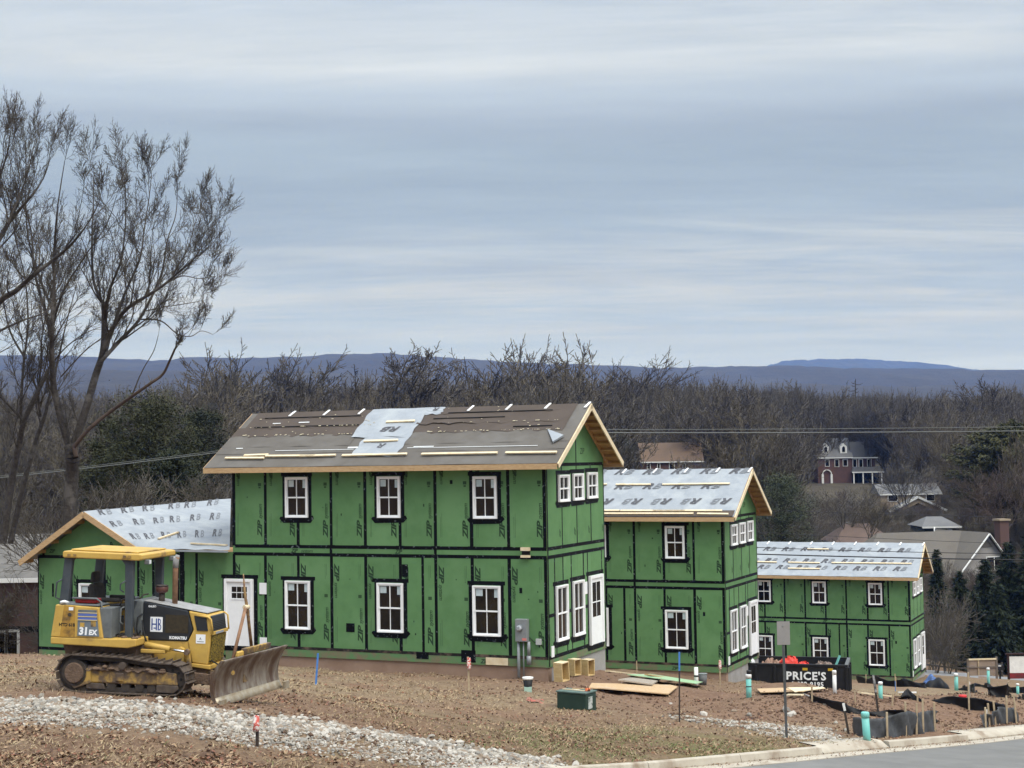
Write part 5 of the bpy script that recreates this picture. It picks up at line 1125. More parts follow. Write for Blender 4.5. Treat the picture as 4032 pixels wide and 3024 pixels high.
zt0 = (2692-2580)*s; MB().box(-45*s,70*s,-.03,0,zt0-64*s,zt0).build('panel', PIPEW, r); MB().box(-45*s,70*s,-.032,.001,zt0-86*s,zt0-64.2*s).build('red_band', mat('sign_red', (.22,.02,.025), .6, (.10,.03,.03), 3), r)
for x in (-47*s, 72*s): MB().box(x-.06,x+.06,-.06,.06,-.6,zt0+.12).build('post', mat('dark_red_post', (.035,.015,.015), .7), r)
MB().box(-58*s,82*s,-.10,.06,zt0+.12,zt0+.20).build('cap_rail', mat('dark_red_post', (.035,.015,.015), .7), r)
d_ = 104.; r = empty('mailbox', P(3938, 2668, d_)); r.location.z = ground(r.location.x, r.location.y); tag(r, 'black mailbox on a post beyond the plywood board', 'mailbox'); s = d_/FOC
MB().box(-.05,.05,-.05,.05,-.3,.95).build('post', BLK, r); MB().prism([(-.22,.95),(.22,.95),(.22,1.2),(.12,1.3),(-.12,1.3),(-.22,1.2)],-.3,.3).build('box', BLK, r); MB().box(-.2,.0,-.31,-.301,1.22,1.28).build('flag', PIPEW, r)
# wooden rail fence beyond the far street
d_ = 119.; r = empty('rail_fence', gpt(3740, d_)); tag(r, 'old wooden rail fence beyond the far street', 'fence')
ps = [gpt(px, d_) for px in range(3620, 3960, 45)]; c = np.array(r.location)
for p in ps: MB().box(p[0]-c[0]-.07,p[0]-c[0]+.07,p[1]-c[1]-.07,p[1]-c[1]+.07,p[2]-c[2]-.3,p[2]-c[2]+1.1).build('post', BARK, r)
for p, q in zip(ps[:-1], ps[1:]):
    for z in (.45, .95): MB().bar(p-c+[0,-.09,z], q-c+[0,-.09,z], .05, .12).build('rail', BARK, r)
# ------------------------------------------------------------------ trees
def tubes_np(segs, n=3):
    """segs: (k, 8) array of x0 y0 z0 x1 y1 z1 r0 r1 -> vertices and quads"""
    s = np.asarray(segs, float); a, b, r0, r1 = s[:,0:3], s[:,3:6], s[:,6], s[:,7]
    d = b-a; L = np.linalg.norm(d, axis=1, keepdims=True); d = d/np.maximum(L, 1e-6)
    ref = np.where(np.abs(d[:,2:3]) < .9, np.array([[0,0,1.]]), np.array([[1.,0,0]])); u = np.cross(d, ref); u /= np.linalg.norm(u, axis=1, keepdims=True); w = np.cross(d, u)
    V = []
    for e, (p, r) in enumerate(((a, r0), (b, r1))):
        for k in range(n):
            an = 2*math.pi*k/n; V.append(p+(u*math.cos(an)+w*math.sin(an))*r[:,None])
    V = np.stack(V, 1).reshape(-1, 3); base = np.arange(len(s))[:,None]*2*n
    F = np.concatenate([base+np.array([[k, (k+1) % n, n+(k+1) % n, n+k]]) for k in range(n)], 0)
    return V, F
def _nrm(a, b, c):
    l = math.sqrt(a*a+b*b+c*c) or 1e-9; return a/l, b/l, c/l
def grow(segs, p, d, L, r, lev, rg, cfg):
    """one branch and its children; cfg: droop, spread, kids per level, steps"""
    n = cfg['steps'][lev] if lev < len(cfg['steps']) else 2; st = L/n; x, y, z = float(p[0]), float(p[1]), float(p[2]); a, b, c = float(d[0]), float(d[1]), float(d[2])
    rend = max(r*cfg.get('taper', .45), cfg['rmin']); pts = []; wob = cfg['wob']; up = cfg['up'][min(lev, len(cfg['up'])-1)]; gs = rg.gauss
    for i in range(n):
        a, b, c = _nrm(a+gs(0,1)*wob, b+gs(0,1)*wob, c+gs(0,.7)*wob+up)
        x2, y2, z2 = x+a*st, y+b*st, z+c*st; rb = r+(rend-r)*(i+1)/n; segs.append((x, y, z, x2, y2, z2, r+(rend-r)*i/n, rb)); pts.append((x2, y2, z2, a, b, c, rb)); x, y, z = x2, y2, z2
    if lev >= cfg['depth']: return
    k = cfg['kids'][lev]; f0 = cfg['first'][lev]
    for ci in range(k):
        f = f0+(1-f0)*(ci+.6*rg.random())/k; qx, qy, qz, da, db, dc, rr = pts[min(int(f*n), n-1)]
        az = rg.uniform(0, 6.2832); sp = R(cfg['angle'][lev]+rg.uniform(-12, 12))
        if abs(dc) < .9: u = _nrm(db, -da, 0.0)
        else: u = _nrm(0.0, dc, -db)
        w = (db*u[2]-dc*u[1], dc*u[0]-da*u[2], da*u[1]-db*u[0]); cs, sn = math.cos(sp), math.sin(sp); ca, sa = math.cos(az)*sn, math.sin(az)*sn; q = st*rg.random()
        grow(segs, (qx-da*q, qy-db*q, qz-dc*q), (da*cs+u[0]*ca+w[0]*sa, db*cs+u[1]*ca+w[1]*sa, dc*cs+u[2]*ca+w[2]*sa), L*cfg['ratio'][lev]*(1.15-.5*f)*rg.uniform(.75, 1.2), max(rr*cfg['rr'], cfg['rmin']), lev+1, rg, cfg)
    if lev > 0 or cfg.get('lead'):   # leader goes on
        grow(segs, (x, y, z), (a, b, c), L*.45, rend, lev+1, rg, cfg)
CFG = {
 'oak':   dict(steps=[5,5,4,3,2], depth=4, kids=[9,8,6,5], first=[.38,.25,.2,.15], angle=[48,42,40,40], ratio=[.66,.55,.44,.38], rr=.58, up=[.02,.10,.10,.05,.03], wob=.13, rmin=.030, taper=.4, lead=True),
 'poplar':dict(steps=[6,5,4,3,2], depth=4, kids=[11,8,6,4], first=[.30,.2,.2,.15], angle=[46,34,34,36], ratio=[.66,.54,.44,.38], rr=.52, up=[.02,.20,.15,.1,.05], wob=.10, rmin=.028, taper=.35, lead=True),
 'vase':  dict(steps=[3,6,4,3,2], depth=4, kids=[7,9,6,5], first=[.55,.25,.2,.15], angle=[36,38,38,36], ratio=[1.5,.48,.44,.38], rr=.62, up=[0,.08,.10,.08,.04], wob=.11, rmin=.030, taper=.45, lead=True),
 'shrub': dict(steps=[3,4,3,2], depth=3, kids=[5,5,4], first=[.2,.2,.2], angle=[32,34,38], ratio=[.75,.6,.55], rr=.65, up=[.03,.08,.06,.04], wob=.14, rmin=.010, taper=.5, lead=True),
}
def tree_mesh(kind, H, r0, seed, lean=0.0, stems=1, mtrunk=None, mtwig=None):
    rg = random.Random(seed); segs = []; cfg = CFG[kind]
    for s in range(stems):
        a = rg.uniform(0, 6.28); sp = (.5 if stems > 1 else lean)*rg.uniform(.4, 1.1)
        d = np.array([math.cos(a)*sp, math.sin(a)*sp, 1.]); d /= np.linalg.norm(d); L = H*(.62 if kind in ('oak', 'poplar') else .36 if kind == 'vase' else .5)
        grow(segs, (math.cos(a)*.25*(stems > 1), math.sin(a)*.25*(stems > 1), -.3), d, L*rg.uniform(.85, 1.1), r0*(1 if stems == 1 else rg.uniform(.6, 1)), 0, rg, cfg)
    s = np.array(segs); zmax = s[:,5].max(); s[:,:6] *= H/zmax
    big = s[:,6] > max(.05, cfg['rmin']*2.2)
    Vt, Ft = tubes_np(s[big], 6); Vc, Fc = tubes_np(s[~big], 3)
    return np_mesh('trunk', Vt, Ft, mtrunk or BARK, True), np_mesh('crown', Vc, Fc, mtwig or TWIG, False)
VAR = {}
def variant(key, *a, **k):
    if key not in VAR: VAR[key] = tree_mesh(*a, **k)
    return VAR[key]
TWG2 = mat('twigs_tan', (.118,.100,.074), .95, (.092,.078,.058), .35); TWG3 = mat('twigs_umber', (.062,.052,.040), .95, (.080,.066,.050), .35)
oaks = [tree_mesh('oak', 20, .34, 100+i, mtrunk=BARKD, mtwig=(TWIG, TWG3, TWG2)[i]) for i in range(3)]
pops = [tree_mesh('poplar', 22, .30, 200+i, mtrunk=BARKD, mtwig=(TWG2, TWIG, TWIGL)[i]) for i in range(3)]
vases = [tree_mesh('vase', 20, .34, 300+i, mtrunk=BARKD, mtwig=(TWG2, TWG3)[i]) for i in range(2)]
shrubs = [tree_mesh('shrub', 5, .05, 400+i, stems=7, mtrunk=BARK, mtwig=TWIG) for i in range(2)]
shrubp = [tree_mesh('shrub', 5, .05, 410+i, stems=8, mtrunk=TWIGL, mtwig=TWIGL) for i in range(2)]
shrubr = [tree_mesh('shrub', 6, .05, 420+i, stems=8, mtrunk=TWIGR, mtwig=TWIGR) for i in range(1)]
def place_tree(v, loc, h, h0, label, group=None, name='bare_tree', rz=None, sx=1.0, cat='tree'):
    r = empty(name, loc, rz if rz is not None else random.uniform(0, 6.28)); tag(r, label, cat, group); s = h/h0; r.scale = (s*sx, s*sx, s)
    for me, nm in zip(v, ('trunk', 'crown')): link_mesh(nm, me, r)
    return r
def zg(x, y): return ground(x, y)
# --- skyline trees that stand out, with their own place in the photograph: (px of the crown, top py, distance, kind, label)
SKY = [(975,1365,330,vases[0],'broad bare tree rising above the ridge line left of the brown roof'), (1055,1370,335,vases[1],'narrow bare tree close right of the broad one above the brown roof'),
 (1205,1395,320,oaks[0],'dark crooked bare tree above the left half of the brown roof'), (1480,1360,300,oaks[1],'gnarled bare tree rising above the middle of the brown roof'),
 (1640,1370,300,oaks[2],'leaning dark bare tree right of the gnarled one above the roof'), (1895,1350,330,vases[1],'upright bare tree over the right part of the brown roof'), (2020,1345,330,vases[0],'fan shaped bare tree just left of the tallest one'),
 (2130,1345,345,vases[0],'pale topped bare tree between the fan shaped one and the tallest one'), (2250,1318,290,vases[0],'tallest bare tree above the gable peak of the nearest house'), (2400,1385,400,vases[1],'bare tree with light top right of the gable peak'), (2540,1440,420,vases[1],'grey bare tree over the membrane roof of the middle house'),
 (2860,1465,310,vases[0],'dark forked bare tree above the orange brown roof'), (2960,1490,310,oaks[1],'grey spreading bare tree between the orange roof and the brick house'), (3280,1490,410,oaks[2],'round topped bare tree left of the dead snag'), (3160,1505,405,pops[2],'slim bare tree left of the round topped one'),
 (3520,1535,380,vases[1],'bare tree above the grey dormer roof on the right'), (3650,1545,400,oaks[0],'dense bare tree right of the dormer house'), (3790,1500,390,pops[0],'tall bare tree near the right end of the wooded ridge'), (3990,1470,370,oaks[1],'bare tree at the right edge above the pine'),
 (700,1450,210,oaks[2],'small dark bare tree behind the evergreens on the left'), (860,1400,290,pops[1],'bare tree left of the brown roof edge, before the ridge')]
for px, pt, d, v, lab in SKY:
    x = P(px, 1700, d)[0]; z = zg(x, d); top = P(px, pt-(26 if 850 < px < 2600 else 8), d)[2]; h = max(top-z, 8); place_tree(v, (x, d, z-.3), h, 20 if v in oaks+vases else 22, lab, sx=1.45)
# dead snag
x = P(3368, 1600, 480)[0]; z = zg(x, 480); r = empty('dead_tree', (x, 480, z)); tag(r, 'bare dead conifer snag sticking up above the far woods', 'tree'); hh = P(3368, 1492, 480)[2]-z
sg_ = [(0,0,0,0,0,hh*.7,.30,.26), (0,0,hh*.7,.3,0,hh,.26,.10)]
for k in range(16):
    a = k*2.4; zz = hh*(.70+.018*k); l = (4.2 if k < 6 else 1.9)*(1+.3*math.sin(k*3)); sg_ += [(0,0,zz,math.cos(a)*l*.6,math.sin(a)*l*.6,zz-.1,.13,.10), (math.cos(a)*l*.6,math.sin(a)*l*.6,zz-.1,math.cos(a)*l,math.sin(a)*l,zz+.35,.10,.06)]
V, F = tubes_np(sg_, 5); link_mesh('trunk', np_mesh('trunk', V, F, BARKD), r)
# --- the wooded belt: about 260 trees one can tell apart, the deeper wood is one mass
rb = random.Random(21); allv = [(v, 20) for v in oaks+vases]+[(v, 22) for v in pops]
HOUSE_CLEAR = []   # filled below: (px0, px1, dmax) columns kept open in front of far houses
HOUSE_CLEAR += [(3130, 3520, 378), (3400, 3760, 296), (2330, 2960, 298), (3250, 4032, 200)]
def ridge_top(px):
    """highest photo row the general canopy reaches in this column"""
    return np.interp(px, [0,300,600,900,1300,1700,2100,2500,2900,3300,3700,4032], [1480,1490,1470,1440,1460,1445,1410,1440,1495,1535,1550,1535])
def woods_positions(n, d0, d1, seed):
    rr = random.Random(seed); o_ = []
    while len(o_) < n:
        d = d0+(d1-d0)*rr.random()**.8; px = rr.uniform(-250, 4300)
        if any(a < px < b and d < dm for a, b, dm in HOUSE_CLEAR): continue
        o_.append((px, d))
    return o_
for i, (px, d) in enumerate(sorted(woods_positions(215, 165, 345, 5), key=lambda q: -q[1])):
    x = P(px, 1700, d)[0]; z = zg(x, d); top = P(px, ridge_top(px)+rb.uniform(0, 130), d)[2]; h = min(max(top-z, 9), 27)*rb.uniform(.85, 1.0)
    v, h0 = rb.choice(allv); shape = 'spreading' if v in oaks else 'forked' if v in vases else 'upright'; dist = 'nearer' if d < 255 else 'deeper'
    zone = [z_ for a_, z_ in ((0,'beyond the left edge'),(500,'behind the big left trees'),(950,'left of the brown roof'),(1600,'above the left half of the brown roof'),(2350,'above the right half of the brown roof'),(3000,'above the middle house roof'),(3500,'around the brick dormer house'),(5000,'near the right edge')) if px < a_][0]
    place_tree(v, (x, d, z-.3), h, h0, f'{shape} bare tree in the {dist} wooded belt {zone}', f'{shape} trees of the {dist} belt {zone}', sx=rb.uniform(.95, 1.35))
# deeper wood: one mass
src = bpy.data.collections.new('woods_source')
for i, (v, h0) in enumerate(allv):
    bm = bmesh.new(); bm.from_mesh(v[0]); bm.from_mesh(v[1]); me = bpy.data.meshes.new('wood_tree'); bm.to_mesh(me); bm.free(); me.materials.append(BARKD); o_ = bpy.data.objects.new('wood_tree', me); src.objects.link(o_)
    me.materials.clear(); me.materials.append(v[1].materials[0])
pts = []
for px, d in woods_positions(1300, 340, 640, 6): pts.append((P(px, 1700, d)[0], d))
pts = np.array(pts); pz = terrain(pts[:,0], pts[:,1]); tops = np.array([P(2016, ridge_top(2016+FOC*x/d)+20, d)[2] for x, d in pts]); hs = np.clip(tops-pz, 10, 27)/21.*np.random.uniform(.85, 1.05, len(pts))
def scatter_stuff(name, verts, scales, coll, label, cat, rotvar=True):
    me = bpy.data.meshes.new(name); me.from_pydata([tuple(v) for v in verts], [], []); at_ = me.attributes.new('sc', 'FLOAT', 'POINT'); at_.data.foreach_set('value', np.asarray(scales, np.float32))
    o_ = bpy.data.objects.new(name, me); col.objects.link(o_); tag(o_, label, cat, kind='stuff')
    ng = bpy.data.node_groups.new(name, 'GeometryNodeTree'); ng.interface.new_socket('Geometry', in_out='INPUT', socket_type='NodeSocketGeometry'); ng.interface.new_socket('Geometry', in_out='OUTPUT', socket_type='NodeSocketGeometry')
    N = ng.nodes; gi, go_ = N.new('NodeGroupInput'), N.new('NodeGroupOutput'); ci = N.new('GeometryNodeCollectionInfo'); ci.inputs['Collection'].default_value = coll; ci.inputs['Separate Children'].default_value = True; ci.inputs['Reset Children'].default_value = True
    iop = N.new('GeometryNodeInstanceOnPoints'); iop.inputs['Pick Instance'].default_value = True
    rv = N.new('FunctionNodeRandomValue'); rv.data_type = 'INT'; rv.inputs[4].default_value = 0; rv.inputs[5].default_value = 60
    rr_ = N.new('FunctionNodeRandomValue'); rr_.data_type = 'FLOAT_VECTOR'; rr_.inputs[0].default_value = (0,0,0); rr_.inputs[1].default_value = (0,0,6.28)
    na = N.new('GeometryNodeInputNamedAttribute'); na.data_type = 'FLOAT'; na.inputs['Name'].default_value = 'sc'
    L = ng.links; L.new(gi.outputs[0], iop.inputs['Points']); L.new(ci.outputs[0], iop.inputs['Instance']); L.new(rv.outputs[2], iop.inputs['Instance Index']); L.new(rr_.outputs[0], iop.inputs['Rotation']); L.new(na.outputs[0], iop.inputs['Scale']); L.new(iop.outputs[0], go_.inputs[0])
    md = o_.modifiers.new('scatter', 'NODES'); md.node_group = ng; return o_
scatter_stuff('far_woods', np.c_[pts, pz-.5], hs, src, 'deep bare wood filling the ridge behind the tree belt', 'woods')
# brush and saplings below the trees
src2 = bpy.data.collections.new('brush_source')
for v in shrubs+shrubp+shrubr:
    bm = bmesh.new(); bm.from_mesh(v[0]); bm.from_mesh(v[1]); me = bpy.data.meshes.new('brush_plant'); bm.to_mesh(me); bm.free(); me.materials.append(v[1].materials[0]); o_ = bpy.data.objects.new('brush_plant', me); src2.objects.link(o_)
bp_, bsz = [], []
rr = random.Random(31)
while len(bp_) < 3400:
    d = 75+245*rr.random()**1.3; px = rr.uniform(-200, 4250)
    if d < 122 and px > 2300: continue
    low = any(a < px < b and d < dm for a, b, dm in HOUSE_CLEAR)
    if low and d < 125: continue
    x = P(px, 1700, d)[0]; bp_.append((x, d, 0)); bsz.append(rr.uniform(.3, .75) if low else rr.uniform(.4, 1.15)*(.9 if d < 130 else 1.2))
bp_ = np.array(bp_); bp_[:,2] = terrain(bp_[:,0], bp_[:,1])-.2
scatter_stuff('brush', bp_, bsz, src2, 'bare grey brush and saplings covering the slope behind the houses', 'brush')

# --- evergreens
def conifer(H, Rad, seed, kind='spruce', m_=EVG3, dens=1.0):
    rg = np.random.RandomState(seed); V, F = [], []; segs = [(0,0,0,0,0,H*.98,H*.016+.05,.03)]; cards = []
    if kind in ('spruce', 'pine'):
        nl = int(H*(3.2 if kind == 'spruce' else 1.7)*dens)
        for i in range(nl):
            f = (i+rg.rand())/nl; z = H*(.05+.93*f) if kind == 'spruce' else H*(.22+.76*f); prof = (1-f)**.85 if kind == 'spruce' else (math.sin(math.pi*min(f*.75+.28, 1))**.8)
            for k in range(rg.randint(4, 7)):
                a = rg.rand()*6.283; L = Rad*prof*(.7+.45*rg.rand())+.15; dr = -.25 if kind == 'spruce' else .25
                d = np.array([math.cos(a), math.sin(a), dr+.2*rg.randn()*.5]); e = np.array([0,0,z])+d*L; segs.append((0,0,z,*e,.02+.01*L,.008))
                n = int((L*11+3)*dens)
                for _ in range(n):
                    t_ = .25+.75*rg.rand(); p = np.array([0,0,z])+d*L*t_+rg.randn(3)*[.16,.16,.08]*(.5+L*.22); cards.append((*p, a+rg.randn()*.5, rg.uniform(.18,.40)*(1 if kind == 'spruce' else 1.25)))
    else:   # broad evergreen: clumps through a lumpy volume
        nc = int(60*dens); 
        for i in range(nc):
            a = rg.rand()*6.283; f = rg.rand(); z = H*(.08+.9*f); rad = Rad*math.sqrt(max(0, 1-((f-.38)/.64)**2))*rg.uniform(.35, 1.05); c = np.array([math.cos(a)*rad, math.sin(a)*rad, z]); s = rg.uniform(.5, 1.1)*Rad*.33
            segs.append((0,0,z*.7,*c,.04,.01))
            for _ in range(int(150*dens)):
                p = c+rg.randn(3)*s*[.6,.6,.5]; cards.append((*p, rg.rand()*6.28, rg.uniform(.09,.20)))
    C = np.array(cards); n = len(C); ang = C[:,3]; s = C[:,4]; tl = rg.randn(n)*.5; u = np.stack([np.cos(ang)*np.cos(tl), np.sin(ang)*np.cos(tl), np.sin(tl)-.15], -1)*s[:,None]; w = np.stack([-np.sin(ang), np.cos(ang), rg.randn(n)*.6], -1)*(s*.32)[:,None]
    p = C[:,:3]; Q = np.stack([p-w*.5-u*.4, p+w*.5-u*.3, p+u, p-w*.3+u*.4], 1).reshape(-1, 3)
    Vt, Ft = tubes_np(segs, 4)
    return np_mesh('trunk', Vt, Ft, BARKD), np_mesh('crown', Q, np.arange(n*4).reshape(-1, 4), m_)
def ever(px, pt, pb_, d, wpx, kind, m_, seed, label, name, dens=1.0):
    s = d/FOC; b = P(px, pb_, d); H = (pb_-pt)*s; v = conifer(H, wpx/2*s, seed, kind, m_, dens); r = empty(name, (b[0], d, b[2])); tag(r, label, 'tree')
    for me, nm in zip(v, ('trunk', 'crown')): link_mesh(nm, me, r)
    return r
ever(590, 1560, 2260, 95, 440, 'broad', EVG2, 1, 'large dark olive evergreen behind the low wing roof', 'evergreen_tree', 2.2)
ever(420, 1660, 2260, 100, 230, 'broad', EVG2, 2, 'olive evergreen left of the large one, behind the forked trunk', 'evergreen_tree', 1.6)
ever(800, 1605, 2200, 105, 280, 'broad', EVG, 3, 'dark rounded evergreen touching the left edge of the brown roof', 'evergreen_tree', 1.8)
ever(680, 1780, 2260, 88, 260, 'broad', EVG, 5, 'low dark evergreen shrub behind the wing roof ridge', 'evergreen_tree', 1.6)
ever(4000, 1645, 2110, 190, 460, 'pine', mat('needles_pine', (.052,.054,.020), .85, (.078,.074,.028), .9, c3=(.03,.034,.014), scale3=.35), 4, 'tall olive pine at the right edge above the grey roofs', 'pine_tree', 3.2)
ever(3080, 1880, 2200, 150, 250, 'broad', mat('needles_grey_green', (.045,.058,.03), .85, (.07,.08,.045), 1.2), 6, 'grey green evergreen right of the middle house roof', 'evergreen_tree', 1.6)
for i, (px, pt, d, w_, lab) in enumerate([(3700,2165,135,120,'small dark spruce beside the right gable of the farthest house'), (3790,2250,128,190,'dark spruce between the farthest house and the plywood board'), (3890,2200,130,230,'dark spruce directly behind the plywood board'), (3985,2130,126,260,'large dark spruce behind the site sign'), (4075,2060,124,230,'tall dark spruce cut by the right edge of the photo'), (3940,2300,122,200,'low dark spruce in front of the large one'), (3840,2330,124,180,'low dark spruce filling the gap behind the rail fence')]):
    ever(px, pt, 2655, d, w_, 'spruce', EVG3, 40+i, lab, 'spruce_tree', 2.3)
ever(3590, 1700, 1900, 330, 60, 'spruce', EVG3, 60, 'slender dark spruce right of the brick dormer house', 'spruce_tree', .6)
ever(3010, 1790, 1960, 240, 110, 'broad', EVG3, 61, 'dark evergreen below the grey brush left of the brick house', 'evergreen_tree', .8)
ever(2440, 1700, 1840, 260, 120, 'broad', EVG3, 62, 'dark evergreen left of the orange brown roof', 'evergreen_tree', .8)
# pale saplings and brush that stand out
for i, (px, pt, pb_, d, v, lab) in enumerate([(3672,2300,2655,112,shrubp[0],'bare sapling clump beside the gable of the farthest house'), (3730,2380,2655,113,shrubs[0],'second bare sapling clump right of the farthest house'), (3640,2320,2655,118,shrubp[1],'bare sapling close to the farthest house corner'),
      (2740,1790,1900,270,shrubp[0],'grey bushy tree over the orange brown roof'), (3560,1790,1980,280,shrubp[1],'wide grey bushy tree right of the tan house'), (3950,1790,2080,175,shrubr[0],'reddish twiggy tree below the right pine'), (3330,1900,2080,200,shrubp[0],'grey twiggy tree hiding the foot of the brick house'), (3170,1960,2120,170,shrubp[1],'grey twiggy thicket right of the middle house gable'),
      (3420,1930,2110,190,shrubs[1],'brown thicket before the tan house'), (520,1820,2160,72,shrubp[1],'pale leaning brush behind the low wing roof'), (240,1880,2300,70,shrubp[0],'pale brush around the forked trunk'), (860,1840,2060,80,shrubp[0],'pale brush under the left end of the brown roof')]):
    s = d/FOC; b = P(px, pb_, d); place_tree(v, b, (pb_-pt)*s, 5 if v is not shrubr[0] else 6, lab, name='bare_thicket', sx=1.35 if d > 150 or d < 100 else .75)
# --- the big bare trees on the left, limbs laid out one by one
def limb(segs, tips, pix, r0, r1, d0=0.0, d1=0.0, base=63.0, seed=0):
    rg = random.Random(seed); n = len(pix); pts = []
    for i, (x, y) in enumerate(pix):
        if y < 1500: y = y+125*(1-y/1500)*(1.4 if x < 450 else 1)
        if x > 500: x = x-45*(x-500)/400
        f = i/(n-1); pts.append(P(x, y, base+d0+(d1-d0)*f+rg.uniform(-.25,.25)))
    # smooth
    out_ = []
    for i in range(n-1):
        p0, p1, p2, p3 = pts[max(i-1,0)], pts[i], pts[i+1], pts[min(i+2,n-1)]
        for k in range(5):
            t_ = k/5; out_.append(.5*((2*p1)+(-p0+p2)*t_+(2*p0-5*p1+4*p2-p3)*t_**2+(-p0+3*p1-3*p2+p3)*t_**3))
    out_.append(pts[-1]); m_ = len(out_)
    for i in range(m_-1):
        f = i/(m_-1); j = np.array([rg.uniform(-.02,.02) for _ in range(3)]); segs.append((*out_[i], *out_[i+1], r0+(r1-r0)*f, r0+(r1-r0)*(i+1)/(m_-1)))
        tips.append((out_[i], out_[i+1]-out_[i], r0+(r1-r0)*f, f))
    tips.append((out_[-1], out_[-1]-out_[-2], r1, 1.0))
CFGL = dict(steps=[5,4,3,2], depth=3, kids=[6,5,3], first=[.22,.2,.15], angle=[30,34,40], ratio=[.55,.52,.5], rr=.6, up=[.13,.10,.06,.03], wob=.13, rmin=.0062, taper=.35, lead=True)
BARKB = mat('bark_big', (.066,.058,.052), .95, (.036,.031,.028), 7, bump=.9, bscale=16, bdist=.05, c3=(.105,.096,.088), scale3=1.3, lo3=.55)
def big_tree(limbs, base, label, seed, kidrate, Lk, m_t=None, name='bare_tree'):
    m_t = m_t or BARKB
    rg = random.Random(seed); segs, tips = [], []
    for i, (pix, r0, r1, d0, d1, k) in enumerate(limbs):
        r0, r1 = r0*.66, max(r1*.8, .01); tp = []; limb(segs, tp, pix, r0, r1, d0, d1, base, seed*50+i)
        for (p, d, r_, f) in tp:
            if f < .12 and r0 > .12: continue
            if rg.random() < kidrate*k or f > .97:
                d = d/np.linalg.norm(d); az = rg.uniform(0, 6.28); sp = R(rg.uniform(18, 58)) if f < .97 else R(rg.uniform(0, 25))
                ref = np.array([0,0,1.]) if abs(d[2]) < .9 else np.array([1.,0,0]); u = np.cross(d, ref); u /= np.linalg.norm(u); w_ = np.cross(d, u)
                nd_ = d*math.cos(sp)+(u*math.cos(az)+w_*math.sin(az))*math.sin(sp)+np.array([0,0,.42]); nd_ /= np.linalg.norm(nd_)
                grow(segs, p, nd_, Lk*rg.uniform(.55, 1.25)*(1.1-.35*f), min(r_*.6, .045), 0, rg, CFGL)
    s = np.array(segs); o_ = s[0,:3].copy(); s[:,:3] -= o_; s[:,3:6] -= o_
    big = s[:,6] > .04; Vt, Ft = tubes_np(s[big], 9); Vc, Fc = tubes_np(s[~big], 3)
    r = empty(name, o_); tag(r, label, 'tree'); link_mesh('trunk', np_mesh('trunk', Vt, Ft, m_t, True), r); link_mesh('crown', np_mesh('crown', Vc, Fc, TWIGD), r); return len(s)
A = [([(268,2120),(282,1900),(284,1800),(276,1755)], .42, .33, 0, 0, 0),
 ([(276,1770),(240,1650),(215,1540),(205,1400),(205,1250),(212,1080),(215,900),(228,720),(255,520)], .24, .02, 0, -1.5, 1),
 ([(206,1330),(180,1200),(135,1010),(122,830),(70,640),(20,430)], .11, .015, 0, 1.5, 1), ([(207,1250),(250,1100),(330,950),(420,800),(460,700)], .09, .012, 0, -2, 1), ([(205,1180),(150,1020),(110,850),(100,650),(120,480)], .09, .012, 0, 2.5, 1),
 ([(286,1765),(335,1620),(375,1480),(405,1370),(411,1240),(409,1164)], .26, .14, 0, 0, .2), ([(409,1164),(370,1061),(362,892),(368,712),(370,560)], .11, .012, 0, 1, 1), ([(411,1230),(430,1100),(476,983),(494,832),(494,680),(484,590)], .10, .012, 0, -1.5, 1),
 ([(400,1390),(440,1270),(500,1190),(580,1140),(660,1090),(720,1040),(790,980),(850,900),(895,840)], .15, .012, 0, -2.5, 1), ([(440,1280),(490,1130),(555,980),(575,860),(600,700),(610,600)], .10, .012, 0, 2, 1),
 ([(392,1420),(470,1330),(550,1242),(621,1115),(657,1025),(681,892),(717,784),(725,650)], .13, .012, 0, 1.5, 1), ([(650,1095),(740,1050),(820,1060),(895,1050)], .05, .008, -1.5, -2.5, 1), ([(580,1200),(680,1180),(780,1165),(860,1150)], .05, .008, 0, 2, .8),
 ([(560,1235),(651,1242),(723,1297),(784,1308),(830,1285),(880,1300)], .06, .010, 0, 1, .45), ([(700,1045),(770,930),(800,830),(830,760)], .05, .008, 0, 2.0, 1), ([(240,1480),(330,1370),(420,1290),(500,1220)], .06, .01, 0, -2, .7)]
n_a = big_tree(A, 63.0, 'large forked bare tree with wide crown behind the low wing', 3, .33, 1.8)
A3 = [([(292,1760),(350,1690),(430,1625),(520,1562),(600,1512),(658,1472),(690,1412),(713,1362)], .13, .05, -.3, -2.2, .05), ([(522,1560),(568,1455),(618,1372),(640,1300)], .055, .012, -1.2, -2, .3)]
rg3 = big_tree([([(300,1800),(292,1760)], .14, .13, 0, -.3, 0)]+A3, 62.6, 'long broken limb reaching right from the forked bare tree', 9, .25, .8, mat('wet_bark', (.075,.050,.038), .9, (.05,.035,.028), 5), 'broken_limb')
Bt = [([(10,2140),(45,1900),(75,1750),(95,1660),(150,1540),(190,1450)], .26, .10, 0, 0, .1), ([(40,2140),(95,1900),(140,1740),(175,1640),(200,1540),(230,1400),(260,1250),(300,1080)], .20, .02, 1, 2, .5), ([(84,1690),(84,1560),(95,1400),(110,1250),(100,1050),(60,850),(40,620),(50,440)], .10, .012, 0, 1, 1),
 ([(160,1640),(150,1550),(162,1420),(166,1300),(200,1120),(235,960),(300,800),(330,640)], .09, .012, 1, -1, 1), ([(190,1450),(250,1360),(330,1290),(420,1250)], .07, .01, 0, -2, .8), ([(95,1660),(20,1580),(-60,1500),(-120,1400)], .09, .02, 0, -2, .8), ([(100,1400),(40,1280),(10,1120),(-30,900),(-20,700)], .08, .012, 0, 2, 1)]
n_b = big_tree(Bt, 66.0, 'twin stemmed bare tree at the left edge behind the brush', 5, .32, 1.8)
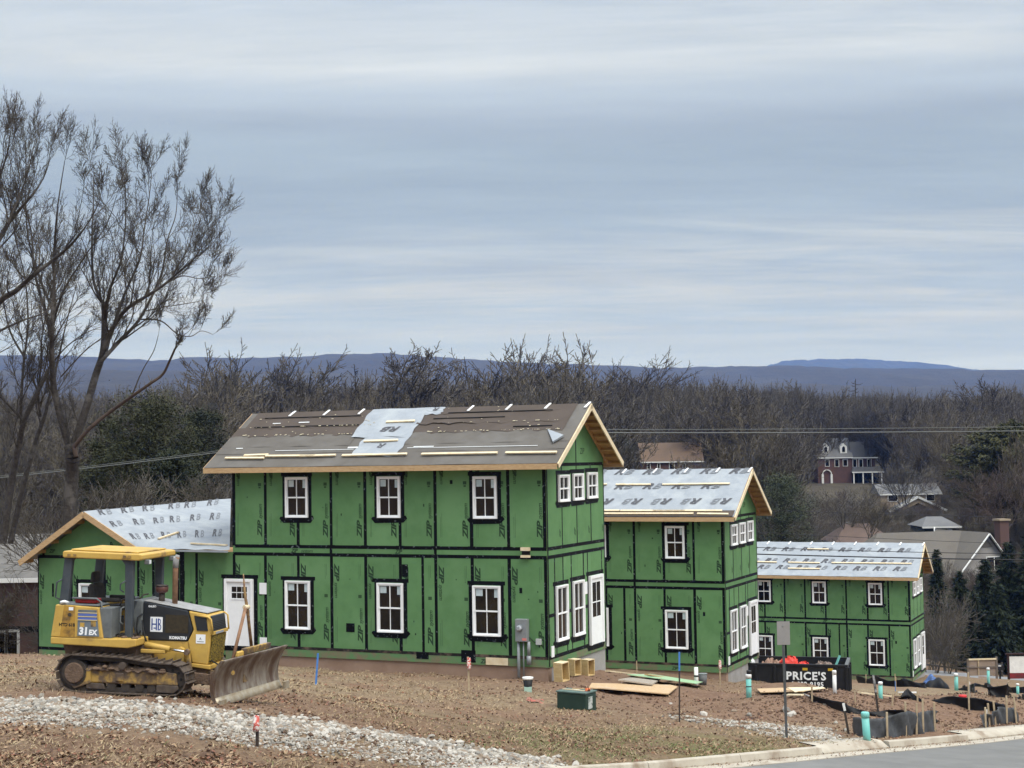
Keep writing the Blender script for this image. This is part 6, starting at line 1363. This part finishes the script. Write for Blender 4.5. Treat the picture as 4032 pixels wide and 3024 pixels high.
Ct = [([(-190,2150),(-170,1800),(-150,1500),(-110,1300)], .40, .28, 0, 0, 0), ([(-110,1300),(0,1145),(60,1100),(130,1030),(210,960),(290,880),(360,770),(395,690)], .20, .015, 0, -2, 1), ([(-110,1300),(-60,1050),(0,860),(60,760),(120,680),(170,600),(200,500)], .18, .015, 0, 1, 1), ([(-100,1250),(-90,1000),(-60,800),(-10,620),(30,480),(40,400)], .16, .015, 0, -1, 1), ([(30,800),(90,640),(120,520),(140,410)], .08, .01, 0, 2, 1), ([(-120,1380),(-20,1290),(90,1230),(180,1190),(260,1090)], .10, .012, 0, 2, 1), ([(-130,1420),(-60,1400),(20,1360),(70,1320)], .07, .012, 0, -3, .8)]
n_c = big_tree(Ct, 58.0, 'tall bare tree leaning in from beyond the left edge', 7, .33, 1.85)
print('BIG', n_a, n_b, n_c)
# ------------------------------------------------------------------ hills
def hill(prof, d0, name, m_, depth, foot):
    pr = np.array(prof, float); n = 240; xs = np.linspace(pr[0,0], pr[-1,0], n); rs = np.random.RandomState(int(d0) % 1000); V = []; rows = 14
    for j in range(rows+1):
        f = j/rows
        for i, px in enumerate(xs):
            top = P(px, np.interp(px, pr[:,0], pr[:,1]), d0)[2]; d = d0-depth*(1-f); x = P(px, 1700, d0)[0]
            z = (CZ+foot)+(top-CZ-foot)*math.sin(f*math.pi/2)**.8+(rs.rand()-.5)*(d0*.0011)*(.5+f)+math.sin(px*.01+j)*d0*.0006*(1-f)
            V.append((x, d, z))
    for i, px in enumerate(xs): V.append((P(px, 1700, d0)[0], d0+900, CZ+foot))
    V = np.array(V); idx = np.arange(len(V)).reshape(rows+2, n); F = np.stack([idx[:-1,:-1], idx[:-1,1:], idx[1:,1:], idx[1:,:-1]], -1).reshape(-1, 4)
    o_ = link_mesh(name, np_mesh(name, V, F, m_, True)); tag(o_, kind='structure'); return o_
HF = mat('hill_forest', (.034,.030,.026), .95, (.024,.021,.018), .02, c3=(.042,.038,.031), scale3=.006, bump=.5, bscale=.06, bdist=6)
hill([(-1500,1440),(-700,1425),(0,1418),(200,1417),(420,1420),(560,1428),(700,1436),(790,1438),(860,1424),(1000,1428),(1180,1424),(1300,1419),(1430,1411),(1560,1411),(1700,1420),(1800,1428),(2000,1440),(2200,1452),(2550,1464),(2800,1461),(3000,1458),(3300,1468),(3700,1474),(4032,1474),(4800,1480),(5600,1470)], 3600, 'hill', HF, 1500, -10)
hill([(-1500,1480),(500,1470),(1300,1480),(1700,1505),(2200,1520),(2600,1530),(3000,1520),(3400,1535),(3800,1528),(4100,1520),(5600,1520)], 2300, 'hill', HF, 900, -10)
hill([(2500,1490),(2900,1474),(2990,1452),(3060,1432),(3110,1427),(3160,1428),(3180,1425),(3330,1426),(3500,1437),(3620,1450),(3740,1472),(4000,1480),(4500,1490)], 7200, 'mountain', HF, 2200, -10)
# ------------------------------------------------------------------ far houses
BRICK = mat('far_brick', (.12,.064,.050), .9, (.095,.052,.042), .8); SHING = mat('shingle_grey', (.15,.15,.152), .9, (.125,.125,.128), .5); SHINGB = mat('shingle_brown', (.135,.095,.078), .9, (.11,.078,.066), .5); SHINGO = mat('shingle_orange', (.130,.086,.058), .9, (.108,.074,.052), .4); SHINGT = mat('shingle_taupe', (.135,.122,.106), .9, (.115,.103,.09), .5)
TRIM = mat('far_trim', (.74,.74,.72), .7); TAN = mat('tan_siding', (.36,.29,.21), .9, (.30,.24,.17), .6); SIDW = mat('pale_siding', (.32,.305,.29), .8, (.28,.265,.255), 1.2); NAVY = mat('navy_siding', (.035,.045,.055), .8)
def far_house(px0, px1, pyr, pye, pyb, d, dep, wallm, roofm, label, wins=(), rz=0.0, name='far_house', hip=False):
    s = d/FOC; c = P((px0+px1)/2, pyb, d); w = (px1-px0)/2*s; he = (pyb-pye)*s; hr = (pyb-pyr)*s; r = empty(name, (c[0], c[1], c[2]-.2), rz); tag(r, label, 'house')
    wl_ = MB().prism([(-w,-9),(w,-9),(w,he),(-w,he)], 0, dep)
    wl_.build('wall', wallm, r)
    ov = .35; x0 = w+ov; hx = w*.45 if hip else x0
    rf = MB(); a = rf._p([(-x0,-ov,he-.05),(x0,-ov,he-.05),(x0,dep+ov,he-.05),(-x0,dep+ov,he-.05),(-hx,dep/2,hr),(hx,dep/2,hr)])
    rf.f += [(a,a+1,a+5,a+4),(a+1,a+2,a+5),(a+2,a+3,a+4,a+5),(a+3,a,a+4),(a+3,a+2,a+1,a)]; rf.sm += [False]*5; rf.build('roof', roofm, r)
    MB().box(-x0,x0,-ov-.06,-ov,he-.25,he-.04).build('gutter', TRIM, r)
    for (wx0, wy0, wx1, wy1) in wins:
        ax, bx_ = (wx0-(px0+px1)/2)*s, (wx1-(px0+px1)/2)*s; az, bz = (pyb-wy1)*s, (pyb-wy0)*s
        wf = MB().box(ax-.12,bx_+.12,-.10,.01,az-.12,bz+.12).build('window', TRIM, r); MB().box(ax,bx_,-.13,-.101,az,bz).build('pane', PANE, wf)
    return r, s, c, w, he, hr
# brick house with two dormers and a porch
r, s, c, w, he, hr = far_house(3222, 3355, 1722, 1798, 1905, 380, 9, BRICK, SHING, 'brick house with grey roof and two white dormers on the far slope', [(3252,1808,3266,1832),(3290,1808,3304,1834),(3322,1808,3338,1832)])
for px in (3257, 3327):
    x = (px-3288.5)*s; dm = MB().prism([(x-.85,he+1.0),(x+.85,he+1.0),(x+.85,he+2.6),(x,he+3.5),(x-.85,he+2.6)], .6, 3.6).build('dormer', TRIM, r); MB().prism([(x-.36,he+1.3),(x+.36,he+1.3),(x+.36,he+2.4),(x,he+2.8),(x-.36,he+2.4)], .55, .6).build('pane', PANE, dm)
ar = MB()
for k in range(9):
    a0, a1 = math.pi*k/9, math.pi*(k+1)/9; q = [(-2.0+1.1*math.cos(a0), 2.6+1.1*math.sin(a0)), (-2.0+1.1*math.cos(a1), 2.6+1.1*math.sin(a1))]; ar.bar((q[0][0],-.15,q[0][1]), (q[1][0],-.15,q[1][1]), .2, .5, up=(0,1,0))
for x in (-3.1, -.9): ar.box(x-.25, x+.25, -.4, -.0, -1.0, 2.6)
ar.build('arched_entry', TRIM, r)
sx = (3355-3288.5)*s; e1 = MB().box(sx,sx+3.4,1.2,7.5,-3,he-.1).build('wall', BRICK, r); MB().prism([(sx-.1,he-.1),(sx+3.6,he-.1),(sx+3.4,hr-1.0),(sx-.1,hr-1.0)],.9,7.5).build('roof', SHING, r)
MB().box(sx+3.4,sx+6.4,2.4,7.5,-3,he-.2).build('wall', BRICK, r); MB().prism([(sx+3.3,he-.2),(sx+6.7,he-.2),(sx+6.2,hr-2.6),(sx+3.3,hr-2.6)],2.1,7.5).build('roof', SHING, r); MB().box(sx-.1,sx+6.8,.75,.9,he-.35,he-.1).build('gutter', TRIM, r)
for x in (sx+.5, sx+2.0, sx+4.4):
    wf = MB().box(x,x+1.1,1.10,1.21,he-2.6,he-.5).build('window', TRIM, r) if x < sx+3.4 else MB().box(x,x+1.1,2.3,2.41,he-2.4,he-.5).build('window', TRIM, r); yy = 1.07 if x < sx+3.4 else 2.27; MB().box(x+.15,x+.95,yy,yy+.028,he-2.45,he-.65).build('pane', PANE, wf)
pr_ = MB().prism([(sx-.3,3.1),(sx+7.6,3.1),(sx+6.6,4.3),(sx+.2,4.3)],-1.6,1.2).build('porch_roof', SHING, r); MB().box(sx-.3,sx+7.7,-1.75,-1.6,2.85,3.12).build('gutter', TRIM, r)
for k in range(4): MB().box(sx+.0+2.3*k,sx+.28+2.3*k,-1.6,-1.4,-1.2,2.85).build('porch_post', TRIM, r)
MB().box(sx,sx+7.2,-1.55,-1.5,-.3,-.1).build('porch_rail', TRIM, r); MB().box(sx,sx+7.2,-1.5,1.1,-3,-1.2).build('porch_base', BRICK, r); MB().box(sx+.1,sx+7.0,.9,1.19,-1.2,2.8).build('porch_glass', PANE, r)
# tan house with a gabled sunroom
r, s, c, w, he, hr = far_house(3470, 3705, 1903, 1940, 2035, 300, 8, TAN, SHING, 'tan house with a gabled sunroom below the brick house', [(3500,1945,3535,1968),(3650,1945,3680,1968)])
MB().prism([(-4.5,0),(5.6,0),(5.6,1.6),(.6,4.0),(-4.5,1.4)], -3.2, -.05).build('sunroom', TAN, r); rf = MB(); rf.bar((-5.0,-3.4,1.3),(.6,-3.4,4.15),.4,.22,up=(0,1,0)); rf.bar((.6,-3.4,4.15),(6.1,-3.4,1.5),.4,.22,up=(0,1,0)); rf.build('sunroom_trim', TRIM, r)
srf = MB(); srf.poly([(-5.0,-3.5,1.45),(.6,-3.5,4.3),(.6,0,4.3),(-5,0,1.45)]); srf.poly([(.6,-3.5,4.3),(6.1,-3.5,1.65),(6.1,0,1.65),(.6,0,4.3)]); srf.build('sunroom_roof', SHING, r, solid=.1)
for k in range(5): MB().box(-4.1+1.85*k,-2.5+1.85*k,-3.26,-3.21,.2,1.35 if k in (0,4) else 1.35).build('pane', PANE, r)
MB().prism([(-2.2,1.6),(3.4,1.6),(.6,3.0)], -3.26, -3.21).build('pane', PANE, r)
# brown roof behind, navy house, taupe roof house with chimney
far_house(3300, 3520, 2062, 2130, 2200, 196, 9, SIDW, SHINGB, 'house with plum brown roof half hidden behind the farthest green house', name='far_house', hip=True)
r, s, c, w, he, hr = far_house(3640, 3775, 2032, 2066, 2120, 205, 7, NAVY, SHING, 'navy sided house with grey roof and one white window', [(3734,2084,3746,2096)], hip=True)
d_ = 170.; s = d_/FOC; c = P(3880, 2330, d_); r = empty('far_house', (c[0], c[1], c[2]), R(20)); tag(r, 'pale sided house with taupe roof, white gable trim and brick chimney', 'house')
gw, gh, gp_ = 3.2, (2330-2225)*s, (2330-2100)*s
MB().prism([(-3.6,-3),(3.6,-3),(3.6,gh-.6),(.4,gp_-.2),(-3.6,gh-.9)], 0, 9).build('wall', SIDW, r)
rf = MB(); rf.poly([(-4.2,-.4,gh-1.4),(.4,-.4,gp_),(.4,9.2,gp_),(-4.2,9.2,gh-1.4)]); rf.poly([(.4,-.4,gp_),(4.0,-.4,gh-.9),(4.0,9.2,gh-.9),(.4,9.2,gp_)]); rf.build('roof', SHINGT, r, solid=.12)
for a, b_ in (((-4.2,-.46,gh-1.5),(.4,-.46,gp_-.1)), ((.4,-.46,gp_-.1),(4.0,-.46,gh-1.0))): MB().bar(a, b_, .08, .3, up=(0,1,0)).build('rake_trim', TRIM, r)
wf = MB().box(.2,2.3,-.08,.01,gh-.7,gh+.9).build('window', TRIM, r); MB().box(.3,1.2,-.10,-.081,gh-.6,gh+.8).build('pane', PANE, wf); MB().box(1.3,2.2,-.10,-.081,gh-.6,gh+.8).build('pane', PANE, wf)
MB().prism([(-.5,gp_-1.6),(1.1,gp_-1.6),(.4,gp_-.7)], -.06, .0).build('gable_vent', SHINGT, r)
ch = MB().box(3.0,4.2,1.0,2.0,-2,gp_+1.2).build('chimney', mat('chimney_brick', (.105,.062,.054), .9), r); MB().box(2.85,4.35,.85,2.15,gp_+1.2,gp_+1.4).build('cap', TAN, ch)
rm = MB(); rm.poly([(-14.5,3.5,gh-1.6),(-3.2,-.2,gh-1.7),(.4,4.5,gp_),(-9.0,7.2,gp_-.1)]); rm.poly([(-9.0,7.2,gp_-.1),(.4,4.5,gp_),(.4,13.,gh-1.6),(-14.,13.,gh-1.6)]); rm.poly([(-14.5,3.5,gh-1.6),(-9,7.2,gp_-.1),(-14.,13.,gh-1.6)]); rm.build('main_roof', SHINGT, r, solid=.12)
MB().hexa([(-14,3.9,-4),(-3.4,.4,-4),(0,12,-4),(-13.6,12.6,-4),(-14,3.9,gh-1.7),(-3.4,.4,gh-1.8),(0,12,gh-1.7),(-13.6,12.6,gh-1.7)]).build('wall', SIDW, r)
MB().cyl((-2.2,6,gp_-.3),(-2.2,6,gp_+.5),.08,8).build('flue', TRIM, r)
# house with orange brown roof
far_house(2528, 2765, 1738, 1812, 1855, 292, 8, BRICK, SHINGO, 'long house with orange brown roof behind the nearest gable', [(2550,1822,2560,1840),(2590,1822,2598,1838),(2637,1818,2655,1842),(2690,1822,2698,1838)])
# brown building at the left edge
r, s, c, w, he, hr = far_house(-260, 165, 2110, 2262, 2600, 76, 9, mat('brown_brick', (.155,.095,.08), .9, (.12,.075,.065), 3), mat('old_shingle', (.16,.15,.14), .9, (.10,.095,.088), 1.2), 'brown brick building with dark eaves at the left edge behind the brush', [(-20,2478,20,2560),(32,2475,68,2562)])
MB().box(-w,w,-.05,-.001,1.55,1.85).build('dark_band', DARK, r)
# ------------------------------------------------------------------ overhead wires
def wire(pa, da, pb_, db, rad, sag, label, m_=BLK):
    a, b = P(*pa, da), P(*pb_, db); c = (a+b)/2; pts = []
    for k in range(25): f = k/24; q = a+(b-a)*f-[0,0,sag*4*f*(1-f)]; pts.append(q-c)
    o_ = MB().tube(pts, rad, 5).build('power_line', m_, None, c); tag(o_, label, 'power line', 'overhead lines'); return o_
PALEW = mat('weathered_wire', (.11,.115,.11), .6)
wire((-500,1925), 80, (1500,1690), 80, .016, .15, 'upper pale overhead line on the left, passing before the evergreens', PALEW)
wire((-500,1932), 80.3, (1500,1697), 80.3, .026, .15, 'thicker pale overhead line on the left, just below the upper one', PALEW)
wire((1500,1690), 84, (4500,1672), 112, .020, .15, 'upper pale overhead line right of the nearest gable', PALEW)
wire((1500,1700), 84.3, (4500,1690), 112.5, .036, .15, 'thicker pale overhead line right of the nearest gable, below the upper one', PALEW)
wire((2950,2005), 100, (4300,2040), 112, .018, .1, 'thin dark line crossing the tan house', BLK); wire((2900,2090), 90, (4300,2150), 110, .014, .1, 'thin dark line above the farthest green roof', BLK)
wire((2850,2150), 80, (4300,2182), 80, .018, .1, 'dark line crossing the upper part of the farthest green roof', BLK); wire((2850,2178), 76, (4300,2208), 76, .032, .05, 'thick black line crossing the middle of the farthest green roof', BLK)
# ------------------------------------------------------------------ gravel, leaves, straw, clods
rs = np.random.RandomState(12)
def strip_points(up, lo, n, power=1.0):
    U = np.array([hit(*p) for p in up]); Lo = np.array([hit(*p) for p in lo]); tu = np.linspace(0, 1, len(U)); tl = np.linspace(0, 1, len(Lo)); u = rs.rand(n); v = rs.rand(n)**power
    a = np.stack([np.interp(u, tu, U[:,k]) for k in (0,1)], -1); b = np.stack([np.interp(u, tl, Lo[:,k]) for k in (0,1)], -1); p = a+(b-a)*v[:,None]+rs.randn(n,2)*np.where(rs.rand(n,1) < .14, .38, .10); return p, v, u
ico = bmesh.new(); bmesh.ops.create_icosphere(ico, subdivisions=1, radius=1.0); IV = np.array([v.co[:] for v in ico.verts]); IF = np.array([[v.index for v in f.verts] for f in ico.faces]); ico.free()
def stones(pts, size, mats, name, label, cat, flat=.7, sink=.25):
    n = len(pts); z = terrain(pts[:,0], pts[:,1]); jit = 1+.30*rs.randn(n, 12, 1).clip(-1.4,1.4)*.6; sc_ = size[:,None,None]*np.stack([rs.uniform(.75,1.25,n), rs.uniform(.65,1.05,n), rs.uniform(.5,.95,n)*flat/.7], -1)[:,None,:]
    V = IV[None]*jit*sc_; a = rs.rand(n)*6.283; b = rs.randn(n)*.5; ca, sa, cb, sb = np.cos(a)[:,None], np.sin(a)[:,None], np.cos(b)[:,None], np.sin(b)[:,None]
    x, y, zz = V[...,0], V[...,1], V[...,2]; y, zz = y*cb-zz*sb, y*sb+zz*cb; x, y = x*ca-y*sa, x*sa+y*ca
    V = np.stack([x+pts[:,0,None], y+pts[:,1,None], zz+(z+size*flat*(.5-sink))[:,None]], -1).reshape(-1, 3); F = (IF[None]+np.arange(n)[:,None,None]*12).reshape(-1, 3)
    me = np_mesh(name, V, F, mats[0]); [me.materials.append(m_) for m_ in mats[1:]]; me.polygons.foreach_set('material_index', np.repeat(rs.randint(0, len(mats), n), 20).astype(np.int32))
    o_ = link_mesh(name, me); tag(o_, label, cat, kind='stuff'); return o_
ROCK = [mat('rock_pale', (.34,.315,.27), .9, (.26,.235,.20), 6), mat('rock_grey', (.25,.235,.21), .9, (.19,.175,.155), 6), mat('rock_tan', (.27,.215,.165), .9, (.20,.155,.115), 6), mat('rock_white', (.42,.39,.345), .9)]
p1, v1, u1 = strip_points([(-60,2752),(300,2768),(700,2785),(950,2815),(1250,2852),(1550,2890),(1850,2940),(2170,2990)], [(-60,2852),(250,2868),(600,2892),(950,2932),(1250,2972),(1550,3008),(1850,3040),(2190,3045)], 17000)
edge = np.minimum(v1, 1-v1); keep = rs.rand(len(v1)) < np.clip(.25+4*edge+.9*vnoise(p1[:,0], p1[:,1], 1.3, 61), 0, 1); p1, v1 = p1[keep], v1[keep]
sz = np.where(v1 < .45, .016+.062*rs.rand(len(v1))**1.5, .010+.036*rs.rand(len(v1))**2)
stones(p1, sz, ROCK, 'gravel', 'pale crushed stone strip across the foreground in front of the bulldozer', 'gravel')
p2, v2, u2 = strip_points([(2635,2812),(2800,2828),(3000,2850),(3130,2862),(3270,2888)], [(2650,2832),(2850,2862),(3000,2890),(3110,2910),(3290,2918)], 2600, 1)
keep = rs.rand(len(p2)) < np.clip(.25+u2, 0, 1); p2 = p2[keep]
stones(p2, rs.uniform(.012,.055,len(p2)), ROCK, 'gravel', 'pale stone strip by the kerb around the sign post', 'gravel')
SOILR = [mat('clod', (.165,.10,.066), .95, (.125,.076,.052), 8), mat('clod_dark', (.10,.062,.042), .95)]
cl = []
for (px, py, d, r_, n_) in [(3240,2800,43.5,2.6,1500),(3420,2790,46,2.2,700),(3800,2815,46,2.6,1100),(3990,2820,45,2.0,500),(1300,2870,27.5,2.2,500),(2500,2790,40,3.5,500),(700,2800,27.5,4,350),(2250,2700,45,3.5,350),(3100,2745,55,3,400)]:
    c = hit(px, py, d*.7, d*1.6); cl.append(c[:2]+rs.randn(n_,2)*[r_*.6, r_*.6])
cl = np.concatenate(cl); kd_, _z = kerb_dist(cl[:,0], cl[:,1]); cl = cl[kd_ < -.4]
stones(cl, rs.uniform(.012,.06,len(cl))*rs.uniform(.4,1,len(cl)), SOILR, 'soil_clods', 'brown soil clods on the dirt mounds and bare ground', 'soil', .7, .3)
few = np.array([hit(px, py)[:2] for px, py in [(3098,2800),(3125,2812),(3112,2822),(2950,2822),(2890,2805),(3260,2775),(2640,2775),(3290,2850),(3330,2880),(1460,2870),(1200,2840),(1290,2870),(1660,2770),(1700,2725),(2770,2815)]]); stones(few, rs.uniform(.05,.13,len(few)), ROCK, 'scattered_rocks', 'single pale rocks scattered over the bare soil', 'rocks')
# leaves and straw follow the cover of the ground
def cover_at(x, y):
    from_x = np.clip(np.searchsorted(gx, x), 0, nx-1); from_y = np.clip(np.searchsorted(gy, y), 0, ny-1); return straw_m[from_y, from_x], grass_m[from_y, from_x], litter_m[from_y, from_x]
def cand(n):
    d = 20.5+48*rs.rand(n)**1.6; x = (rs.rand(n)*1.12-.56)*d*.70; kd_, _ = kerb_dist(x, d); ok = (kd_ < -.18); return x[ok], d[ok]
def in_house(x, y):
    o_ = np.zeros(len(x), bool)
    for C in (C1, C2, C3):
        dx, dy = x-C[0], y-C[1]; lx = dx*math.cos(TH)-dy*math.sin(TH); ly = dx*math.sin(TH)+dy*math.cos(TH); o_ |= (lx < .05) & (lx > -19.2) & (ly > -.05)
    return o_
def in_strip(x, y, pts, r=.12):
    g = set(map(tuple, np.floor(pts/.25).astype(int))); return np.array([(int(math.floor(a/.25)), int(math.floor(b/.25))) in g for a, b in zip(x, y)])
x, y = cand(230000); sm_, gm_, lm_ = cover_at(x, y); pr = .06+.65*lm_+.32*sm_; nzl = vnoise(x, y, .9, 41)+.6*vnoise(x, y, 2.7, 42); pr = pr*np.clip(.55+2.6*nzl, .03, 2)
ok = (rs.rand(len(x)) < pr) & ~in_house(x, y); x, y = x[ok], y[ok]; st_in = in_strip(x, y, p1) & (rs.rand(len(x)) < .75); x, y = x[~st_in], y[~st_in]
_k = rs.rand(900)*(_cum[-2]-_cum[1])+_cum[1]; _o = rs.rand(900)**2*.5+.03; _f2 = [kframe(k_) for k_ in _k]; gx_ = np.array([p_[0]+n_[0]*o_ for (p_, n_), o_ in zip(_f2, _o)]); gy_ = np.array([p_[1]+n_[1]*o_ for (p_, n_), o_ in zip(_f2, _o)]); gz_ = np.array([p_[2]-.155 for p_, n_ in _f2])
z = np.concatenate([terrain(x, y), gz_]); x = np.concatenate([x, gx_]); y = np.concatenate([y, gy_]); n = len(x); s = rs.uniform(.018,.046,n); s[-900:] *= .6; a = rs.rand(n)*6.283; tl = rs.randn(n)*.45; rl = rs.randn(n)*.5
u = np.stack([np.cos(a)*np.cos(tl), np.sin(a)*np.cos(tl), np.sin(tl)], -1)*s[:,None]; w = np.stack([-np.sin(a)*np.cos(rl), np.cos(a)*np.cos(rl), np.sin(rl)], -1)*(s*.62)[:,None]; c = np.stack([x, y, z+.012+s*.35], -1)
Q = np.stack([c-u, c+w-[0,0,.004], c+u, c-w], 1).reshape(-1, 3)
LEAFM = [mat('leaf_brown', (.16,.085,.048), .85), mat('leaf_tan', (.30,.205,.125), .85), mat('leaf_dark', (.075,.042,.028), .9), mat('leaf_red', (.19,.085,.055), .85)]
me = np_mesh('fallen_leaves', Q, np.arange(n*4).reshape(-1,4), LEAFM[0]); [me.materials.append(m_) for m_ in LEAFM[1:]]; me.polygons.foreach_set('material_index', rs.choice(4, n, p=[.32,.34,.2,.14]).astype(np.int32)); tag(link_mesh('fallen_leaves', me), 'dry brown oak leaves scattered over the whole foreground', 'leaves', kind='stuff')
x, y = cand(240000); sm_, gm_, lm_ = cover_at(x, y); pr = .03+.60*sm_+.75*gm_+.12*lm_; nzl = vnoise(x, y, .7, 51)+.6*vnoise(x, y, 2.1, 52); pr = pr*np.clip(.5+2.3*nzl, .0, 2)
ok = (rs.rand(len(x)) < pr) & ~in_house(x, y); x, y, gm_ = x[ok], y[ok], gm_[ok]; st_in = in_strip(x, y, p1) & (rs.rand(len(x)) < .96); x, y, gm_ = x[~st_in], y[~st_in], gm_[~st_in]
z = terrain(x, y); n = len(x); h = rs.uniform(.02,.07,n); a = rs.rand(n)*6.283; lean = rs.uniform(.6,2.4,n); wd_ = rs.uniform(.004,.010,n)
c = np.stack([x, y, z-.005], -1); t_ = np.stack([np.cos(a)*lean*h, np.sin(a)*lean*h, h], -1); w = np.stack([-np.sin(a)*wd_, np.cos(a)*wd_, 0*wd_], -1)
Q = np.stack([c-w, c+w, c+t_*.6+w*.8+[0,0,.008], c+t_], 1).reshape(-1, 3)
GRM = [mat('straw_pale', (.36,.28,.17), .9), mat('straw_brown', (.21,.145,.085), .9), mat('grass_olive', (.14,.15,.06), .9), mat('grass_green', (.09,.14,.04), .9)]
mi = np.where(rs.rand(n) < gm_*.62, rs.choice([2,2,2,3], n), rs.choice([0,0,1], n)).astype(np.int32)
me = np_mesh('dry_grass', Q, np.arange(n*4).reshape(-1,4), GRM[0]); [me.materials.append(m_) for m_ in GRM[1:]]; me.polygons.foreach_set('material_index', mi); tag(link_mesh('dry_grass', me), 'thin dry grass and straw on the bare lot', 'grass', kind='stuff')
# red marking paint on the soil
for i, (px, py, w_, lab) in enumerate(((2110,2765,75,'larger red paint mark on the soil left of the green cabinet'), (2232,2762,45,'smaller red paint mark close to the green cabinet'))):
    c = hit(px, py); s = c[1]/FOC; mb_ = MB(); n = 14
    mb_.grid(lambda u, v: ((u-.5)*w_*s*(1-.3*abs(v-.5)), (v-.5)*.7*(1+.3*math.sin(u*9)), ground(c[0]+(u-.5)*w_*s, c[1]+(v-.5)*.7)-c[2]+.012+.02*math.sin(u*31)*math.sin(v*23)), 12, 6)
    tag(mb_.build('paint_mark', mat('marking_paint', (.42,.10,.075), .9, (.22,.13,.095), 9, lo=.42, hi=.56), None, c), lab, 'paint mark')
# ------------------------------------------------------------------ haze
hz = MB().box(-5800, 5800, -700, 9900, CZ-26, CZ+520).build('haze', mat('tmp', (1,1,1))); tag(hz, 'thin bluish haze over the valley', 'haze', kind='stuff')
hm = bpy.data.materials.new('haze_air'); hm.use_nodes = True; t = hm.node_tree; t.nodes.clear(); om = t.nodes.new('ShaderNodeOutputMaterial'); pv = t.nodes.new('ShaderNodeVolumePrincipled')
pv.inputs['Color'].default_value = (.14,.34,1.0,1); pv.inputs['Absorption Color'].default_value = (1,1,1,1); pv.inputs['Density'].default_value = 1.0e-4; pv.inputs['Anisotropy'].default_value = 0.0
t.links.new(pv.outputs[0], om.inputs['Volume']); hz.data.materials.clear(); hz.data.materials.append(hm)
